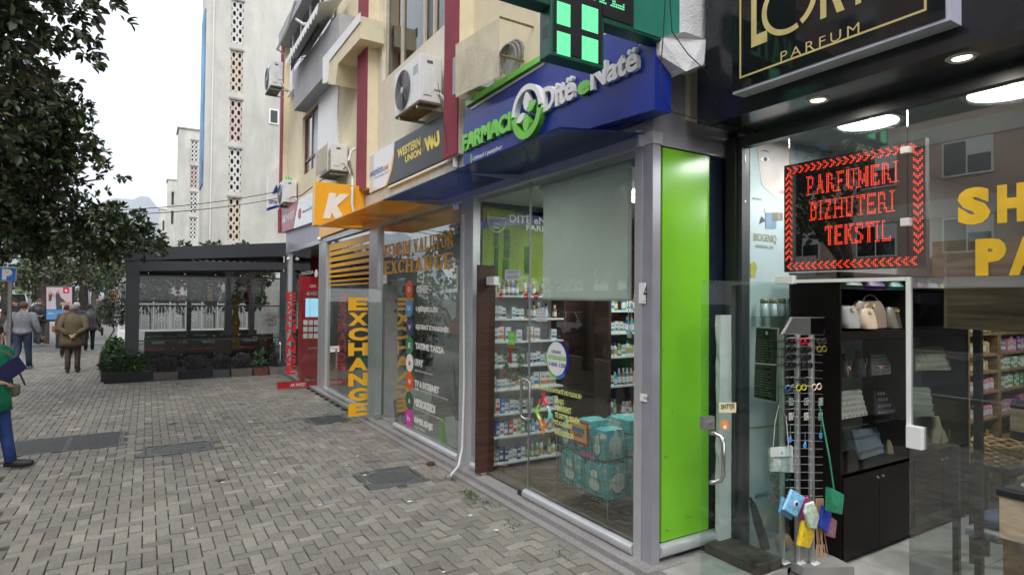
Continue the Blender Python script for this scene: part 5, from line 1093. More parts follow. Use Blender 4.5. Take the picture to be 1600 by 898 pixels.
# downlights in the soffit, round lamps inside
for (px, py, lb) in ((1278, 156, 'recessed round spotlight in the black soffit, nearer the green panel'), (1503, 90, 'recessed round spotlight in the black soffit, at the right')):
    c = P(px, py, Z=3.309); t = thing('spotlight', lb, 'spotlight', c); m = MB(); k = 24
    pr = None
    for q in range(k+1):
        a = 2*math.pi*q/k; p = [c+Vector((r_*math.cos(a), r_*math.sin(a), z)) for r_, z in ((.075, -.001), (.06, -.012), (.045, -.004))]
        if pr: m.quad(pr[0], pr[1], p[1], p[0]); m.quad(pr[1], pr[2], p[2], p[1])
        pr = p
    m.build('trim_ring', steelb, t); MB().disc(c+Vector((0, 0, -.004)), (.044, 0, 0), (0, .044, 0), 20).build('bulb', M('spot_glow', (1, .93, .8), emit=5.), t)
    l = bpy.data.lights.new('spot_light', 'AREA'); l.energy = 3; l.shape = 'DISK'; l.size = .08; l.color = (1, .93, .82); o = bpy.data.objects.new('spot_light', l); C.objects.link(o); o.parent = t; o.location = (0, 0, -.02)
for k, (px, py) in enumerate(((1356, 191), (1578, 140))): c = P(px, py, Z=ZC-.003); lamp('ceiling_lamp', ('bright round ceiling lamp above the red LED board', 'larger bright round ceiling lamp at the right, above the yellow letters')[k], c, (.20, .22)[k], 15)
lamp('ceiling_lamp', 'ceiling lamp over the perfume shelves deep in the shop', Vector((6.9, 1.0, ZC-.003)), .15, 55)  # unseen lamp, added to brighten the perfume shelves
lamp('ceiling_panel', 'lit square ceiling panel deep in the pharmacy', Vector((4.5, 4.7, 3.11)), None, 30, (.3, .3))  # glowing panel added to brighten the pharmacy shelves and blind
lamp('ceiling_panel', 'lit square ceiling panel in the exchange shop', Vector((5.0, 7.9, 3.11)), None, 14, (.3, .3))  # glowing panel added to light the exchange room
# LED board
lb = thing('led_board', 'red LED board reading PARFUMERI BIZHUTERI TEKSTIL behind the perfume shop glass', 'LED board', (4.1, 2.3, 2.2)); XE = XL+.03
y1, y0 = P(1225, 340, X=XE).y, P(1446, 320, X=XE).y; z0, z1 = P(1335, 421, X=XE).z, P(1335, 237, X=XE).z
ledb = M('led_board_black', (.012, .010, .012), .5); MB().box(XE+.002, XE+.05, y0, y1, z0, z1).build('case', ledb, lb)
rled = bpy.data.materials.new('red_led'); rled.use_nodes = True; b_ = rled.node_tree.nodes['Principled BSDF']; b_.inputs['Base Color'].default_value = (.2, .01, .01, 1); b_.inputs['Emission Color'].default_value = (1, .055, .02, 1); b_.inputs['Emission Strength'].default_value = 2.4
pt = (y1-y0)/82; nz = int((z1-z0)/pt)
def dot(m, i, j, s_=.36): y, z = y1-(i+.5)*pt, z0+(j+.5)*pt; m.quad(*[(XE-.0, y+s_*pt*math.cos(a), z+s_*pt*math.sin(a)) for a in [q*math.pi/3 for q in range(6)]])
m = MB()
for i in range(0, 82):
    for j in range(nz):
        if (i+j) % 1 == 0: y, z = y1-(i+.5)*pt, z0+(j+.5)*pt; m.quad((XE+.001, y-.0022, z-.0022), (XE+.001, y+.0022, z-.0022), (XE+.001, y+.0022, z+.0022), (XE+.001, y-.0022, z+.0022))
m.build('unlit_dots', M('unlit_dot', (.05, .035, .035), .4), lb)
for word, j0, hh in (('PARFUMERI', 47, 12), ('BIZHUTERI', 31, 12), ('TEKSTIL', 15, 12)):
    gm, W_ = bitmap(word, hh, .60); i0 = 9+(66-W_)//2+(4 if word == 'TEKSTIL' else 0); m = MB()
    for i, j in gm: dot(m, i0+i, j0+j)
    m.build('lit_word', rled, lb)
m = MB()
for k in range(19):
    for q in range(-2, 3):
        for w_ in (0, 1): dot(m, 2+k*4+2-abs(q)+w_, nz-4+q); dot(m, 2+k*4+abs(q)-0+w_, 3+q)
for k in range((nz-10)//4):
    for q in range(-2, 3):
        for w_ in (0, 1): dot(m, 3+q, 7+k*4+2-abs(q)+w_); dot(m, 78+q, 7+k*4+abs(q)+w_)
m.build('arrow_border', rled, lb)
# yellow letters and oak board on the large glass
sp = thing('glass_lettering', 'big mustard letters SHI and PA cut off at the right on the perfume shop glass', 'lettering', (XL, 1.3, 2.3)); XQ = XL-.006
def sq(word, px0, px1, yb0, yb1, yt0, bo): TX(word, 'letter', mustard, XQ, (px0, yb0), (px1, yb1), (px0, yt0), parent=sp, ext=.006, bold=bo, split=True)
sq('S', 1497, 1548, 353, 353, 296, .07); sq('H', 1559, 1605, 349, 348, 290, .07); sq('P', 1525, 1573, 431, 431, 374, .07); sq('A', 1577, 1635, 430, 430, 371, .07)
ob = thing('display_board', 'oak-grained board hung behind the glass under the yellow letters', 'board', (XL+.1, 1.2, 1.9)); X_ = XL+.07
MB().prism([P(1478, 512, X=X_), P(1650, 523, X=X_), P(1650, 366, X=X_), P(1478, 379, X=X_)], (.03, 0, 0)).build('board', oak, ob)
MB().prism([P(1475, 512, X=X_-.002), P(1479.5, 512, X=X_-.002), P(1479.5, 378, X=X_-.002), P(1475, 378, X=X_-.002)], (.04, 0, 0)).build('edge_strip', oakp, ob)
# poster wall
YW = 3.14; pw = thing('poster', 'pale blue cosmetics poster with an eye, on the side wall behind the narrow glass', 'poster', (4.4, YW, .3))
pbl = M('poster_blue', (.40, .48, .52), .3, var=.06, scale=2); MB().box(P(1170, 400, Y=YW).x, P(1243, 400, Y=YW).x, YW-.012, YW, P(1200, 860, Y=YW).z, P(1200, 205, Y=YW).z).build('poster_sheet', pbl, pw)
MB().box(P(1244, 400, Y=YW).x, P(1286, 400, Y=YW).x, YW-.01, YW, P(1200, 860, Y=YW).z, P(1200, 205, Y=YW).z).build('poster_sheet', pbl, pw)
def PY(nm, mt, pts, dy): return MB().prism([P(*q, Y=YW-.012-dy) for q in pts], (0, -.001, 0)).build(nm, mt, pw)
ell = lambda x, y, a, b, k=14: [(x+a*math.cos(q*2*math.pi/k), y+b*math.sin(q*2*math.pi/k)) for q in range(k)]
PY('face_print', M('print_skin', (.52, .47, .46), .4), [(1182, 225), (1240, 222), (1240, 300), (1215, 312), (1190, 290)], .001); PY('eye_print', paintw, ell(1195, 249, 7, 3.5), .003); PY('iris_print', M('print_iris', (.05, .10, .13), .4), ell(1196, 249, 3, 3.2), .005); PY('brow_print', M('print_brow', (.16, .12, .10), .5), [(1187, 236), (1196, 234), (1203, 239), (1196, 237)], .003)
PY('lip_print', M('print_lip', (.5, .25, .3), .5), ell(1226, 300, 9, 3), .003); PY('jar_print', M('print_jar', (.16, .24, .36), .4), [(1196, 357), (1213, 357), (1213, 332), (1196, 332)], .003); PY('jar_lid_print', M('print_lid', (.5, .52, .55), .3), [(1195, 332), (1214, 332), (1214, 325), (1195, 325)], .003)
grey_t = M('print_grey', (.06, .07, .075), .5); gold_t = M('print_gold', (.28, .22, .1), .5)
TY('BIOGENIQ', 'poster_text', gold_t, YW-.015, (1178, 378), (1213, 378), (1178, 364), parent=pw); TY('PROFESSIONAL CARE', 'poster_text', grey_t, YW-.015, (1181, 387), (1208, 387), (1181, 382), parent=pw); TY('BIOGENIQ', 'poster_text', grey_t, YW-.015, (1180, 780), (1200, 780), (1180, 772), parent=pw); TY('BIOGENIQ', 'poster_text', grey_t, YW-.015, (1176, 312), (1190, 312), (1176, 308), parent=pw)
PY('flower_print', M('print_flower', (.35, .33, .06), .5), [(1172, 412), (1179, 408), (1183, 418), (1179, 433), (1173, 433)], .003)
PY('gold_line', gold_t, [(1172, 667), (1240, 660), (1240, 662), (1172, 669)], .003)
PY('stem_print', grey_t, [(1196, 345), (1186, 350), (1190, 338)], .003)
cnm = M('can_silver', (.42, .47, .52), .3); cnl = M('can_olive', (.22, .22, .12), .4)
canme = (lambda m: (m.lathe([(.028, 0), (.03, .01), (.03, .105)]), setattr(m, 'mi', 1), m.lathe([(.031, .106), (.031, .14), (.02, .146)]), m.mesh('can', [cnm, cnl], True))[3])(MB())
sh = thing('glass_shelf', 'short glass shelf on the poster wall carrying four silver cans', 'shelf', P(1215, 495, Y=3.05)); zc = P(1215, 494, Y=3.05).z; MB().box(P(1184, 495, Y=3.05).x, P(1250, 495, Y=3.05).x, 3.0, 3.12, zc-.008, zc-.001).build('shelf_board', glassd, sh)
for k, x in enumerate((1194, 1208, 1222, 1236)): place(canme, 'can', P(x, 494, Y=3.05), ['silver can with olive lid, leftmost of the four on the glass shelf', 'silver can with olive lid, second from the left on the glass shelf', 'silver can with olive lid, third from the left on the glass shelf', 'silver can with olive lid, rightmost of the four on the glass shelf'][k], 'can', 'cans on the glass shelf').location.z = zc
nb = thing('notice_board', 'black framed notice with dense white print hung behind the narrow glass', 'notice', (4.08, 2.9, 1.5)); X_ = XL+.02
MB().prism([P(1177, 622, X=X_), P(1214, 630, X=X_), P(1216, 512, X=X_), P(1181, 510, X=X_)], (.008, 0, 0)).build('frame', M('frame_champagne', (.4, .38, .3), .4), nb); MB().prism([P(1178.5, 620, X=X_-.002), P(1212.5, 627, X=X_-.002), P(1214.5, 514, X=X_-.002), P(1182, 512, X=X_-.002)], (.002, 0, 0)).build('sheet', M('notice_black', (.015, .015, .017), .9, spec=.1), nb)
gpr = M('print_pale', (.42, .43, .42), .6)
MB().disc(P(1198, 520, X=X_-.004), (0, .012, 0), (0, 0, .015), 12, (-.001, 0, 0)).build('seal', gpr, nb)
for k in range(22):
    if k == 11: continue
    y = 529+k*4.0; w_ = random.uniform(.6, 1); TX(random.choice(['Ky objekt tregtar', 'Rregullore e dyqanit per', 'Te gjitha produktet me', 'Kthimi i mallit behet', 'me kupon tatimor brenda']), 'print', gpr, X_-.003, (1183-k*.12, y+2.6), (1183+27*w_, y+3.2), (1183, y+.6), parent=nb, res=1)
MB().prism([P(1180, 568, X=X_-.004), P(1214, 571, X=X_-.004), P(1214, 569, X=X_-.004), P(1180, 566, X=X_-.004)], (.001, 0, 0)).build('divider', paintw, nb)
# sunglasses rack
RY = 2.68; rx = lambda px: P(px, 700, Y=RY).x
zr0 = .17
rk = thing('sunglasses_rack', 'silver pole rack with a mirror on top for sunglasses, chains and pouches', 'display rack', (rx(1250), RY, .1))
poles = [1224, 1248, 1270, 1289]
def cz(px, py, y=RY): return P(px, py, Y=y)
p0, p1, p2, p3 = P(1166, 868, Z=.17), P(1240, 898, Z=.17), P(1318, 876, Z=.17), P(1290, 855, Z=.17)
MB().prism([(4.07, 3.05, .025), (4.07, 2.60, .025), (4.40, 2.42, .025), (4.45, 2.6, .025), (4.45, 3.05, .025)], (0, 0, .06)).build('base_plate', M('base_grey', (.24, .24, .23), .35, dirt=.2), rk)
yo = {0: 2.74, 1: 2.78, 2: 2.84}
PL = []
for k, px in enumerate(poles[:3]):
    y = (2.74, 2.68, 2.62)[k]; x = P(px-2, 800, Y=y).x; zt = P(px, 523, Y=y).z; PL.append((x, y)); MB().tube([(x, y, .086), (x, y, zt)], .021, 14).build('pole', steelb, rk, smooth=True); m = MB(); m.prism([(x-.05, y-.05, .088), (x+.03, y-.05, .088), (x+.05, y-.01, .088), (x-.03, y-.01, .088)], (0, 0, .004)); m.build('foot_plate', paintw, rk)
MB().prism([cz(1222, 522), cz(1288, 524), cz(1296, 495), cz(1237, 495)], (0, .012, .0)).build('mirror_frame', steelb, rk); MB().prism([cz(1225, 520, RY-.003), cz(1286, 522, RY-.003), cz(1293, 497, RY-.003), cz(1238, 497, RY-.003)], (0, .002, 0)).build('mirror', M('mirror_glass', (.75, .76, .75), .02, 1., var=0), rk)
m_ = None
for k in range(23):
    z = P(1250, 528+k*12.2, Y=RY).z
    for q in range(2):
        a, b = PL[q], PL[q+1]; MB().tube([(a[0]+.01, a[1]-.02, z), ((a[0]+b[0])/2, (a[1]+b[1])/2-.03, z+.006), (b[0]-.01, b[1]-.02, z-.004)], .0028, 4).build('hook', steelb, rk)
    a = PL[2]; MB().tube([(a[0]+.01, a[1]-.02, z), (a[0]+.09, a[1]-.03, z-.008)], .0028, 4).build('hook', steelb, rk)
rky = lambda px: 2.75-(px-1226)*.0028
def specs(px, py, col, label, lens=(.01, .01, .012), y=2.70, rnd=False):
    y = rky(px)-.06
    c = P(px, py, Y=y); t = thing('sunglasses', label, 'sunglasses', c); fm = M('frame_%s' % (col,), col, .25); lm_ = M('lens_%s' % (lens,), lens, .08); s_ = .022
    m = MB(); ln = MB()
    for sx in (-1, 1):
        cc = c+Vector((sx*.031, 0, 0)); k = 14
        pts = [cc+Vector((s_*1.18*math.cos(a)*(1 if rnd else (1+.12*abs(math.sin(2*a)))), 0, s_*(.95 if rnd else .85)*math.sin(a)*(1 if rnd else 1+.12*abs(math.sin(2*a))))) for a in [2*math.pi*q/k for q in range(k+1)]]; m.tube(pts, .0042, 5, False); ln.prism([p+Vector((0, .001, 0)) for p in pts[:-1]], (0, .002, 0))
        m.tube([cc+Vector((sx*.027, 0, .006)), cc+Vector((sx*.03, .05, .004)), cc+Vector((sx*.026, .11, -.012))], .003, 4)
    m.tube([c+Vector((-.008, 0, .005)), c+Vector((.008, 0, .005))], .003, 4); m.build('frame', fm, t); ln.build('lens', lm_, t)
K_ = (.012, .012, .014); rr_ = [(1236, 534, K_, 'black sunglasses, top of the left column of the rack'), (1258, 533, (.45, .01, .03), 'glossy red sunglasses on the top row of the rack'), (1284, 533, (.02, .02, .02), 'dark sunglasses in shade, top of the right column of the rack'),
 (1236, 546, K_, 'black sunglasses with a red tag, second in the left column of the rack'), (1260, 546, K_, 'black sunglasses under the red pair on the rack'), (1284, 545, (.2, .15, .02), 'olive and yellow sunglasses, second in the right column of the rack'),
 (1236, 558, K_, 'black square sunglasses, third in the left column of the rack'), (1260, 558, K_, 'black square sunglasses, third in the middle column of the rack'), (1236, 571, K_, 'large black sunglasses, fourth in the left column of the rack'), (1262, 571, K_, 'large black sunglasses, fourth in the middle column of the rack'),
 (1256, 594, K_, 'black wraparound sunglasses hanging alone above the coloured pairs'), (1235, 606, (.03, .10, .28), 'blue round sunglasses on the coloured row of the rack'), (1252, 605, (.62, .58, .02), 'bright yellow sunglasses on the coloured row of the rack'), (1276, 604, (.62, .48, .36), 'beige round sunglasses on the coloured row of the rack')]
for px, py, col, l_ in rr_: specs(px, py, col, l_, rnd='round' in l_, y=2.68)
# hanging chains, pendants, pouches, bags
pearl = M('pearl', (.55, .50, .45), .3); pblue = M('pendant_blue', (.05, .25, .55), .3)
for k, (px, py, nm) in enumerate(((1236, 622, 'dark'), (1260, 622, 'dark'), (1282, 622, 'dark'), (1236, 645, 'pearl'), (1260, 645, 'pink'), (1282, 645, 'dark'))):
    c = P(px, py, Y=rky(px)-.05); t = thing('bracelet_bunch', 'bunch of small %s bead bracelets on the %s hook, %s row under the coloured sunglasses' % (nm, ['left', 'middle', 'right'][k % 3], ['first', 'second'][k//3]), 'jewellery', c); m = MB()
    for q in range(6):
        x = c.x+(q-2.5)*.009
        for z in range(7): m.lathe([(.001, -.004), (.004, 0), (.001, .004)], (x, c.y+random.uniform(-.004, .004), c.z-.008*z), 5)
    m.build('beads', pearl if nm != 'dark' else steelb, t)
for k, (px, py) in enumerate(((1235, 687), (1258, 696), (1283, 681))):
    c = P(px, py, Y=rky(px)-.05); t = thing('pendant', 'blue round pendant on a key ring, %s of three on the rack' % ['leftmost', 'lowest', 'rightmost'][k], 'pendant', c); MB().disc(c, (.017, 0, 0), (0, 0, .02), 14, (0, .006, 0)).build('disc', pblue, t); m = MB(); m.tube([c+Vector((.006*math.cos(a), 0, .03+.012*math.sin(a))) for a in [q*math.pi/5 for q in range(11)]], .0018, 4, False); m.tube([c+Vector((0, 0, .042)), c+Vector((0, 0, .1))], .0018, 4); m.build('chain', steelb, t)
def pouch(label, pts, y, col, th=.035, nm='pouch', cat='pouch', strap=None, mt=None, rough=.5):
    if nm != 'handbag': y = rky(sum(p[0] for p in pts)/len(pts))-.13+(y-2.64)*.8
    c = P(sum(p[0] for p in pts)/len(pts), max(p[1] for p in pts), Y=y); t = thing(nm, label, cat, c); mt = mt or M('%s_%s' % (nm, (col,)), col, rough, var=.25, scale=40, bump=1., bscale=28)
    ctr = Vector((0, 0, 0)); P3 = [P(*p, Y=y) for p in pts]
    for p in P3: ctr += p/len(P3)
    m = MB(); m.rings([[ctr.lerp(p, s_)+Vector((0, dy*th, 0)) for p in P3] for s_, dy in ((.6, -.5), (.92, -.38), (1, 0), (.92, .38), (.6, .5))]); m.build('body', mt, t, smooth=True)
    if strap: MB().tube([P(*q, Y=y+.005) for q in strap], .0035, 5).build('strap', mt, t)
    return t, ctr
t, c = pouch('white flap handbag hanging at the left of the rack', [(1204, 736), (1238, 738), (1236, 695), (1203, 699)], 2.74, (.60, .64, .62), .06, 'handbag', 'handbag', [(1208, 698), (1211, 660), (1217, 632)]); m = MB(); m.prism([P(1203, 713, Y=2.702), P(1238, 712, Y=2.702), P(1236, 696, Y=2.702), P(1203, 699, Y=2.702)], (0, -.006, 0)); m.build('flap', M('flap_white', (.55, .59, .57), .4), t); MB().disc(P(1222, 707, Y=2.692), (.008, 0, 0), (0, 0, .008), 12, (0, -.003, 0)).build('clasp', steelb, t)
MB().tube([P(1232, 696, Y=2.67), P(1228, 650, Y=2.7), P(1218, 633, Y=2.72)], .0035, 5).build('strap', steelb, t)
t, c = pouch('light blue patterned pouch with an eye emblem, in front of its twin', [(1222, 795), (1243, 808), (1257, 776), (1236, 763)], 2.64, (.20, .45, .68), .03); MB().disc(c+Vector((0, -.018, 0)), (.028, 0, 0), (0, 0, .024), 14, (0, -.003, 0)).build('eye_emblem', paintw, t); MB().disc(c+Vector((0, -.025, 0)), (.015, 0, 0), (0, 0, .015), 12, (0, -.003, 0)).build('eye_emblem', blue, t)
pouch('light blue patterned pouch half hidden behind its twin', [(1217, 800), (1236, 812), (1240, 790), (1222, 774)], 2.68, (.16, .38, .62), .03)
pouch('crumpled yellow pouch lowest on the rack', [(1246, 852), (1262, 856), (1270, 838), (1268, 815), (1254, 812), (1250, 832)], 2.66, (.72, .50, .01), .04, rough=.25)
pouch('pale mint pouch on the rack pressed between the yellow and blue ones', [(1263, 824), (1274, 826), (1279, 806), (1270, 782), (1259, 786), (1256, 800)], 2.64, (.50, .60, .48), .03)
pouch('magenta pouch behind the mint one', [(1250, 815), (1262, 812), (1262, 775), (1256, 776)], 2.70, (.35, .03, .15), .03); pouch('deep blue pouch hanging right of the cords', [(1280, 822), (1292, 832), (1298, 800), (1292, 792), (1284, 788)], 2.70, (.02, .05, .45), .03)
pouch('dark patterned pouch at the right edge of the rack', [(1290, 836), (1303, 840), (1306, 812), (1296, 806)], 2.74, (.25, .12, .16), .03)
t, c = pouch('green shoulder bag hanging by a long strap in front of the black cabinet', [(1293, 798), (1312, 803), (1315, 770), (1294, 760)], 2.66, (.02, .22, .11), .06, 'shoulder_bag', 'bag', None); MB().tube([P(1303, 764, Y=2.42), P(1296, 715, Y=2.45), P(1280, 632, Y=2.56)], .006, 6).build('strap', M('strap_green', (.02, .20, .10)), t); MB().tube([P(1297, 765, Y=2.38), P(1300, 785, Y=2.37), P(1306, 790, Y=2.37)], .004, 5).build('handle', M('strap_green', (.02, .20, .10)), t)
t = thing('cord_bunch', 'bunch of long beige cords looping to the rack base', 'cords', P(1280, 860, Y=2.55)); m = MB(); beige = M('cord_beige', (.45, .28, .18), .8)
for q in range(9): x = 1275+q*1.4; w_ = random.uniform(-9, 12); m.tube([P(x, 778, Y=2.55), P(x+w_*.2, 830, Y=2.53), P(x+w_, 862, Y=2.53), P(x+w_*.8-2, 870, Y=2.52), P(x+w_*.3, 850, Y=2.53)], .003, 4)
m.build('cords', beige, t)
t = thing('shell_necklace', 'string of brown shells hanging beside the white handbag', 'necklace', P(1213, 785, Y=2.80)); m = MB()
for k in range(46): p = P(1210+random.uniform(-8, 12), 742+k*.95, Y=2.80+random.uniform(-.02, .02)); m.lathe([(.002, -.008), (.009, 0), (.002, .01)], p, 6)
m.build('shells', M('shell_brown', (.24, .12, .08), .4, var=.5, scale=60), t)
t = thing('ball', 'tan leather ball lying on the rack base plate', 'ball', (4.2, 2.87, .088)); q = P(1226, 868, Y=2.86); MB().lathe([(.002, 0)]+[(.062*math.sin(a), .062-.062*math.cos(a)) for a in [k*math.pi/10 for k in range(1, 10)]]+[(.002, .124)], (q.x, 2.87, .088), 18).build('ball', M('tan_leather', (.42, .26, .16), .5, var=.2), t, smooth=True)
t = thing('folded_umbrella', 'long dark folded umbrella leaning behind the narrow glass', 'umbrella', P(1196, 870, Y=2.95)); a, b = P(1198, 862, Y=2.95), P(1175, 783, Y=2.98); m = MB(); m.tube([a, a.lerp(b, .1), a.lerp(b, .6), a.lerp(b, .97)], [.02, .038, .034, .022], 9); m.build('canopy', M('umbrella_charcoal', (.03, .03, .035), .8, bump=.6), t, smooth=True); MB().tube([a.lerp(b, .97), b, b+Vector((-.02, 0, .03))], .012, 7).build('handle', dark, t)
# ---------------------------------------------------------------- inside the perfume shop
YB = 2.56; bx0 = P(1313, 700, Y=YB).x; bx1 = P(1424, 700, Y=YB).x; bxz = lambda y, px=1330: P(px, y, Y=YB).z
cabg = glassmat('cabinet_glass', (.95, .97, .96), .6)
def cabinet(label, x0, x1, ydepth, upper):
    t = thing('display_cabinet', label, 'display cabinet', (x0, YB, ZF)); zb_, zm_, zt_ = ZF+.01, bxz(738), bxz(425)
    m = MB(); m.box(x0, x0+.02, YB, YB+ydepth, zb_, zt_); m.box(x1-.02, x1, YB, YB+ydepth, zb_, zt_); m.box(x0+.02, x1-.02, YB+.003, YB+ydepth, zt_-.02, zt_); m.box(x0+.02, x1-.02, YB+ydepth-.02, YB+ydepth-.003, zb_, zt_-.021); m.build('carcass', cabm, t)
    w_ = (x1-x0-.05)/2
    for k in (0, 1): d_ = MB().bbox(x0+.022+k*(w_+.004), x0+.022+k*(w_+.004)+w_, YB-.012, YB+.006, zb_+.03, zm_-.03, .002).build('door', cabm, t); MB().disc((x0+.025+w_+(.04 if k else -.04), YB-.012, zm_-.08), (.009, 0, 0), (0, 0, .009), 10, (0, -.015, 0)).build('knob', steelb, d_)
    for z in upper: MB().box(x0+.021, x1-.021, YB+.01, YB+ydepth-.022, z-.008, z).build('glass_shelf', cabg if z > zm_+.05 and z < bxz(525) else cabm, t)
    MB().box(x0+.02, x1-.02, YB, YB+.02, bxz(532), bxz(520)).build('rail', cabm, t)
    MB().box(x0+.022, x1-.022, YB+ydepth-.03, YB+ydepth-.021, zm_, bxz(532)).build('back_panel', M('cabinet_back', (.20, .22, .23), .5), t)
    for k in (0, 1): MB().box(x0+.03+k*w_, x0+.03+(k+1)*w_-.004, YB+.004, YB+.009, zm_, bxz(533)).build('glass_door', cabg, t)
    return t, zm_
UP = [bxz(738), bxz(668), bxz(590), bxz(518), bxz(445)]
cabinet('black jewellery cabinet facing the doorway, bags on its upper shelf', bx0, bx1, .42, UP); xe = P(1514, 700, Y=YB).x
cabinet('black jewellery cabinet behind the large glass, next to the perfume shelves', bx1+.01, xe, .42, UP)
def Q(px, py, dy=.1): return P(px, py, Y=YB+dy)
def bust(px, py0, py1, col, label):
    c = Q(px, py1, .18); h_ = Q(px, py0, .18).z-c.z; t = thing('necklace_bust', label, 'jewellery bust', c); m = MB(); rg = []
    for z, rx_, ry_, dx in ((0, .30, .12, 0), (.12, .36, .16, 0), (.45, .34, .15, .02), (.62, .26, .12, .03), (.74, .13, .09, .02), (.95, .11, .08, 0), (1, .10, .07, 0)): rg.append([c+Vector((h_*(dx+rx_*math.cos(a)), h_*ry_*math.sin(a)-h_*.1*(1-z), h_*z)) for a in [k*math.pi/7 for k in range(14)]])
    m.rings(rg); m.build('bust', col, t, smooth=True); m = MB(); m.tube([c+Vector((h_*.2*math.sin(a), -h_*(.22-.04*math.cos(a)), h_*(.52-.26*math.cos(a)))) for a in [-2.4+k*.3 for k in range(17)]], .004, 5); m.build('necklace', goldl if col == dark else steelb, t); return t
velvet = M('black_velvet', (.01, .01, .012), .9); linen = M('linen_bust', (.46, .36, .26), .9, bump=.6)
bust(1318, 552, 588, velvet, 'black bust with gold chain at the left edge of the cabinet'); bust(1340, 546, 588, velvet, 'black bust with silver chain on the top glass shelf'); bust(1392, 668, 714, linen, 'beige linen neck bust on the lowest shelf of the cabinet'); bust(1462, 650, 712, linen, 'pale tall bust behind the large glass')
def tray(label, pts, col, items, y=.12, n=(4, 3)):
    t = thing('jewellery_tray', label, 'tray', Q(*pts[0], y)); P3 = [Q(p[0], p[1], y+(.10 if k >= 2 else 0)) for k, p in enumerate(pts)]; MB().prism(P3, (0, .02, 0)).build('tray', col, t)
    m = MB()
    for i in range(n[0]):
        for j in range(n[1]):
            u, v = (i+.5)/n[0], (j+.5)/n[1]; c = P3[0].lerp(P3[1], u).lerp(P3[3].lerp(P3[2], u), v)+Vector((0, -.012, 0)); r_ = .012
            m.tube([c+Vector((r_*math.cos(a), 0, r_*math.sin(a))) for a in [q*math.pi/4 for q in range(9)]], .003, 4, False)
    m.build('rings', items, t); return t
trg = M('tray_grey', (.30, .30, .28), .8)
tray('sloping tray of pale bangles on the middle shelf of the cabinet', [(1316, 655), (1356, 648), (1344, 608), (1313, 612)], trg, pearl, n=(6, 5)); tray('dark rack of hanging earrings on the middle shelf of the cabinet', [(1369, 648), (1403, 645), (1402, 608), (1368, 610)], velvet, steelb, n=(8, 4)); tray('rack of silver earrings on the top glass shelf of the cabinet', [(1360, 586), (1390, 584), (1388, 552), (1358, 553)], velvet, steelb, n=(8, 6))
tray('blue-grey ridged display pad leaning on the lowest shelf', [(1345, 718), (1382, 706), (1370, 667), (1331, 672)], M('pad_blue', (.10, .13, .17), .8), M('pad_ridge', (.16, .19, .23), .8), n=(9, 2))
tray('large cream pad of necklaces behind the large glass', [(1432, 578), (1486, 578), (1482, 540), (1428, 543)], M('pad_cream', (.30, .29, .23), .8), goldl, n=(8, 4)); tray('pale pad of bangles behind the large glass, middle shelf', [(1428, 650), (1460, 650), (1452, 605), (1424, 605)], trg, pearl, n=(7, 4))
for k, (x, y) in enumerate(((1325, 586), (1376, 584))):
    c = Q(x, y, .08); t = thing('flower_stand', ['small pink flower ornament at the left of the top glass shelf', 'small pink flower ornament before the earring rack'][k], 'ornament', c); MB().tube([c, c+Vector((0, 0, .05))], .004, 5).build('stem', goldl, t); m = MB()
    for q in range(12): m.lathe([(.002, -.008), (.01, 0), (.002, .008)], c+Vector((random.uniform(-.03, .03), random.uniform(-.01, .01), .05+random.uniform(-.01, .015))), 6)
    m.build('petals', M('petal_pink', (.5, .2, .18), .6), t)
def bag(label, px0, px1, py0, py1, col, dy=.1, handle=True):
    c = Q((px0+px1)/2, py1, dy); x0, x1 = Q(px0, py1, dy).x, Q(px1, py1, dy).x; h_ = Q(px0, py0, dy).z-c.z; t = thing('handbag', label, 'handbag', c); m = MB(); mt = M('bag_%s' % (col,), col, .45, var=.1)
    rg = []
    for z, s_ in ((0, .9), (.05, .98), (.3, 1), (.6, .96), (.85, .84), (.96, .7), (1, .6)): d_ = .065*(1-.55*z); rg.append([Vector((c.x+(x1-x0)/2*s_*abs(math.cos(a))**.5*(1 if math.cos(a) > 0 else -1), c.y+d_*abs(math.sin(a))**.7*(1 if math.sin(a) > 0 else -1), c.z+h_*(z+.03*math.sin(a*3+px0)*(z > .2)))) for a in [q*math.pi/8+.01 for q in range(16)]])
    m.rings(rg); m.build('body', mt, t, smooth=True); MB().box(c.x-.02, c.x+.02, c.y-.05, c.y-.035, c.z+h_*.78, c.z+h_*.9).build('clasp', goldl, t)
    if handle: MB().tube([Vector((c.x+(x1-x0)*.22*math.cos(a), c.y-.02, c.z+h_*.95+h_*.28*math.sin(a))) for a in [k*math.pi/10 for k in range(11)]], .006, 6).build('handle', mt, t)
bag('taupe structured handbag in the middle of the top shelf', 1330, 1382, 470, 512, (.22, .17, .13), .14); bag('pale grey handbag at the left of the top shelf', 1312, 1337, 478, 512, (.25, .26, .25), .08, False); bag('cream dome handbag in front of the taupe one', 1340, 1364, 482, 513, (.42, .34, .25), .05); bag('dark olive handbag at the right of the top shelf', 1380, 1408, 480, 512, (.12, .11, .08), .12, False)
bag('pale mint bag on the cabinet roof, leftmost', 1314, 1343, 436, 451, (.28, .38, .36), .1, False); bag('purple bag on the cabinet roof', 1346, 1378, 434, 453, (.14, .07, .26), .1, False); bag('turquoise round bag on the cabinet roof', 1382, 1412, 434, 453, (.10, .40, .33), .1, False); bag('maroon bag behind the large glass on the cabinet roof', 1424, 1440, 434, 452, (.22, .03, .06), .1, False); bag('light grey bag behind the large glass on the cabinet roof', 1441, 1460, 434, 452, (.35, .33, .32), .1, False); bag('mustard bag behind the large glass on the cabinet roof', 1461, 1478, 434, 453, (.45, .38, .05), .1, False)
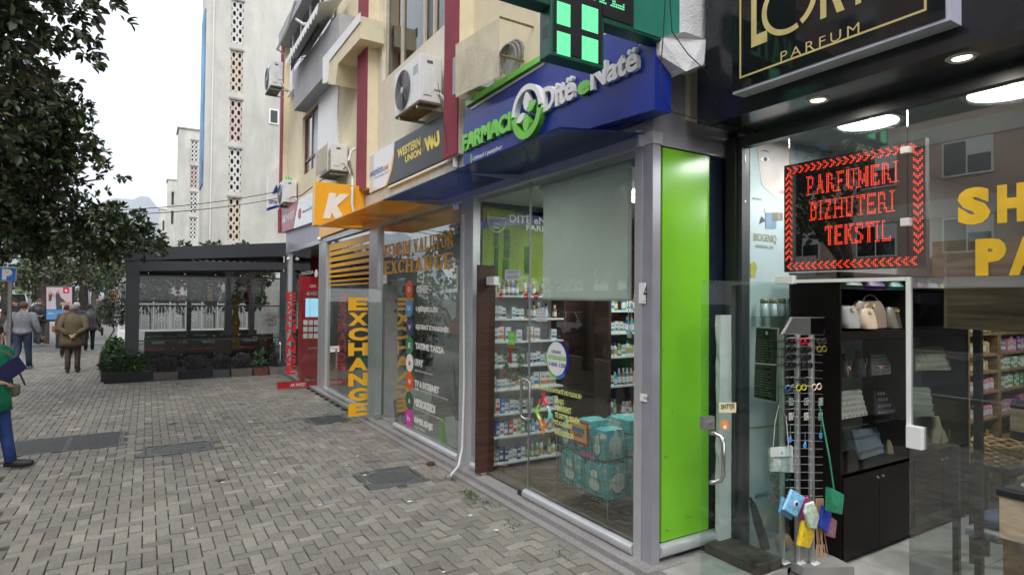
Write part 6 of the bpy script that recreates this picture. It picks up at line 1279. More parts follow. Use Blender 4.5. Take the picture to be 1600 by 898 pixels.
# oak perfume shelves
YS2 = 2.57
xs_ = [xe+.02, P(1562, 600, Y=YS2).x, 9.2]
btP = [bottlemesh(r_, h_, PCK[a], PCK[b], PCK[c], 'perfume_bottle', .35) for r_, h_, a, b, c in ((.030, .13, 'clear', 'black', 'gold'), (.026, .15, 'gold', 'gold', 'white'), (.034, .12, 'amber', 'gold', 'cream'), (.028, .14, 'pink', 'black', 'white'))]
bxP = [boxmesh(.07, .04, .14, PCK[a], PCK[b], 'perfume_box') for a, b in (('green', 'white'), ('white', 'green'), ('purple', 'white'), ('pink', 'white'), ('grey', 'white'))]
zz = [P(1530, y, Y=YS2).z for y in (818, 756, 700, 656, 614, 582, 554, 521, 490, 455)]
for c_ in range(2):
    x0, x1 = xs_[c_]+.01, xs_[c_+1]-.0; lab = ['oak perfume shelves right behind the oak board', 'oak shelves with green and purple boxes at the far right'][c_]; t = thing('perfume_shelf', lab, 'shelf', (x0, YS2, ZF))
    MB().box(x0, x0+.03, YS2, YS2+.3, ZF+.02, 2.6).build('side_panel', oak2, t); MB().box(x1-.03, x1, YS2, YS2+.3, ZF+.02, 2.6).build('side_panel', oak2, t); MB().box(x0+.03, x1-.03, YS2+.28, YS2+.3, ZF+.02, 2.6).build('back_panel', oak2, t)
    for i, z in enumerate(zz):
        MB().box(x0+.031, x1-.031, YS2+.002, YS2+.28, z-.022, z).build('shelf_board', oak2, t)
        if c_ == 0: row(x0+.05, x1-.05, YS2+.06, z, ([btP[3]] if i in (3, 4) else btP[:3]) if i > 1 else [btP[0], btP[2]], .008, 'small perfume bottle on the %s oak shelf from the bottom' % ['first', 'second', 'third', 'fourth', 'fifth', 'sixth', 'seventh', 'eighth', 'ninth', 'tenth'][i], 'bottle', 'perfume_bottle', 'perfume bottles on oak shelf %s from the bottom' % ['one', 'two', 'three', 'four', 'five', 'six', 'seven', 'eight', 'nine', 'ten'][i])
        elif i > 2: row(x0+.05, min(x1-.05, x0+.9), YS2+.06, z, bxP[:2] if i in (4, 5) else bxP[2:], .01, 'small boxed perfume on the far right oak shelf, %s level' % ['first', 'second', 'third', 'fourth', 'fifth', 'sixth', 'seventh', 'eighth', 'ninth', 'tenth'][i], 'box', 'perfume_box', 'boxes on level %s of the far right oak shelf' % ['one', 'two', 'three', 'four', 'five', 'six', 'seven', 'eight', 'nine', 'ten'][i])
# black steel frame posts inside the large glass
pf = thing('steel_frame', 'slim black steel uprights of the display stand behind the large glass', 'display stand', (4.4, 1.5, ZF))
for (px, X_, w_, zt) in ((1494, 4.6, .018, 1.05), (1529, 4.5, .020, 1.88)): y = P(px, 700, X=X_).y; MB().box(X_-w_, X_+w_, y-w_, y+w_, ZF, zt).build('upright', dark, pf)
# counter and table at the right edge
ct = thing('counter', 'oak and black counter deep behind the jewellery table', 'counter', (5.9, 1.9, ZF)); X0_ = P(1578, 700, Y=2.35).x
for z0, z1, mt in ((ZF, P(1570, 745, Y=1.9).z, oakp), (P(1570, 745, Y=1.9).z+.002, P(1570, 722, Y=1.9).z, dark), (P(1570, 722, Y=1.9).z+.002, P(1570, 678, Y=1.9).z, oakp), (P(1570, 678, Y=1.9).z+.002, P(1570, 668, Y=1.9).z, dark)): MB().bbox(X0_, X0_+1.5, 1.9, 2.35, z0, z1, .004).build('panel', mt, ct)
tb_ = thing('jewellery_table', 'pale oak table box on pine legs with a black tray of rings', 'table', (4.6, 1.2, ZF)); TYy = 1.42; X0_ = P(1561, 800, Y=TYy).x
MB().bbox(X0_, X0_+1.1, TYy-.5, TYy, P(1570, 835, Y=TYy).z, P(1570, 770, Y=TYy).z, .004).build('table_box', oakp, tb_); MB().bbox(X0_-.01, X0_+1.1, TYy-.5, TYy+.01, P(1570, 770, Y=TYy).z+.002, P(1570, 760, Y=TYy).z, .004).build('tray', velvet, tb_)
for (dx, dy) in ((.04, -.04), (.04, -.46), (1.0, -.04), (1.0, -.46)): MB().bbox(X0_+dx, X0_+dx+.075, TYy+dy-.075+.04, TYy+dy+.04, ZF, P(1570, 836, Y=TYy).z, .006).build('leg', pine, tb_)
ztop = P(1570, 760, Y=TYy).z
for k in range(9):
    c = Vector((X0_+.06+.1*(k % 5)+random.uniform(-.02, .02), TYy-.08-.16*(k//5)+random.uniform(-.03, .03), ztop+.001)); t = thing('ring_card', 'white ring card on the black tray of the jewellery table', 'ring card', c, 'ring cards on the black table tray'); MB().obox(c+Vector((0, 0, .012)), Vector((.018, .004, .0)), Vector((-.003, .012, .008)), Vector((0, -.002, .003))).build('card', paintw, t); MB().tube([c+Vector((.01*math.cos(a), .0, .02+.01*math.sin(a))) for a in [q*math.pi/4 for q in range(9)]], .002, 4, False).build('ring', goldl, t)
bs = thing('woven_basket', 'round woven basket on a black stool beyond the jewellery table', 'basket', P(1540, 715, Y=1.75)); c = P(1562, 718, Y=1.95); m = MB()
for k in range(10):
    r_ = .10+.008*k; m.tube([c+Vector((r_*math.cos(a), r_*math.sin(a), -.03+.018*k+.008*math.sin(a*9+k*3))) for a in [q*math.pi/14 for q in range(29)]], .009, 5, False)
m.build('weave', M('wicker', (.42, .28, .15), .8, var=.3, scale=40), bs)
sl = thing('stool', 'black steel stool carrying the woven basket', 'stool', (c.x, c.y, ZF)); MB().box(c.x-.15, c.x+.15, c.y-.15, c.y+.15, c.z-.07, c.z-.045).build('seat', dark, sl)
for dx in (-.13, .13):
    for dy in (-.13, .13): MB().box(c.x+dx-.015, c.x+dx+.015, c.y+dy-.015, c.y+dy+.015, ZF, c.z-.071).build('leg', dark, sl)
sc2 = thing('folded_scarves', 'folded blue checked scarves in a bag under the woven basket', 'scarves', P(1550, 830, Y=1.7)); c = P(1548, 838, Y=1.7); m = MB(); m.bbox(c.x-.12, c.x+.2, c.y-.1, c.y+.1, c.z, c.z+.06, .02); m.build('scarf', M('scarf_grey', (.3, .32, .36), .8, var=.3, scale=20), sc2); MB().bbox(c.x-.05, c.x+.22, c.y-.09, c.y+.09, c.z+.062, c.z+.12, .02).build('scarf', M('scarf_blue', (.05, .07, .14), .8, var=.5, scale=40), sc2)
# ---------------------------------------------------------------- covered terrace
YT = 16.7
tr = thing('terrace_canopy', 'anthracite steel terrace canopy with clear roll-down sheets', 'terrace', (1.3, YT, 0))
tx = lambda px, py=480: P(px, py, Y=YT).x
tz = lambda py, px=300: P(px, py, Y=YT).z
XL0, XR0 = tx(196), 3.16
m = MB(); m.prism([P(194, 407, Y=YT), P(447, 400, Y=YT), P(447, 379, Y=YT), P(194, 388, Y=YT)], (0, .12, 0)); m.build('gutter_beam', anth, tr)
m = MB(); m.prism([P(196, 423, Y=YT+.02), P(447, 421, Y=YT+.02), P(447, 410, Y=YT+.02), P(196, 407, Y=YT+.02)], (0, .12, 0)); m.build('cross_beam', anth, tr)
MB().box(XL0, XL0+.26, YT, YT+.2, 0, tz(422)).build('corner_post', anth, tr); MB().box(XR0-.14, XR0-.02, YT+.02, YT+.14, 0, tz(420)).build('post', anth, tr)
YE = 25.5
MB().box(XL0, XL0+.2, YE-.2, YE, 0, 2.6).build('post', anth, tr); MB().box(XL0+1.7, XL0+1.85, YE-.2, YE, 0, 2.6).build('post', anth, tr); MB().box(XL0, XL0+.16, 21, 21.16, 0, 2.6).build('post', anth, tr)
MB().box(XL0+.01, XL0+.15, YT+.12, YE, 2.62, 2.82).build('side_beam', anth, tr); MB().box(XL0, XR0, YE-.16, YE, 2.6, 2.9).build('back_beam', anth, tr)
rfm = M('roof_fabric', (.18, .17, .17), .7, var=.25, scale=4)
MB().prism([(XL0, YT+.12, 2.98), (XR0, YT+.12, 3.12), (XR0, YT+.12, 3.15), (XL0, YT+.12, 3.01)], (0, YE-YT-.2, 0)).build('roof_sheet', rfm, tr)
MB().box(XL0+.9, XR0, YT+.45, YT+.5, 2.66, 3.1).build('valance', M('valance_dark', (.05, .05, .05), .7, var=.4, scale=6), tr)
for k in range(9): MB().box(XL0+.2, XR0, YT+.8+k*.95, YT+.86+k*.95, 2.84, 2.93).build('rafter', anth, tr)
m = MB()
for k in range(12):
    x = P(300+k*11, 410, Y=YT).x; m.tube([(x, YT+.16, 2.70), (x+.35, YT+.16, 2.92)], .008, 4); m.tube([(x+.35, YT+.16, 2.70), (x, YT+.16, 2.92)], .008, 4)
m.build('lattice', steelb, tr)
z1, z2, z0s = tz(434), tz(478), .05
for (za, zb_) in ((tz(478)+.02, tz(432)), (tz(531)+.02, tz(478)-.02), (tz(572), tz(531)-.02)): MB().box(XL0+.27, XR0-.15, YT+.08, YT+.084, za, zb_).build('clear_sheet', pvc, tr)
for y in (432, 478, 531): MB().box(XL0+.265, XR0-.145, YT+.07, YT+.095, tz(y)-.018, tz(y)+.018).build('sheet_rail', dark, tr)
MB().box(XL0+.05, XL0+.054, YT+.25, YE-.3, .1, 2.6).build('clear_sheet', pvc, tr)
dv = thing('divider_strip', 'low anthracite plinth under the clear sheets of the terrace', 'plinth', (1.3, YT, 0)); MB().box(XL0+.27, XR0-.02, YT+.05, YT+.11, 0, tz(573)).build('plinth', anth, dv)
m = MB(); m.box(XL0, 3.2, YT+.12, YE+3, .0, .012); struct(m, 'terrace_floor', M('terrace_tile', (.20, .19, .18), .5, var=.2))
# what stands inside the terrace
tt = woodmat('table_top', (.26, .24, .22), (.42, .40, .37)); rcu = M('red_cushion', (.32, .03, .035), .8)
def ttable():
    t = thing('cafe_table', 'x', 'table'); MB().bbox(-.4, .4, -.4, .4, .72, .75, .006).build('table_top', tt, t); MB().tube([(0, 0, .03), (0, 0, .72)], .03, 8).build('leg', dark, t); MB().lathe([(.24, .0), (.24, .015), (.04, .04)], (0, 0, .012), 14).build('foot', dark, t); return t
def tbench():
    t = thing('bench', 'x', 'bench'); MB().bbox(-.6, .6, -.25, .25, .12, .42, .01).build('base', dark, t); MB().bbox(-.6, .6, -.25, .25, .421, .5, .03).build('seat_cushion', rcu, t); MB().bbox(-.6, .6, .2, .3, .45, .85, .03).build('back_cushion', M('grey_cushion', (.12, .12, .12), .8), t); return t
def tchair():
    t = thing('cafe_chair', 'x', 'chair')
    for sx in (-1, 1):
        for sy in (-1, 1): MB().tube([(sx*.2, sy*.2, 0), (sx*.17, sy*.17, .45)], .014, 6).build('leg', dark, t)
    MB().bbox(-.21, .21, -.21, .21, .45, .49, .012).build('seat', M('seat_rattan', (.09, .07, .05), .7), t); MB().prism([(-.2, .19, .5), (.2, .19, .5), (.2, .26, .92), (-.2, .26, .92)], (0, .025, 0)).build('backrest', M('seat_rattan'), t); return t
a, b, c_ = ttable(), tbench(), tchair()
spots = [(.55, 18.6), (1.7, 18.5), (2.75, 18.6), (.55, 21.2), (1.7, 21.4), (2.7, 21.5)]
nm6 = ['front row, left', 'front row, middle', 'front row, right', 'back row, left', 'back row, middle', 'back row, right']
for k, (x, y) in enumerate(spots):
    l_ = 'small square cafe table in the terrace, '+nm6[k]; q = a if k == 0 else dup(a, (x, y, .012)); q.location = (x, y, .012); q['label'] = l_; q['group'] = 'cafe tables in the terrace'
    q = b if k == 0 else dup(b, (x, y+.8, .012)); q.location = (x, y+.8, .012); q['label'] = 'low bench with dark red seat cushion behind the cafe table, '+nm6[k]; q['group'] = 'red cushioned benches'
    q = c_ if k == 0 else dup(c_, (x, y-.7, .012)); q.location = (x+.05, y-.7, .012); q.rotation_euler.z = math.pi; q['label'] = 'rattan cafe chair in front of the cafe table, '+nm6[k]; q['group'] = 'cafe chairs'
t = thing('menu_stand', 'white napkin box on the front right cafe table', 'napkin box', (2.7, 18.5, .762)); MB().bbox(2.6, 2.78, 18.42, 18.55, .765, .86, .01).build('box', paintw, t)
t = thing('column', 'grey concrete column inside the terrace', 'column', (1.5, 20, 0)); MB().box(tx(352)*1.2, tx(352)*1.2+.2, 20, 20.25, 0, 2.84).build('shaft', alud, t)
t = thing('column', 'slimmer grey column inside the terrace near the shops', 'column', (2.4, 20, 0)); MB().box(tx(390)*1.2, tx(390)*1.2+.14, 20, 20.2, 0, 2.84).build('shaft', alud, t)
t = thing('menu_board', 'dark upright board with yellow vertical lettering inside the terrace', 'board', (1.6, 17.3, 1)); Y_ = 17.2; MB().box(P(320, 450, Y=Y_).x, P(340, 450, Y=Y_).x, Y_, Y_+.03, P(330, 478, Y=Y_).z, P(330, 441, Y=Y_).z).build('panel', M('board_olive', (.04, .045, .035), .6), t)
a, b, c = P(332, 470, Y=Y_-.004), P(332, 443, Y=Y_-.004), P(324, 470, Y=Y_-.004); c.z = a.z; b.x = a.x; text('LUXURY 2', 'lettering', wy, a, b, c, parent=t, bold=.02, out=(0, -1, 0))
t = thing('hanging_ornament', 'red lantern string hanging inside the terrace', 'ornament', P(277, 442, Y=17.5)); m = MB()
for (y, r_) in ((443, .05), (450, .07), (457, .05), (466, .03), (474, .03)): m.lathe([(.005, -r_), (r_, -r_*.4), (r_, r_*.4), (.005, r_)], P(278, y, Y=17.5), 10)
m.build('lanterns', red, t)
t = thing('draped_cloth', 'mustard cloth strip hanging near the shops inside the terrace', 'cloth', P(368, 500, Y=18)); m = MB(); rg = []
for k in range(14): y = 460+k*6.2; c = P(368, y, Y=17.6); w_ = .09+.03*math.sin(k*1.1); rg.append([c+Vector((-w_, .02*math.sin(k), 0)), c+Vector((0, -.03, 0)), c+Vector((w_, .02*math.cos(k), 0)), c+Vector((0, .03, 0))])
m.rings(rg); m.build('cloth', M('mustard_cloth', (.22, .13, .015), .8, var=.3, scale=9), t)
t = thing('red_lantern_column', 'dark red stack of bead ornaments by the terrace column', 'ornament', P(386, 470, Y=18)); m = MB()
for k in range(8): m.lathe([(.01, -.05), (.06, -.02), (.05, .03), (.01, .05)], P(386, 446+k*5.5, Y=18), 9)
m.build('beads', M('bead_red', (.22, .01, .02), .5), t)
t = thing('planter_tree', 'brown dried bush in a tall pot inside the terrace', 'plant', P(422, 520, Y=18)); c = P(424, 500, Y=18); m = MB()
for k in range(500):
    v = Vector((random.gauss(0, .12), random.gauss(0, .12), random.gauss(0, .13))); d_ = Vector((random.gauss(0, 1), random.gauss(0, 1), random.gauss(0, 1))).normalized()*.03; s_ = d_.orthogonal()*.3; m.quad(c+v, c+v+d_*.5+s_, c+v+d_, c+v+d_*.5-s_)
m.build('foliage', M('dry_brown', (.13, .09, .05), .9), t); MB().lathe([(.09, 0), (.13, .7), (.12, .7)], (c.x, c.y, .012), 12).build('pot', M('turq_pot', (.08, .2, .22), .5), t)
# fairy lights
for s_ in range(5):
    t = thing('fairy_lights', 'string of tiny warm fairy lights hanging in the terrace, %s from the left' % ['first', 'second', 'third', 'fourth', 'fifth'][s_], 'fairy lights', (0, 17, 2.6)); x = XL0+.45+s_*.68; m = MB(); w_ = []
    for k in range(16):
        p = Vector((x+.12*math.sin(k*1.9+s_), YT+.35, 2.55-k*.155)); w_.append(p); r_ = .006; m.obox(p, Vector((r_, 0, 0)), Vector((0, r_, 0)), Vector((0, 0, r_)))
    m.build('bulb', M('fairy_glow', (1, .72, .22), emit=1.4), t); MB().tube(w_, .0018, 3).build('wire', cable, t)
# white fence, hedge and street seen through the terrace
fn = thing('ornate_fence', 'white ornate cast railing beyond the terrace', 'fence', (1, 30, 0)); z0, z1 = .55, 1.75
for k in range(9): x = -1.0+k*.62; MB().box(x-.03, x+.03, 30, 30.06, .02, 1.75).build('fence_post', paintw, fn)
for k in range(8):
    x = -1.0+(k+.5)*.62; m = MB(); m.box(x-.27, x+.27, 30.01, 30.05, 1.62, 1.68); m.box(x-.27, x+.27, 30.01, 30.05, .5, .56)
    for q in range(5): m.box(x-.24+q*.12-.01, x-.24+q*.12+.01, 30.02, 30.04, .56, 1.5)
    m.tube([(x+.2*math.cos(a), 30.03, 1.28+.3*math.sin(a)) for a in [u*math.pi/8 for u in range(9)]], .02, 4); m.tube([(x+.09*math.cos(a), 30.03, 1.0+.09*math.sin(a)) for a in [u*math.pi/6 for u in range(13)]], .015, 4); m.build('railing_panel', paintw, fn)
MB().box(-1.05, 4.4, 29.95, 30.15, -.01, .5).build('base_wall', white, fn)
kb = thing('kiosk', 'small white kiosk with pillars beside the terrace post', 'kiosk', P(193, 500, Y=34)); Y_ = 34
MB().box(P(186, 450, Y=Y_).x, P(197, 450, Y=Y_).x+.9, Y_, Y_+1.2, 0, P(190, 446, Y=Y_).z).build('body', white, kb); MB().box(P(186, 450, Y=Y_).x-.08, P(197, 450, Y=Y_).x+1, Y_-.1, Y_+1.3, P(190, 446, Y=Y_).z, P(190, 434, Y=Y_).z).build('roof', white, kb); MB().box(P(190, 450, Y=Y_).x, P(196, 450, Y=Y_).x, Y_-.01, Y_, .6, P(190, 448, Y=Y_).z-.05).build('window', glasst, kb)
# planters in front of the terrace
def leaves(mb, cols, c, r, n, L_, w_, up=.4, rnd=1., bias=None):
    for _ in range(n):
        while True:
            v = Vector((random.uniform(-1, 1), random.uniform(-1, 1), random.uniform(-1, 1)))
            if v.length < 1: break
        p = c+Vector((v.x*r[0], v.y*r[1], v.z*r[2])); d_ = (Vector((v.x, v.y, v.z*.5+up))+Vector([random.gauss(0, .5) for _ in range(3)])).normalized(); l = L_*random.uniform(.6, 1.2)
        nn = Vector((random.gauss(0, .4), random.gauss(0, .4), 1)); s_ = d_.cross(nn).normalized()*w_*random.uniform(.7, 1.2); n_ = s_.cross(d_).normalized()*s_.length*.35
        mb.quad(p, p+d_*l*.4+s_+n_, p+d_*l, p+d_*l*.4-s_+n_); b = random.uniform(.55, 1.5); cols += [(b*random.uniform(.85, 1.1), b, b*.9, 1)]*4
def leafobj(mb, cols, name, mat, parent):
    o = mb.build(name, mat, parent); ca = o.data.color_attributes.new('col', 'FLOAT_COLOR', 'POINT'); 
    n = len(o.data.vertices); fl_ = [x for c in cols[:n] for x in c]+[1.0]*(4*max(0, n-len(cols))); ca.data.foreach_set('color', fl_[:4*n]); return o
pl_m = [dark, M('planter_taupe', (.13, .11, .10), .8), dark, M('planter_grey', (.07, .07, .08), .7), M('planter_taupe'), M('planter_brick', (.14, .05, .04), .8), M('planter_stone', (.17, .15, .14), .8)]
pxs = [160, 239, 280, 333, 357, 394, 442]
desc = ['black trough at the terrace corner with dense green ivy', 'taupe trough with sparse dark sprigs', 'black trough with dark purple heather', 'short black trough with dark purple heather', 'taupe trough with thin dark heather next to the brick-red one', 'brick-red trough with broad bright leaves', 'stone-coloured trough with dark heather by the shops']
pxe = [160, 239, 280, 333, 360, 394, 444, 472]
pq = [160, 238, 279, 331, 360, 395, 420, 446]
for k in range(7):
    x0, x1 = P(pq[k], 590, Y=16.35).x+.01, P(pq[k+1], 588, Y=16.35).x-.01; t = thing('planter', desc[k], 'planter', ((x0+x1)/2, 16.45, 0)); h_ = .2 if k != 0 else .24
    m = MB(); m.rings([[Vector((x, y, z)) for x, y in ((x0+e, 16.33+e), (x1-e, 16.33+e), (x1-e, 16.6-e), (x0+e, 16.6-e))] for z, e in ((0, .02), (h_, 0), (h_, .02), (h_-.04, .025))]); m.build('trough', pl_m[k], t)
    m = MB(); cols = []; lm = leafp if k in (0, 5) else leafx
    c = Vector(((x0+x1)/2, 16.46, h_+.1)); w_ = (x1-x0)/2
    if k in (0, 5): leaves(m, cols, c+Vector((0, 0, .1)), (w_, .2, .24), 650 if k == 0 else 110, .10, .032, .5)
    else: leaves(m, cols, c+Vector((0, 0, .06)), (w_, .17, .2), 700, .075, .013, .8)
    leafobj(m, cols, 'foliage', lm, t)
# corner bushes going back along the terrace side
for k, (x, y, r_, h_, n, lab) in enumerate(((-.68, 17.2, (.26, .5, .3), .35, 1300, 'low green bush beside the terrace corner post'), (-.70, 18.3, (.26, .5, .32), .45, 1100, 'green bush behind the corner bush along the terrace side'), (-.72, 19.5, (.26, .6, .35), .5, 900, 'farther green bush along the terrace side'))):
    t = thing('bush', lab, 'bush', (x, y, 0)); MB().box(x-.2, x+.2, y-.45, y+.45, 0, .2).build('trough', dark, t); m = MB(); cols = []; leaves(m, cols, Vector((x, y, h_)), r_, n, .10, .03, .4); leafobj(m, cols, 'foliage', leafp, t)
t = thing('potted_tree', 'dark potted tree with crooked stem beside the terrace post', 'plant', (-.8, 20.8, 0)); MB().lathe([(.22, 0), (.28, .32), (.26, .32)], (-.85, 20.8, 0), 14).build('pot', dark, t)
c = P(165, 500, Y=20.2); m = MB(); cols = []
MB().tube([(-.85, 20.8, .3), (-.95, 20.8, .7), (-.8, 20.8, 1.0), (-.9, 20.8, 1.4)], [.03, .025, .02, .012], 6).build('trunk', bark, t)
leaves(m, cols, Vector((-.82, 20.8, 1.55)), (.42, .45, .45), 1700, .09, .022, .1); leafobj(m, cols, 'crown', leafm, t)
# ---------------------------------------------------------------- stair towers of the apartment row, mountain
twm = M('weathered_render', (.60, .585, .53), .9, var=.09, scale=.7, bump=.4, bscale=20, dirt=.34)
gm_ = [M('grille_white', (.62, .61, .58), .85), M('grille_cream', (.58, .50, .40), .85), M('grille_pink', (.56, .44, .40), .85)]
def ringmesh(mt, w_=.36, h_=.40, th=.08):
    m = MB(); out = [(-.5, -.28), (-.28, -.5), (.28, -.5), (.5, -.28), (.5, .28), (.28, .5), (-.28, .5), (-.5, .28)]; k = .46
    o_ = [Vector((x*w_, 0, z*h_)) for x, z in out]; i_ = [Vector((x*w_*k*1.0, 0, z*h_*k*1.2)) for x, z in out]
    for a in range(8):
        b = (a+1) % 8; m.prism([o_[a], o_[b], i_[b], i_[a]], (0, th, 0))
    return m.mesh('grille_block', mt)
RM = [ringmesh(x) for x in gm_]
def tower(label, Y, pxl, pyt, pxr, gx0, gx1, bands, back, cols=(0, 1, 2, 0, 1)):
    x0, x1 = P(pxl, 300, Y=Y).x, P(pxr, 300, Y=Y).x; zt = P(pxl, pyt, Y=Y).z; t = thing('stair_tower', label, 'building', (x0, Y, 0)); g0, g1 = P(gx0, 300, Y=Y).x, P(gx1, 300, Y=Y).x
    zs = [(P(gx0, b, Y=Y).z, P(gx0, a, Y=Y).z) for a, b in bands]; m = MB()
    m.box(x0, g0, Y, Y+back, 0, zt); m.box(g1, x1, Y, Y+back, 0, zt); z = 0
    for a, b in sorted(zs): m.box(g0, g1, Y, Y+back, z, a); z = b
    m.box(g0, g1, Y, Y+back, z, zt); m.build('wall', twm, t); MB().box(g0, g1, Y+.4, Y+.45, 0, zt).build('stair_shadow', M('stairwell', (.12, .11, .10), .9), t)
    MB().box(x0-.15, x1+.1, Y-.12, Y+back+.1, zt, zt+.12).build('roof_slab', conc, t)
    for k, (a, b) in enumerate(zs):
        nr = max(3, int(round((b-a)/.42))); hh = (b-a)/nr; nc = 2; ww = (g1-g0)/nc
        if Y < 90:
            for i in range(nc):
                for j in range(nr):
                    o = bpy.data.objects.new('grille_block', RM[cols[k % len(cols)]]); C.objects.link(o); o.parent = t; o.location = Vector((g0+(i+.5)*ww, Y+.06, a+(j+.5)*hh))-Vector((x0, Y, 0)); o.scale = (ww/.36, 1, hh/.40)
        MB().box(g0-.06, g1+.06, Y-.05, Y-.002, b, b+.1).build('lintel', conc, t)
    return t, x0, x1, zt
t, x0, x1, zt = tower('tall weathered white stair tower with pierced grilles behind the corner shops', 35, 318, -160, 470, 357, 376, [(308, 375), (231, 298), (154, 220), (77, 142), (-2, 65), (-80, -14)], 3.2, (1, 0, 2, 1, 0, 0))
fr = MB(); a, b = P(420, 193, Y=34.96), P(436, 172, Y=34.96); fr.box(a.x, b.x, 34.94, 34.99, a.z, b.z); w_ = fr.build('window', paintw, t); MB().box(a.x+.08, b.x-.08, 34.925, 34.935, a.z+.08, b.z-.08).build('pane', glasst, w_)
MB().box(x0-.06, x0-.01, 35.4, 37.6, P(316, 290, Y=36).z, P(316, 20, Y=36).z).build('banner', M('banner_sky', (.10, .28, .50), .6, var=.5, scale=.6), t)
MB().box(x0+.3, x0+.36, 34.93, 34.99, 3, zt).build('downpipe', pipe, t)
MB().box(x0+1.2, 14, 38.2, 44, 0, zt-1).build('block', twm, t)
t, x0, x1, z_ = tower('second stair tower with pierced grilles, left of the tall one', 67, 278, 200, 312, 297, 308, [(340, 373), (300, 333), (259, 293), (219, 252)], 3, (0, 0, 2, 0)); MB().box(x0+.8, 12, 70, 92, 0, z_-.8).build('block', twm, t)
t, x0, x1, z_ = tower('third narrow stair tower far down the boulevard', 100, 262, 281, 276, 268, 272, [(330, 350), (300, 320)], 3); MB().box(x0+.6, 12, 103, 125, 0, z_-.8).build('block', twm, t)
t, x0, x1, z_ = tower('farthest low stair tower at the mountain side', 135, 250, 327, 262, 255, 258, [(345, 360)], 3); MB().box(x0+.6, 14, 138, 160, 0, z_-.8).build('block', twm, t)
rs_ = np.random.default_rng(3); m = MB(); N_ = 90; Rg = []
for row_ in range(4):
    f_ = row_/3; Rg.append([Vector((-1800+i*45, 3600+f_*900, -2 + (600+60*math.sin(i*.21+1)+45*math.sin(i*.53)+22*math.sin(i*1.3)+rs_.normal(0, 7)-35*abs(i-46)*.12)*(f_ if f_ < 1 else 1.0)**.8)) for i in range(N_)])
for a in range(3):
    for i in range(N_-1): m.quad(Rg[a][i], Rg[a][i+1], Rg[a+1][i+1], Rg[a+1][i])
struct(m, 'mountain', M('mountain_rock', (.13, .14, .14), .95, var=.3, scale=.004))
# ---------------------------------------------------------------- trees
def leafmesh(cen, axd, nrm, L_, Wd, name, mat, shade):
    n = len(cen); axd = axd/np.linalg.norm(axd, axis=1)[:, None]; s_ = np.cross(axd, nrm); s_ /= np.linalg.norm(s_, axis=1)[:, None]+1e-9; up = np.cross(s_, axd)
    L_ = L_[:, None]; Wd = Wd[:, None]; p0 = cen; tip = cen+axd*L_-up*L_*.12
    v = np.stack([p0, p0+axd*L_*.3+s_*Wd*.8+up*Wd*.35, p0+axd*L_*.68+s_*Wd+up*Wd*.3, tip, p0+axd*L_*.68-s_*Wd+up*Wd*.3, p0+axd*L_*.3-s_*Wd*.8+up*Wd*.35], 1).reshape(-1, 3)
    me = bpy.data.meshes.new(name); me.vertices.add(n*6); me.vertices.foreach_set('co', v.ravel().astype(np.float32)); base = np.arange(n)[:, None]*6
    f = np.concatenate([base+np.array([0, 1, 2, 3]), base+np.array([0, 3, 4, 5])], 1).reshape(-1); me.loops.add(len(f)); me.loops.foreach_set('vertex_index', f.astype(np.int32)); me.polygons.add(n*2)
    me.polygons.foreach_set('loop_start', (np.arange(n*2)*4).astype(np.int32)); me.polygons.foreach_set('loop_total', np.full(n*2, 4, np.int32)); me.materials.append(mat); me.update()
    col = np.ones((n, 4)); col[:, :3] = shade; ca = me.color_attributes.new('col', 'FLOAT_COLOR', 'POINT'); ca.data.foreach_set('color', np.repeat(col, 6, 0).ravel()); return me
def crownpts(blobs, n, per=7):
    vol = np.array([b[1]**2.2 for b in blobs]); k = n//per; idx = rng.choice(len(blobs), k, p=vol/vol.sum()); c = np.array([list(b[0]) for b in blobs])[idx]; r = np.array([b[1] for b in blobs])[idx]
    u = rng.normal(size=(k, 3)); u /= np.linalg.norm(u, axis=1)[:, None]; rad = rng.random(k)**.45; ctr = c+u*(rad*r)[:, None]*np.array([1, 1, .85])
    keep = (np.sin(ctr[:, 0]*3.1+1)+np.sin(ctr[:, 1]*2.7)+np.sin(ctr[:, 2]*3.9+2)+rng.normal(0, .5, k)) > -.95; ctr = ctr[keep]; u = u[keep]; k = len(ctr)
    cc = np.repeat(ctr, per, 0); a = rng.normal(size=(k*per, 3))*.75+np.repeat(u, per, 0)*.7+np.array([0, 0, -.05]); return cc+rng.normal(0, .015, (k*per, 3)), a, k
def shade(n, k, per, lo=.55, hi=1.6, warm=0):
    b = np.repeat(rng.uniform(lo, hi, k), per)*rng.uniform(.7, 1.3, n); t_ = rng.random(n); c = np.stack([b, b, b*.95], 1); br = t_ < .13; c[br] *= np.array([2.3, 1.1, .8]); c[t_ > .93] *= 1.9; return c
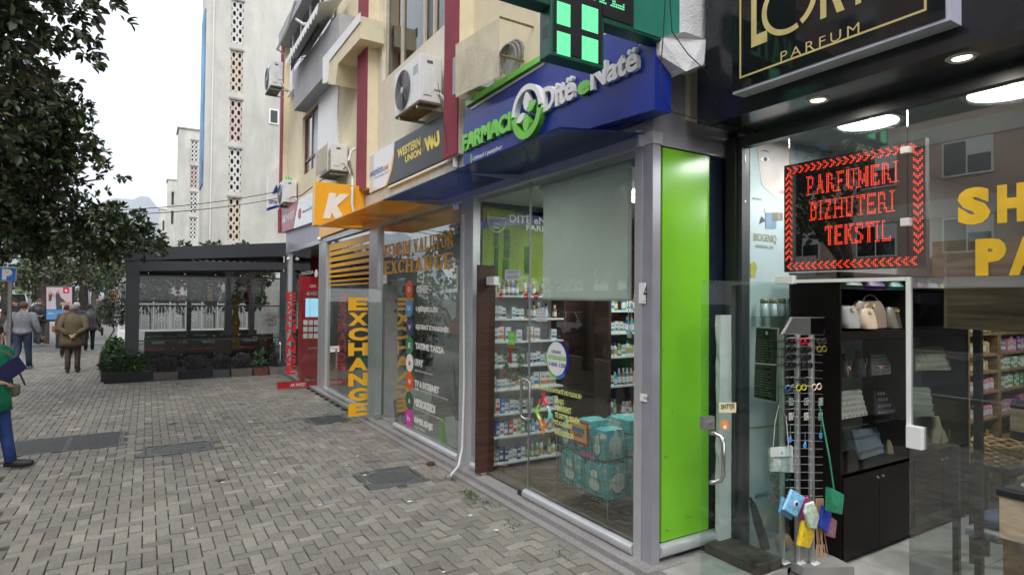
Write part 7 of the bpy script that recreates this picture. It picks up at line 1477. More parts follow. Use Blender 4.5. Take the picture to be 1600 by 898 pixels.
def tree(label, base, trunk, blobs, n, L0, name='street_tree', mat=None, singles=0, group=None, tr_=.16, limbs=7):
    t = thing(name, label, 'tree', base, group); b0 = Vector(base); m = MB(); m.tube([b0, b0+Vector((.02, .03, trunk*.5)), b0+Vector((.0, .0, trunk)), b0+Vector((.05, .05, trunk+1.0))], [tr_*1.25, tr_, tr_*.9, tr_*.55], 10); to = m.build('trunk', bark, t, smooth=True)
    top = b0+Vector((0, 0, trunk))
    for k in range(limbs):
        bl = blobs[k*len(blobs)//limbs]; e = top.lerp(Vector(bl[0]), .93); q = top.lerp(e, .5)+Vector((0, 0, .25)); m = MB(); m.tube([top, q, e], [tr_*.45, tr_*.22, .012], 6); m.build('limb', bark, t, smooth=True)
    c, a, k = crownpts(blobs, n); N_ = len(c); nr = rng.normal(size=(N_, 3))*.5+np.array([0, 0, 1.]); L_ = L0*rng.uniform(.65, 1.15, N_); sh_ = shade(N_, k, 7); keep = np.ones(N_, bool)
    if singles:
        pr = [cam.matrix_world.inverted() @ Vector(q) for q in c]; ok = [(v.z, i) for i, v in enumerate(pr) if v.z < 0 and abs(800+F*v.x/-v.z-800) < 800 and abs(F*v.y/-v.z) < 449]; ok.sort(key=lambda q: -q[0]); sel = [i for _, i in ok[:singles]]
        lv = [leafmesh(np.zeros((1, 3)), np.array([[1., 0, 0]]), np.array([[0, 0, 1.]]), np.array([L0*s_]), np.array([L0*s_*.23]), 'leaf', mat or leafm, np.array([[q, q*w2, q*.9]])) for s_, q, w2 in ((1, .8, 1), (.85, 1.2, 1), (1.1, 1.0, .75), (.95, 1.5, 1.05))]
        for i in sel:
            keep[i] = False; o = bpy.data.objects.new('leaf', lv[i % 4]); C.objects.link(o); o.parent = t; o.location = Vector(c[i])-b0; x = Vector(a[i]).normalized(); y = Vector(nr[i]).cross(x).normalized(); z = x.cross(y); o.rotation_euler = Matrix((x, y, z)).transposed().to_euler()
    me = leafmesh(c[keep]-np.array(b0), a[keep], nr[keep], L_[keep], L_[keep]*.23, 'crown', mat or leafm, sh_[keep]); o = bpy.data.objects.new('crown', me); C.objects.link(o); o.parent = t; ORG[o.name] = Vector(base)
    if singles: o['kind'] = 'stuff'
    return t
def bl(lst, Y, dy=0.): return [(tuple(P(x, y, Y=Y+random.uniform(-dy, dy))), r*Y/960) for x, y, r in lst]
tA = tree('nearest magnolia branches with big glossy leaves at the top left corner', (-2.9, 6.2, 0), 2.7, bl([(-15, 25, 75), (30, 10, 42), (-25, 90, 60), (15, 75, 42), (52, 106, 24), (78, 124, 15), (42, 126, 20), (-20, 140, 36), (66, 16, 11), (0, 156, 18), (-80, -40, 190), (-120, 80, 150), (-200, -120, 220)], 6.6, .5), 18000, .112, 'magnolia_tree', singles=300, limbs=4)
tB = tree('broad magnolia whose crown reaches the terrace roof', (-4.4, 13.5, 0), 2.6, bl([(20, 170, 60), (70, 155, 42), (30, 250, 75), (110, 165, 28), (150, 148, 13), (95, 215, 50), (110, 262, 50), (60, 318, 76), (140, 300, 44), (168, 277, 17), (188, 272, 8), (140, 355, 52), (190, 355, 40), (222, 378, 30), (250, 388, 12), (20, 352, 50), (100, 378, 38), (160, 392, 28), (-70, 250, 120), (-60, 120, 90), (-90, 350, 80)], 13, 1.4), 33000, .135, 'magnolia_tree', limbs=10)
leaff = M('far_leaf', (.055, .085, .035), .5, var=.3, scale=3, attr='col')
for k, (px, Y, bb, lab) in enumerate(((67, 31, [(30, 405, 60), (75, 410, 50), (110, 425, 40), (60, 440, 22)], 'street tree whose trunk stands right behind the advertising panel'), (130, 34, [(110, 400, 50), (140, 415, 42), (165, 430, 28)], 'street tree with pale trunk right of the advertising panel'), (148, 42, [(150, 415, 36), (170, 425, 30)], 'third street tree trunk in the row behind the walkers'), (167, 50, [(185, 405, 38), (205, 395, 30), (170, 440, 24), (200, 430, 22)], 'last street tree in the row beside the potted tree'), (8, 46, [(5, 430, 40), (-30, 420, 50), (40, 445, 22)], 'pale green street tree at the left edge behind the parking sign'))):
    x = P(px, 480, Y=Y).x; tree(lab, (x, Y, 0), P(px, 455, Y=Y).z, bl(bb, Y, 1.5), 2600 if k != 1 else 2600, .24, 'street_tree', leaff, tr_=.2, limbs=3)
c_, a_, k_ = crownpts([((x, 150+random.uniform(-20, 20), random.uniform(2, 9)), random.uniform(4, 6)) for x in range(-90, -10, 5)]+[((x, 90, 3), 3.0) for x in (-24, -20, -16, -12)], 16000); me = leafmesh(c_, a_, rng.normal(size=c_.shape)+np.array([0, 0, 1.]), np.full(len(c_), .8), np.full(len(c_), .28), 'distant_trees', M('distant_leaf', (.07, .11, .05), .7, attr='col'), shade(len(c_), k_, 7)); o = bpy.data.objects.new('distant_trees', me); C.objects.link(o); tag(o, 'distant belt of pale green trees beyond the parked vans', 'trees', kind='stuff')
for k, (x, y, s_) in enumerate(((-9.5, 13.2, .8), (-9.2, 18, 1.15), (-9.8, 23, 1.2), (-10, 33, 1.25), (-6.8, -3.0, 1.1))):
    src = tB; r = dup(src, (x, y, 0), k*1.3+.5, ['street tree across the kerb, seen mirrored in the %s glass' % q for q in ('perfume shop', 'pharmacy', 'exchange', 'farthest shop')][k] if k < 4 else 'street tree behind the viewpoint, seen mirrored in the big glass', scale=(s_, s_, s_*1.15))
for k, x in enumerate((.2, 1.5, 2.8, 4.2)): tree(['dark evergreen behind the white railing, leftmost', 'dark evergreen behind the white railing, second from the left', 'dark evergreen behind the white railing, third from the left', 'dark evergreen behind the white railing, nearest the shops'][k], (x, 31.6, 0), 1.0, [((x, 31.8, 2.2), 1.1), ((x+.3, 31.7, 3.2), 1.0), ((x-.2, 31.9, 3.9), .8)], 5600, .26, 'evergreen_tree', leafm, tr_=.1, limbs=2)
# ---------------------------------------------------------------- building across the street (mirrored in the glass)
pink = M('pink_render', (.56, .38, .31), .85, var=.1, scale=1, dirt=.2); beig = M('stone_render', (.66, .61, .53), .85, var=.08, dirt=.2)
def facade(X, y0, y1, label, floors, mt, bayw=3.4):
    t = thing('apartment_block', label, 'building', (X, y0, 0)); MB().box(X-10, X, y0, y1, 0, 3.1+floors*3).build('wall', mt, t); MB().box(X-10.3, X+.5, y0-.3, y1+.3, 3.1+floors*3+.002, 3.5+floors*3).build('roof', conc, t); n = int((y1-y0)/bayw)
    MB().box(X, X+.04, y0+.1, y1-.1, .1, 2.7).build('shopfront', glasst, t); m = MB(); m.prism([(X+.05, y0, 3.0), (X+1.3, y0, 2.6), (X+1.3, y0, 2.55), (X+.05, y0, 2.9)], (0, y1-y0, 0)); m.build('awning', white, t)
    for f_ in range(floors):
        z = 3.1+f_*3; MB().box(X+.002, X+.06, y0, y1, z+2.3, z+3.0).build('band', beig, t)
        for k in range(n):
            y = y0+(k+.5)*bayw; fo = MB(); fo.box(X+.01, X+.09, y-.85, y+.85, z+.85, z+2.25); w_ = fo.build('window', paintw, t); MB().box(X+.091, X+.1, y-.78, y-.03, z+.92, z+1.6).build('pane', glasst, w_); MB().box(X+.091, X+.1, y+.03, y+.78, z+.92, z+2.18).build('pane', glasst, w_); MB().box(X+.091, X+.11, y-.78, y-.03, z+1.62, z+2.2).build('blind', white, w_)
            if k % 3 == 1: b_ = MB().box(X+.1, X+1.1, y-1.3, y+1.3, z-.05, z+.08).build('balcony', beig, t); MB().box(X+1.06, X+1.1, y-1.3, y+1.3, z+.08, z+1.0).build('parapet', beig, b_)
facade(-19, 2, 24, 'pink and beige apartment block across the street, mirrored in the perfume shop glass', 5, pink); facade(-19, 27, 52, 'beige apartment block farther along across the street', 4, beig); facade(-19, -30, -1, 'apartment block across the street behind the viewpoint', 5, pink)
# ---------------------------------------------------------------- parking sign, advertising panel, small street things
sgn = thing('parking_sign', 'blue parking sign with white P on a grey pole at the left edge', 'road sign', P(12, 520, Y=12.2)); Y_ = 12.2
MB().bbox(P(-5, 430, Y=Y_).x, P(25.5, 430, Y=Y_).x, Y_, Y_+.03, P(10, 439.5, Y=Y_).z, P(10, 417, Y=Y_).z, .01).build('plate_border', paintw, sgn); MB().box(P(-4, 430, Y=Y_).x, P(24.6, 430, Y=Y_).x, Y_-.006, Y_, P(10, 438.6, Y=Y_).z, P(10, 418, Y=Y_).z).build('plate', M('road_blue', (.02, .16, .62), .4), sgn)
TY('P', 'letter', paintw, Y_-.008, (3, 437), (19, 437), (3, 420), parent=sgn, bold=.08); x = P(14, 480, Y=Y_).x; MB().tube([(x, Y_+.05, 0), (x, Y_+.05, P(10, 425, Y=Y_).z)], .03, 8).build('pole', steelb, sgn)
ap = thing('advertising_panel', 'black-framed street advertising panel with pink poster', 'advertising panel', P(94, 505, Y=28)); Y_ = 28
ax = lambda px: P(px, 470, Y=Y_).x; az = lambda py: P(94, py, Y=Y_).z
MB().bbox(ax(70.5), ax(116.5), Y_, Y_+.2, az(502), az(446.5), .02).build('frame', dark, ap); MB().box(ax(88), ax(99), Y_+.05, Y_+.15, 0, az(502)).build('foot', dark, ap)
def AQ(nm, col, pts, k): return MB().prism([P(*q, Y=Y_-.004*k) for q in pts], (0, -.003, 0)).build(nm, M(nm, col, .4, var=.05), ap)
AQ('poster_pale', (.62, .48, .52), [(72.5, 483), (112.5, 483), (112.5, 448.5), (72.5, 448.5)], 1); AQ('poster_blue_band', (.10, .30, .60), [(72.5, 499), (112.5, 499), (112.5, 483.5), (72.5, 483.5)], 1)
AQ('poster_red', (.65, .02, .05), [(98.5, 458), (108, 458), (108, 449), (98.5, 449)], 2); AQ('poster_figure_dark', (.06, .06, .08), [(88, 483), (97, 483), (97, 473), (104, 472), (95, 464), (91, 455), (88, 456), (87, 464)], 3); AQ('poster_figure_light', (.55, .55, .65), [(79, 483), (88, 483), (86, 470), (83, 463), (80, 470)], 4); AQ('poster_figure_hair', (.12, .07, .06), [(76, 470), (80, 470), (82, 459), (79, 454), (76, 457)], 3); AQ('poster_table', (.5, .3, .2), [(93, 476), (110, 475), (110, 471), (95, 472)], 5)
for nm, x, y in (('poster_head', 91, 455.5), ('poster_head', 84, 461), ('poster_head', 78.5, 457)): AQ('poster_head', (.55, .33, .26), ell(x, y, 2.3, 3), 5)
TY('oferta', 'poster_text', paintw, Y_-.012, (75, 491), (84, 491), (75, 487), parent=ap); TY('tani', 'poster_text', paintw, Y_-.012, (97, 492), (104, 492), (97, 488), parent=ap)
AQ('poster_logo', (.8, .8, .8), ell(103.2, 454, 2, 2), 5)
for k, (px, py, w_) in enumerate(((178, 462, 7),)):
    t = thing('red_box', 'red street notice box far behind the potted tree', 'box', P(px, 480, Y=60)); MB().bbox(P(172, 470, Y=60).x, P(184, 470, Y=60).x, 60, 60.6, P(178, 468, Y=60).z, P(178, 454, Y=60).z, .02).build('box', M('box_red', (.6, .08, .04), .5), t)
for k, px in enumerate((46, 20, 112, 139)):
    Y_ = (40, 60, 44, 52)[k]; p = P(px, 500, Y=Y_); tag(MB().tube([(p.x, p.y, 0), (p.x, p.y, (3.0, 4, 2.8, 3.5)[k])], .07, 7).build('street_pole', steelb), ['thin grey pole between the parking sign and the panel', 'slim pole far behind the parking sign', 'grey pole touching the right side of the advertising panel', 'grey pole between two street tree trunks'][k], 'pole')
# ---------------------------------------------------------------- people
def skinmesh(pts, edges, rad, lvl=1, root=0):
    me = bpy.data.meshes.new('s'); me.from_pydata([tuple(p) for p in pts], edges, []); o = bpy.data.objects.new('s', me); C.objects.link(o)
    sm = o.modifiers.new('k', 'SKIN'); sm.use_smooth_shade = True; sk = me.skin_vertices[0].data
    for i, r_ in enumerate(rad): sk[i].radius = (r_, r_) if not isinstance(r_, tuple) else r_
    sk[root].use_root = True; ss = o.modifiers.new('u', 'SUBSURF'); ss.levels = lvl; ss.render_levels = lvl
    dg = bpy.context.evaluated_depsgraph_get(); dg.update(); out = bpy.data.meshes.new_from_object(o.evaluated_get(dg)); bpy.data.objects.remove(o); return out
def person(label, loc, rz, ht, pose, cl, group=None):
    "loc = feet, rz = heading; figure faces -Y before turning"
    t = bpy.data.objects.new('person', None); C.objects.link(t); t.location = loc; t.rotation_euler = (0, 0, rz); tag(t, label, 'person'); k = ht/1.75; V = lambda *a: Vector(a)*k
    st = pose.get('stride', .0); lean = pose.get('lean', 0); hip = V(0, 0, .95); ch = V(0, lean*.6, 1.32); nk = V(0, lean, 1.50); hd = V(0, lean*1.15-.01, 1.62)
    J = [hip, V(0, lean*.3, 1.12), ch, nk, hd, hd+V(0, -.0, .08)]; rd = [.13*k, .12*k, .13*k, .055*k, .078*k, .07*k]; Ed = [(0, 1), (1, 2), (2, 3), (3, 4), (4, 5)]
    def chain(par, pts, rr):
        p = par
        for q, r_ in zip(pts, rr): J.append(q); rd.append(r_*k); Ed.append((p, len(J)-1)); p = len(J)-1
        return p
    legs = []; arms = []
    for s_ in (-1, 1):
        f_ = st*s_; lift = pose.get('lift', 0) if s_ == pose.get('back', 1) and st else 0
        L_ = [V(s_*.095, 0, .90), V(s_*.10, -.5*abs(f_)*(1 if f_ < 0 else .2)-(.0), .50), V(s_*.10, f_, .09+lift), V(s_*.11, f_-.13, .05+lift*.4)]; legs.append(L_); chain(0, L_, [.085, .058, .042, .035])
        A_ = pose['arms'][0 if s_ < 0 else 1]; sh_ = V(s_*.19, lean*.8, 1.42); A_ = [sh_]+[V(*q) for q in A_]; arms.append(A_); e = chain(2, A_, [.06, .045, .03])
        # hand: palm and five fingers
        wv = (A_[-1]-A_[-2]).normalized(); sd_ = wv.cross(Vector((0, 0, 1)) if abs(wv.z) < .8 else Vector((0, 1, 0))).normalized(); pm = A_[-1]+wv*.07*k; J.append(pm); rd.append((.038*k, .02*k)); Ed.append((e, len(J)-1)); pi_ = len(J)-1
        cv = sd_.cross(wv)*.025*k*(1 if s_ > 0 else -1)
        for q, ln in ((-1.4, .06), (-.5, .075), (.5, .07), (1.4, .055)): chain(pi_, [pm+sd_*q*.018*k+wv*ln*.6*k, pm+sd_*q*.020*k+wv*ln*k+cv], [.0095, .0075])
        chain(pi_, [pm+sd_*.04*k*s_+wv*.005*k, pm+sd_*.05*k*s_+wv*.035*k], [.011, .009])
    body = skinmesh(J, Ed, rd, 1); body.materials.clear(); body.materials.append(skin); o = bpy.data.objects.new('body', body); C.objects.link(o); o.parent = t
    def add(mb, nm, mt, sm=True): me = mb.mesh(nm, mt, sm); q = bpy.data.objects.new(nm, me); C.objects.link(q); q.parent = t; return q
    # face: nose, ears, eyes and mouth
    fz = hd.z+.03*k; m = MB(); m.prism([Vector((-.012*k, hd.y-.085*k, fz-.03*k)), Vector((.012*k, hd.y-.085*k, fz-.03*k)), Vector((0, hd.y-.08*k, fz+.02*k))], (0, -.022*k, -.004*k))
    for s_ in (-1, 1): m.lathe([(.004*k, -.03*k), (.016*k, -.012*k), (.018*k, .015*k), (.004*k, .03*k)], (s_*.088*k, hd.y+.005, fz), 7)
    add(m, 'nose_and_ears', skin); m = MB()
    for s_ in (-1, 1): m.box(s_*.03*k-.012*k, s_*.03*k+.012*k, hd.y-.091*k, hd.y-.084*k, fz+.005*k, fz+.016*k)
    m.box(-.022*k, .022*k, hd.y-.088*k, hd.y-.082*k, fz-.055*k, fz-.048*k); add(m, 'eyes_and_mouth', M('eye_dark', (.06, .03, .03), .5), False)
    # hair cap
    hc, hl = cl['hair'], cl.get('hairlen', .0); m = MB(); rg = []
    for i in range(9):
        a = i/8*math.pi*.62; r_ = .098*k*math.sin(a)+.004; z = hd.z+.045*k+.112*k*math.cos(a); rg.append([Vector((r_*math.cos(b)*(1.0), hd.y+.012*k+r_*math.sin(b)*1.1+(.02*k if math.sin(b) < -.2 and i > 4 else 0), z+(.045*k*max(0, -math.sin(b)) if i > 4 else -hl*k*max(0, math.sin(b)+.4) if i > 6 else 0))) for b in [q*math.pi/9 for q in range(18)]])
    m.rings(rg); add(m, 'hair', M('hair_%s' % (hc,), hc, .85, var=.3, scale=60, bump=1., bscale=200))
    # trousers
    tm2 = cl['trousers']; m = MB()
    for L_ in legs: m.tube([L_[0]+V(0, 0, .08), L_[0]-V(0, 0, .02), L_[0].lerp(L_[1], .5), L_[1], L_[1].lerp(L_[2], .5), L_[2]+V(0, .0, .0)], [x*k*cl.get('tw', 1) for x in (.10, .105, .088, .072, .064, .062)], 12)
    m.rings([[Vector((.165*k*a_*math.cos(b), .115*k*a_*math.sin(b), z*k)) for b in [q*math.pi/8 for q in range(16)]] for z, a_ in ((.84, .9), (.9, 1.02), (1.0, 1.0), (1.06, .95))]); add(m, 'trousers', tm2)
    for L_ in legs: m = MB(); h_ = L_[3]; d_ = (L_[2]-L_[3]); d_.z = 0; d_.normalize(); q = [h_-d_*.11*k, h_-d_*.06*k, h_+d_*.06*k, h_+d_*.19*k]; m.tube([v+Vector((0, 0, .015*k+ (d_.dot(v-h_))*pose.get('lift', 0)*2*(1 if L_[2].z > .1*k else 0))) for v in q], [.03*k, .046*k, .05*k, .042*k], 10); add(m, 'shoe', cl['shoes'])
    # coat
    cm = cl['coat']; hem = cl.get('hem', .9); wd = cl.get('w', 1.); m = MB(); rg = []
    prof = [(hem, cl.get('hemw', .2), .15), (hem+.12, .195, .145), (1.0, .185, .135), (1.12, .18, .135), (1.25, .195, .14), (1.36, .20, .13), (1.44, .175, .105), (1.49, .105, .085), (1.53, .068, .07)]
    prof = [p for i, p in enumerate(prof) if i == 0 or p[0] > hem+.05]
    for z, a_, b_ in prof: ly = lean*max(0, (z-.95)/.55); rg.append([Vector((a_*wd*k*math.cos(b)*(1+.035*math.sin(b*5+z*7)), ly*k+b_*wd*k*math.sin(b)*(1+.03*math.cos(b*4+z*9)), z*k+(.02*math.sin(b*3)*k if z == hem else 0))) for b in [q*math.pi/12 for q in range(24)]])
    m.rings(rg)
    sl_ = cl.get('sl', 1.)
    for A_ in arms: m.tube([A_[0]+V(0, 0, .035)-(A_[0]-ch)*.25, A_[0], A_[0].lerp(A_[1], .5), A_[1], A_[1].lerp(A_[2], .5), A_[2]-(A_[2]-A_[1])*.06], [x*k*sl_ for x in (.07, .085, .072, .062, .055, .048)], 12)
    add(m, 'coat', cm)
    if cl.get('collar'): m = MB(); m.rings([[Vector((r_*k*math.cos(b), lean*k+r_*k*math.sin(b), z*k)) for b in [q*math.pi/8 for q in range(16)]] for z, r_ in ((1.48, .10), (1.53, .085), (1.57, .08))], False); add(m, 'collar', cm)
    return t, V, add
def cloth(n, c, **k): return M(n, c, k.pop('rough', .85), var=.16, scale=14, bump=1., bscale=16, **k)
dn = ((-.27, .05, 1.13), (-.27, -.06, .88)); dn2 = ((.27, .0, 1.13), (.29, -.1, .9)); rest = [dn, dn2]
jean = cloth('denim', (.035, .06, .11)); blk = cloth('black_cloth', (.014, .014, .016)); shoe = M('shoe_dark', (.02, .02, .022), .5); brn = cloth('brown_trousers', (.07, .055, .045))
# ref points: feet positions measured on the ground
pG = P(34, 578, Z=0); person('man in grey sweatshirt and jeans walking away on the left', pG, R(174), 1.80, dict(stride=.22, lift=.16, back=1, arms=[((-.30, .06, 1.15), (-.38, -.02, .90)), ((.30, .1, 1.15), (.30, .12, .9))]), dict(hair=(.10, .06, .045), trousers=jean, shoes=M('shoe_sole', (.25, .25, .25), .6), coat=cloth('sweat_grey', (.20, .205, .22)), hem=.93, w=1.14, hemw=.175, tw=1.05, sl=1.15))
pB = P(113, 582, Z=0); person('elderly man in olive coat with hands clasped behind his back', pB, R(180), 1.74, dict(stride=.03, arms=[((-.30, .10, 1.17), (-.06, .20, .99)), ((.30, .10, 1.17), (.06, .205, .985))], lean=-.03), dict(hair=(.25, .23, .21), trousers=brn, shoes=shoe, coat=cloth('olive_coat', (.125, .10, .055)), hem=.70, w=1.24, hemw=.235, collar=1, sl=1.2))
pW = P(103, 557, Z=0); t, V, add = person('woman in long brown coat with tan shoulder bag beside the olive-coated man', pW, R(180), 1.66, dict(stride=.1, arms=[((-.28, .03, 1.15), (-.27, -.1, .95)), dn2]), dict(hair=(.05, .022, .015), hairlen=.08, trousers=blk, shoes=shoe, coat=cloth('camel_brown', (.13, .07, .04)), hem=.35, w=1.08, hemw=.2))
m = MB(); m.bbox(.26, .36, -.05, .22, .82, 1.02, .03); add(m, 'shoulder_bag', M('bag_tan', (.28, .11, .04), .5), True)
pP = P(139, 548, Z=0); t, V, add = person('woman in dark puffer jacket carrying a black bag', pP, R(182), 1.66, dict(stride=.1, arms=[((-.29, .03, 1.15), (-.33, -.05, .9)), dn2]), dict(hair=(.03, .02, .018), hairlen=.1, trousers=blk, shoes=shoe, coat=cloth('puffer_dark', (.045, .038, .045), rough=.5), hem=.78, w=1.2, collar=1))
m = MB(); m.bbox(-.42, -.34, -.12, .14, .55, .85, .02); add(m, 'handbag', dark, True)
pJ = P(60, 540, Z=0); t, V, add = person('man in black padded jacket facing the camera looking at his phone', pJ, R(8), 1.82, dict(stride=.04, arms=[((-.27, -.04, 1.15), (-.07, -.28, 1.14)), ((.27, -.04, 1.15), (.07, -.28, 1.13))]), dict(hair=(.16, .12, .09), trousers=cloth('charcoal', (.03, .035, .05)), shoes=M('shoe_grey', (.2, .22, .25), .6), coat=cloth('padded_black', (.010, .010, .013), rough=.45), hem=.88, w=1.22, collar=1, sl=1.25))
m = MB(); m.bbox(-.035, .035, -.38, -.37, 1.1, 1.22, .004); add(m, 'phone', dark, False)
pT = P(22, 541, Z=0); t, V, add = person('man in dark jacket holding a phone to his ear at the left', pT, R(20), 1.80, dict(arms=[((-.30, -.1, 1.22), (-.12, -.1, 1.55)), dn2]), dict(hair=(.07, .035, .02), trousers=blk, shoes=shoe, coat=cloth('jacket_dark', (.016, .018, .018)), hem=.85, w=1.15, sl=1.15))
m = MB(); m.bbox(-.13, -.11, -.16, -.1, 1.55, 1.70, .004); add(m, 'phone', dark, False)
for px, py, Yf, h_, col, hr, lab in ((152, 519, 0, 1.78, (.05, .06, .075), (.22, .2, .19), 'man in slate coat farther ahead with a pale bag'), (116, 525, 0, 1.78, (.02, .022, .03), (.02, .02, .02), 'dark-haired man in black jacket behind the advertising panel'), (133, 508, 0, 1.7, (.14, .01, .015), (.03, .02, .02), 'distant person in a dark red jacket between the trees'), (146, 510, 0, 1.72, (.10, .11, .12), (.03, .025, .02), 'distant person in grey half hidden behind the slate coat'), (118, 552, 0, 1.74, (.04, .05, .06), (.42, .41, .40), 'white-haired man just ahead of the woman in the brown coat'), (160, 506, 0, 1.72, (.45, .12, .06), (.05, .03, .02), 'distant person in an orange-red top'), (170, 507, 0, 1.7, (.03, .03, .035), (.03, .025, .02), 'distant dark-clad walker near the potted tree')):
    person(lab, P(px, py, Z=0), R(180+random.uniform(-8, 8)), h_, dict(stride=random.uniform(.05, .15), arms=rest), dict(hair=hr, trousers=jean if px == 152 else blk, shoes=shoe, coat=cloth('far_coat_%d' % px, col), hem=.72 if px in (152, 118) else .88, w=1.12))
# woman in green coat at the left edge (walking towards the camera, cut by the frame)
pGr = P(-6, 735, Z=0); gco = cloth('emerald_coat', (.0, .17, .085)); t, V, add = person('woman in emerald green coat holding a navy folder, cut by the left edge', pGr+Vector((-.05, 0, 0)), R(65), 1.64, dict(stride=-.16, arms=[((-.27, .06, 1.12), (-.10, -.10, 1.08)), ((.30, .08, 1.12), (.12, -.09, 1.04))]), dict(hair=(.06, .03, .02), hairlen=.12, trousers=cloth('royal_denim', (.02, .05, .19)), shoes=shoe, coat=gco, hem=.72, w=1.12, hemw=.215, sl=1.2))
m = MB(); c = Vector((.04, -.17, 1.15)); m.obox(c, Vector((.12, -.03, .07)), Vector((-.05, .02, .08)), Vector((.0, .006, 0))); add(m, 'folder', M('folder_navy', (.02, .02, .09), .4), False)
m = MB(); m.bbox(.2, .32, -.10, .10, .80, .95, .04); m.tube([(.22, -.2, .94), (.05, -.16, 1.3), (-.12, .0, 1.46)], .012, 6); add(m, 'crossbody_bag', M('bag_khaki', (.16, .13, .085), .6, var=.2), True)
# ---------------------------------------------------------------- vehicles
tyre = M('tyre', (.015, .015, .016), .8); rimm = M('rim', (.45, .46, .48), .3, .8); tail = M('tail_lamp', (.55, .01, .01), .2, emit=.6); head = M('head_lamp', (.7, .72, .75), .1)
def car(label, loc, rz, col, L_=4.1, Wd=1.75, Hh=1.46, van=False, lit=False):
    t = thing('parked_car' if not van else 'parked_van', label, 'van' if van else 'car', loc, rotz=rz); ORG[t.name] = Vector(); pm = M('car_paint_%s' % (col,), col, .18, .1, var=.02, spec=.8); h2 = L_/2; w2 = Wd/2
    if van: prof = [(-h2, .35, .9, .9), (-h2+.02, .3, 1.0, 2.0), (h2*.45, .3, 1.0, 2.0), (h2*.8, .32, .98, 1.15), (h2-.03, .36, .85, .86)]
    st = [(-h2, .40, .80), (-h2+.08, .28, .93), (-h2*.6, .24, .96), (0, .22, .95), (h2*.45, .22, .93), (h2*.8, .24, .84), (h2-.06, .28, .70), (h2, .42, .58)]; m = MB(); rg = []
    for x, z0, z1 in st:
        z1 = z1 if not van else z1+.1; e = 1 if abs(x) < h2-.1 else .86; rg.append([Vector((y*w2*e, x, z)) for y, z in ((-.86, z0), (-1, z0+.1), (-1, (z0+z1)/2), (-.95, z1-.04), (-.8, z1), (.8, z1), (.95, z1-.04), (1, (z0+z1)/2), (1, z0+.1), (.86, z0))])
    m.rings(rg); bo = m.build('body', pm, t, smooth=True)
    base = [(-h2+.12, .95), (h2*.42, .93)] if not van else [(-h2+.05, 1.04), (h2*.62, 1.0)]; top = [(-h2+.5, Hh-.04), (h2*.02, Hh-.02)] if not van else [(-h2+.12, Hh-.03), (h2*.35, Hh-.03)]
    gq = lambda s_: [Vector((s_*w2*.90, base[0][0], base[0][1]-.02)), Vector((s_*w2*.90, base[1][0], base[1][1]-.02)), Vector((s_*w2*.70, top[1][0], top[1][1])), Vector((s_*w2*.70, top[0][0], top[0][1]))]
    l, r = gq(-1), gq(1); m = MB(); m.quad(l[3], l[2], r[2], r[3]); up = Vector((0, 0, .03)); m.prism([l[3]+up, l[2]+up, r[2]+up, r[3]+up], (0, 0, -.05)); m.build('roof', pm, t)
    gm = M('car_glass', (.02, .025, .028), .04, spec=.9)
    m = MB(); m.quad(*l); m.quad(*r); m.build('side_window', gm, t); MB().quad(l[1], r[1], r[2], l[2]).build('windscreen', gm, t); MB().quad(l[0], r[0], r[3], l[3]).build('rear_window', gm, t)
    for s_ in (-1, 1):
        q = gq(s_); o_ = Vector((s_*.008, 0, 0))
        for u in (.0, .42, .97): a, b = q[0].lerp(q[1], u)+o_, q[3].lerp(q[2], u)+o_; MB().tube([a, b], .028, 5).build('pillar', pm, t)
        for y in (-h2*.62, h2*.62):
            m = MB(); m.disc((s_*(w2-.19), y, .31), (0, .31, 0), (0, 0, .31), 20, (s_*.2, 0, 0)); wo = m.build('wheel', tyre, t); MB().disc((s_*(w2+.012), y, .31), (0, .2, 0), (0, 0, .2), 14, (s_*.012, 0, 0)).build('rim', rimm, wo)
        MB().bbox(s_*w2*.72-.17, s_*w2*.72+.17, h2-.14, h2-.0, .60, .70, .02).build('headlight', head, t); MB().bbox(s_*w2*.80-.1, s_*w2*.80+.1, -h2-.01, -h2+.1, .66, .86, .02).build('tail_light', tail, t)
        MB().bbox(s_*(w2+.02)-.09, s_*(w2+.02)+.09, h2*.36, h2*.36+.1, .92, 1.05, .02).build('mirror', pm, t)
    MB().box(-.26, .26, -h2-.012, -h2+.02, .45, .56).build('number_plate', paintw, t); return t
wc, rc, dc, sc3 = (.72, .73, .74), (.35, .012, .02), (.02, .022, .026), (.33, .35, .37)
car('red car at the left edge behind the man on the phone', (-7.75, 27.2, -.13), R(2), rc, Hh=1.5); car('dark car with lit tail lamps behind the man in the black jacket', (-7.9, 33.5, -.13), R(-1), dc, Hh=1.6)
car('black car with open tailgate shade behind the panel', (-7.7, 39.5, -.13), R(1), dc); car('white van parked far left beyond the cars', (-10.5, 52, -.13), R(0), wc, 5.2, 2.0, 2.1, True); car('second white van parked beside the far one', (-9.0, 62, -.13), R(4), wc, 5.2, 2.0, 2.2, True); car('pale car far along the kerb between tree trunks', (-7.6, 74, -.13), R(0), sc3); car('white car far along the kerb', (-7.6, 66, -.13), R(0), wc)
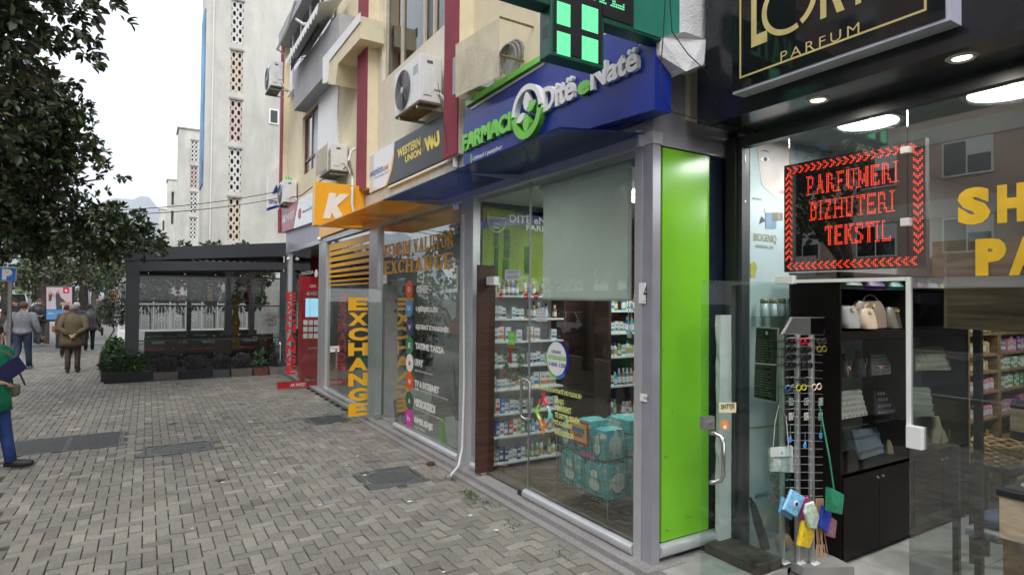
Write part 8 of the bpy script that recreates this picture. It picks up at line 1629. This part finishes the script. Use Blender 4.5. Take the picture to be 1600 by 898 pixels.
car('white hatchback across the road, mirrored in the pharmacy glass', (-13.6, 25.3, -.13), R(186), wc); car('dark car parked at the kerb, mirrored low in the pharmacy door', (-8.3, 17.4, -.13), R(3), dc); car('red car across the road, mirrored in the exchange window', (-15, 50, -.13), R(183), rc)
# bicycle leaning by the kerb
bc = thing('bicycle', 'dark bicycle leaning at the kerb, behind the man in the black jacket', 'bicycle', (-4.3, 27.4, 0), rotz=R(10))
for y in (-.5, .5): m = MB(); m.tube([(0, y+.33*math.cos(a), .34+.33*math.sin(a)) for a in [q*math.pi/12 for q in range(25)]], .016, 5, False); wo = m.build('wheel', tyre, bc); m = MB(); [m.tube([(0, y, .34), (0, y+.32*math.cos(a), .34+.32*math.sin(a))], .002, 3) for a in [q*math.pi/6 for q in range(12)]]; m.build('spoke', rimm, wo)
m = MB()
for a, b in (((0, -.5, .34), (0, -.15, .78)), ((0, -.15, .78), (0, .35, .82)), ((0, .5, .34), (0, .33, .95)), ((0, -.05, .32), (0, .35, .78)), ((0, -.5, .34), (0, -.05, .32)), ((0, -.05, .32), (0, -.18, .9))): m.tube([a, b], .015, 6)
m.build('frame', dark, bc); MB().bbox(-.07, .07, -.3, -.06, .9, .95, .02).build('saddle', dark, bc); MB().tube([(-.25, .3, 1.02), (0, .33, .98), (.25, .3, 1.02)], .012, 6).build('handlebar', dark, bc)
bc2 = dup(bc, (-5.6, 13.6, 0), R(25), 'dark bicycle at the kerb, mirrored in the pharmacy glass')
# ---------------------------------------------------------------- air: the mountain fades to blue
hz = MB().box(-2600, 2600, -320, 4650, -1.2, 900).build('haze', None); hz.data.materials.clear()
hm = bpy.data.materials.new('haze_air'); hm.use_nodes = True; t_ = hm.node_tree; t_.nodes.clear(); o_ = t_.nodes.new('ShaderNodeOutputMaterial'); v_ = t_.nodes.new('ShaderNodeVolumePrincipled')
v_.inputs['Color'].default_value = (.86, .93, 1, 1); v_.inputs['Density'].default_value = .00026; t_.links.new(v_.outputs[0], o_.inputs['Volume']); hz.data.materials.append(hm); hz['kind'] = 'stuff'
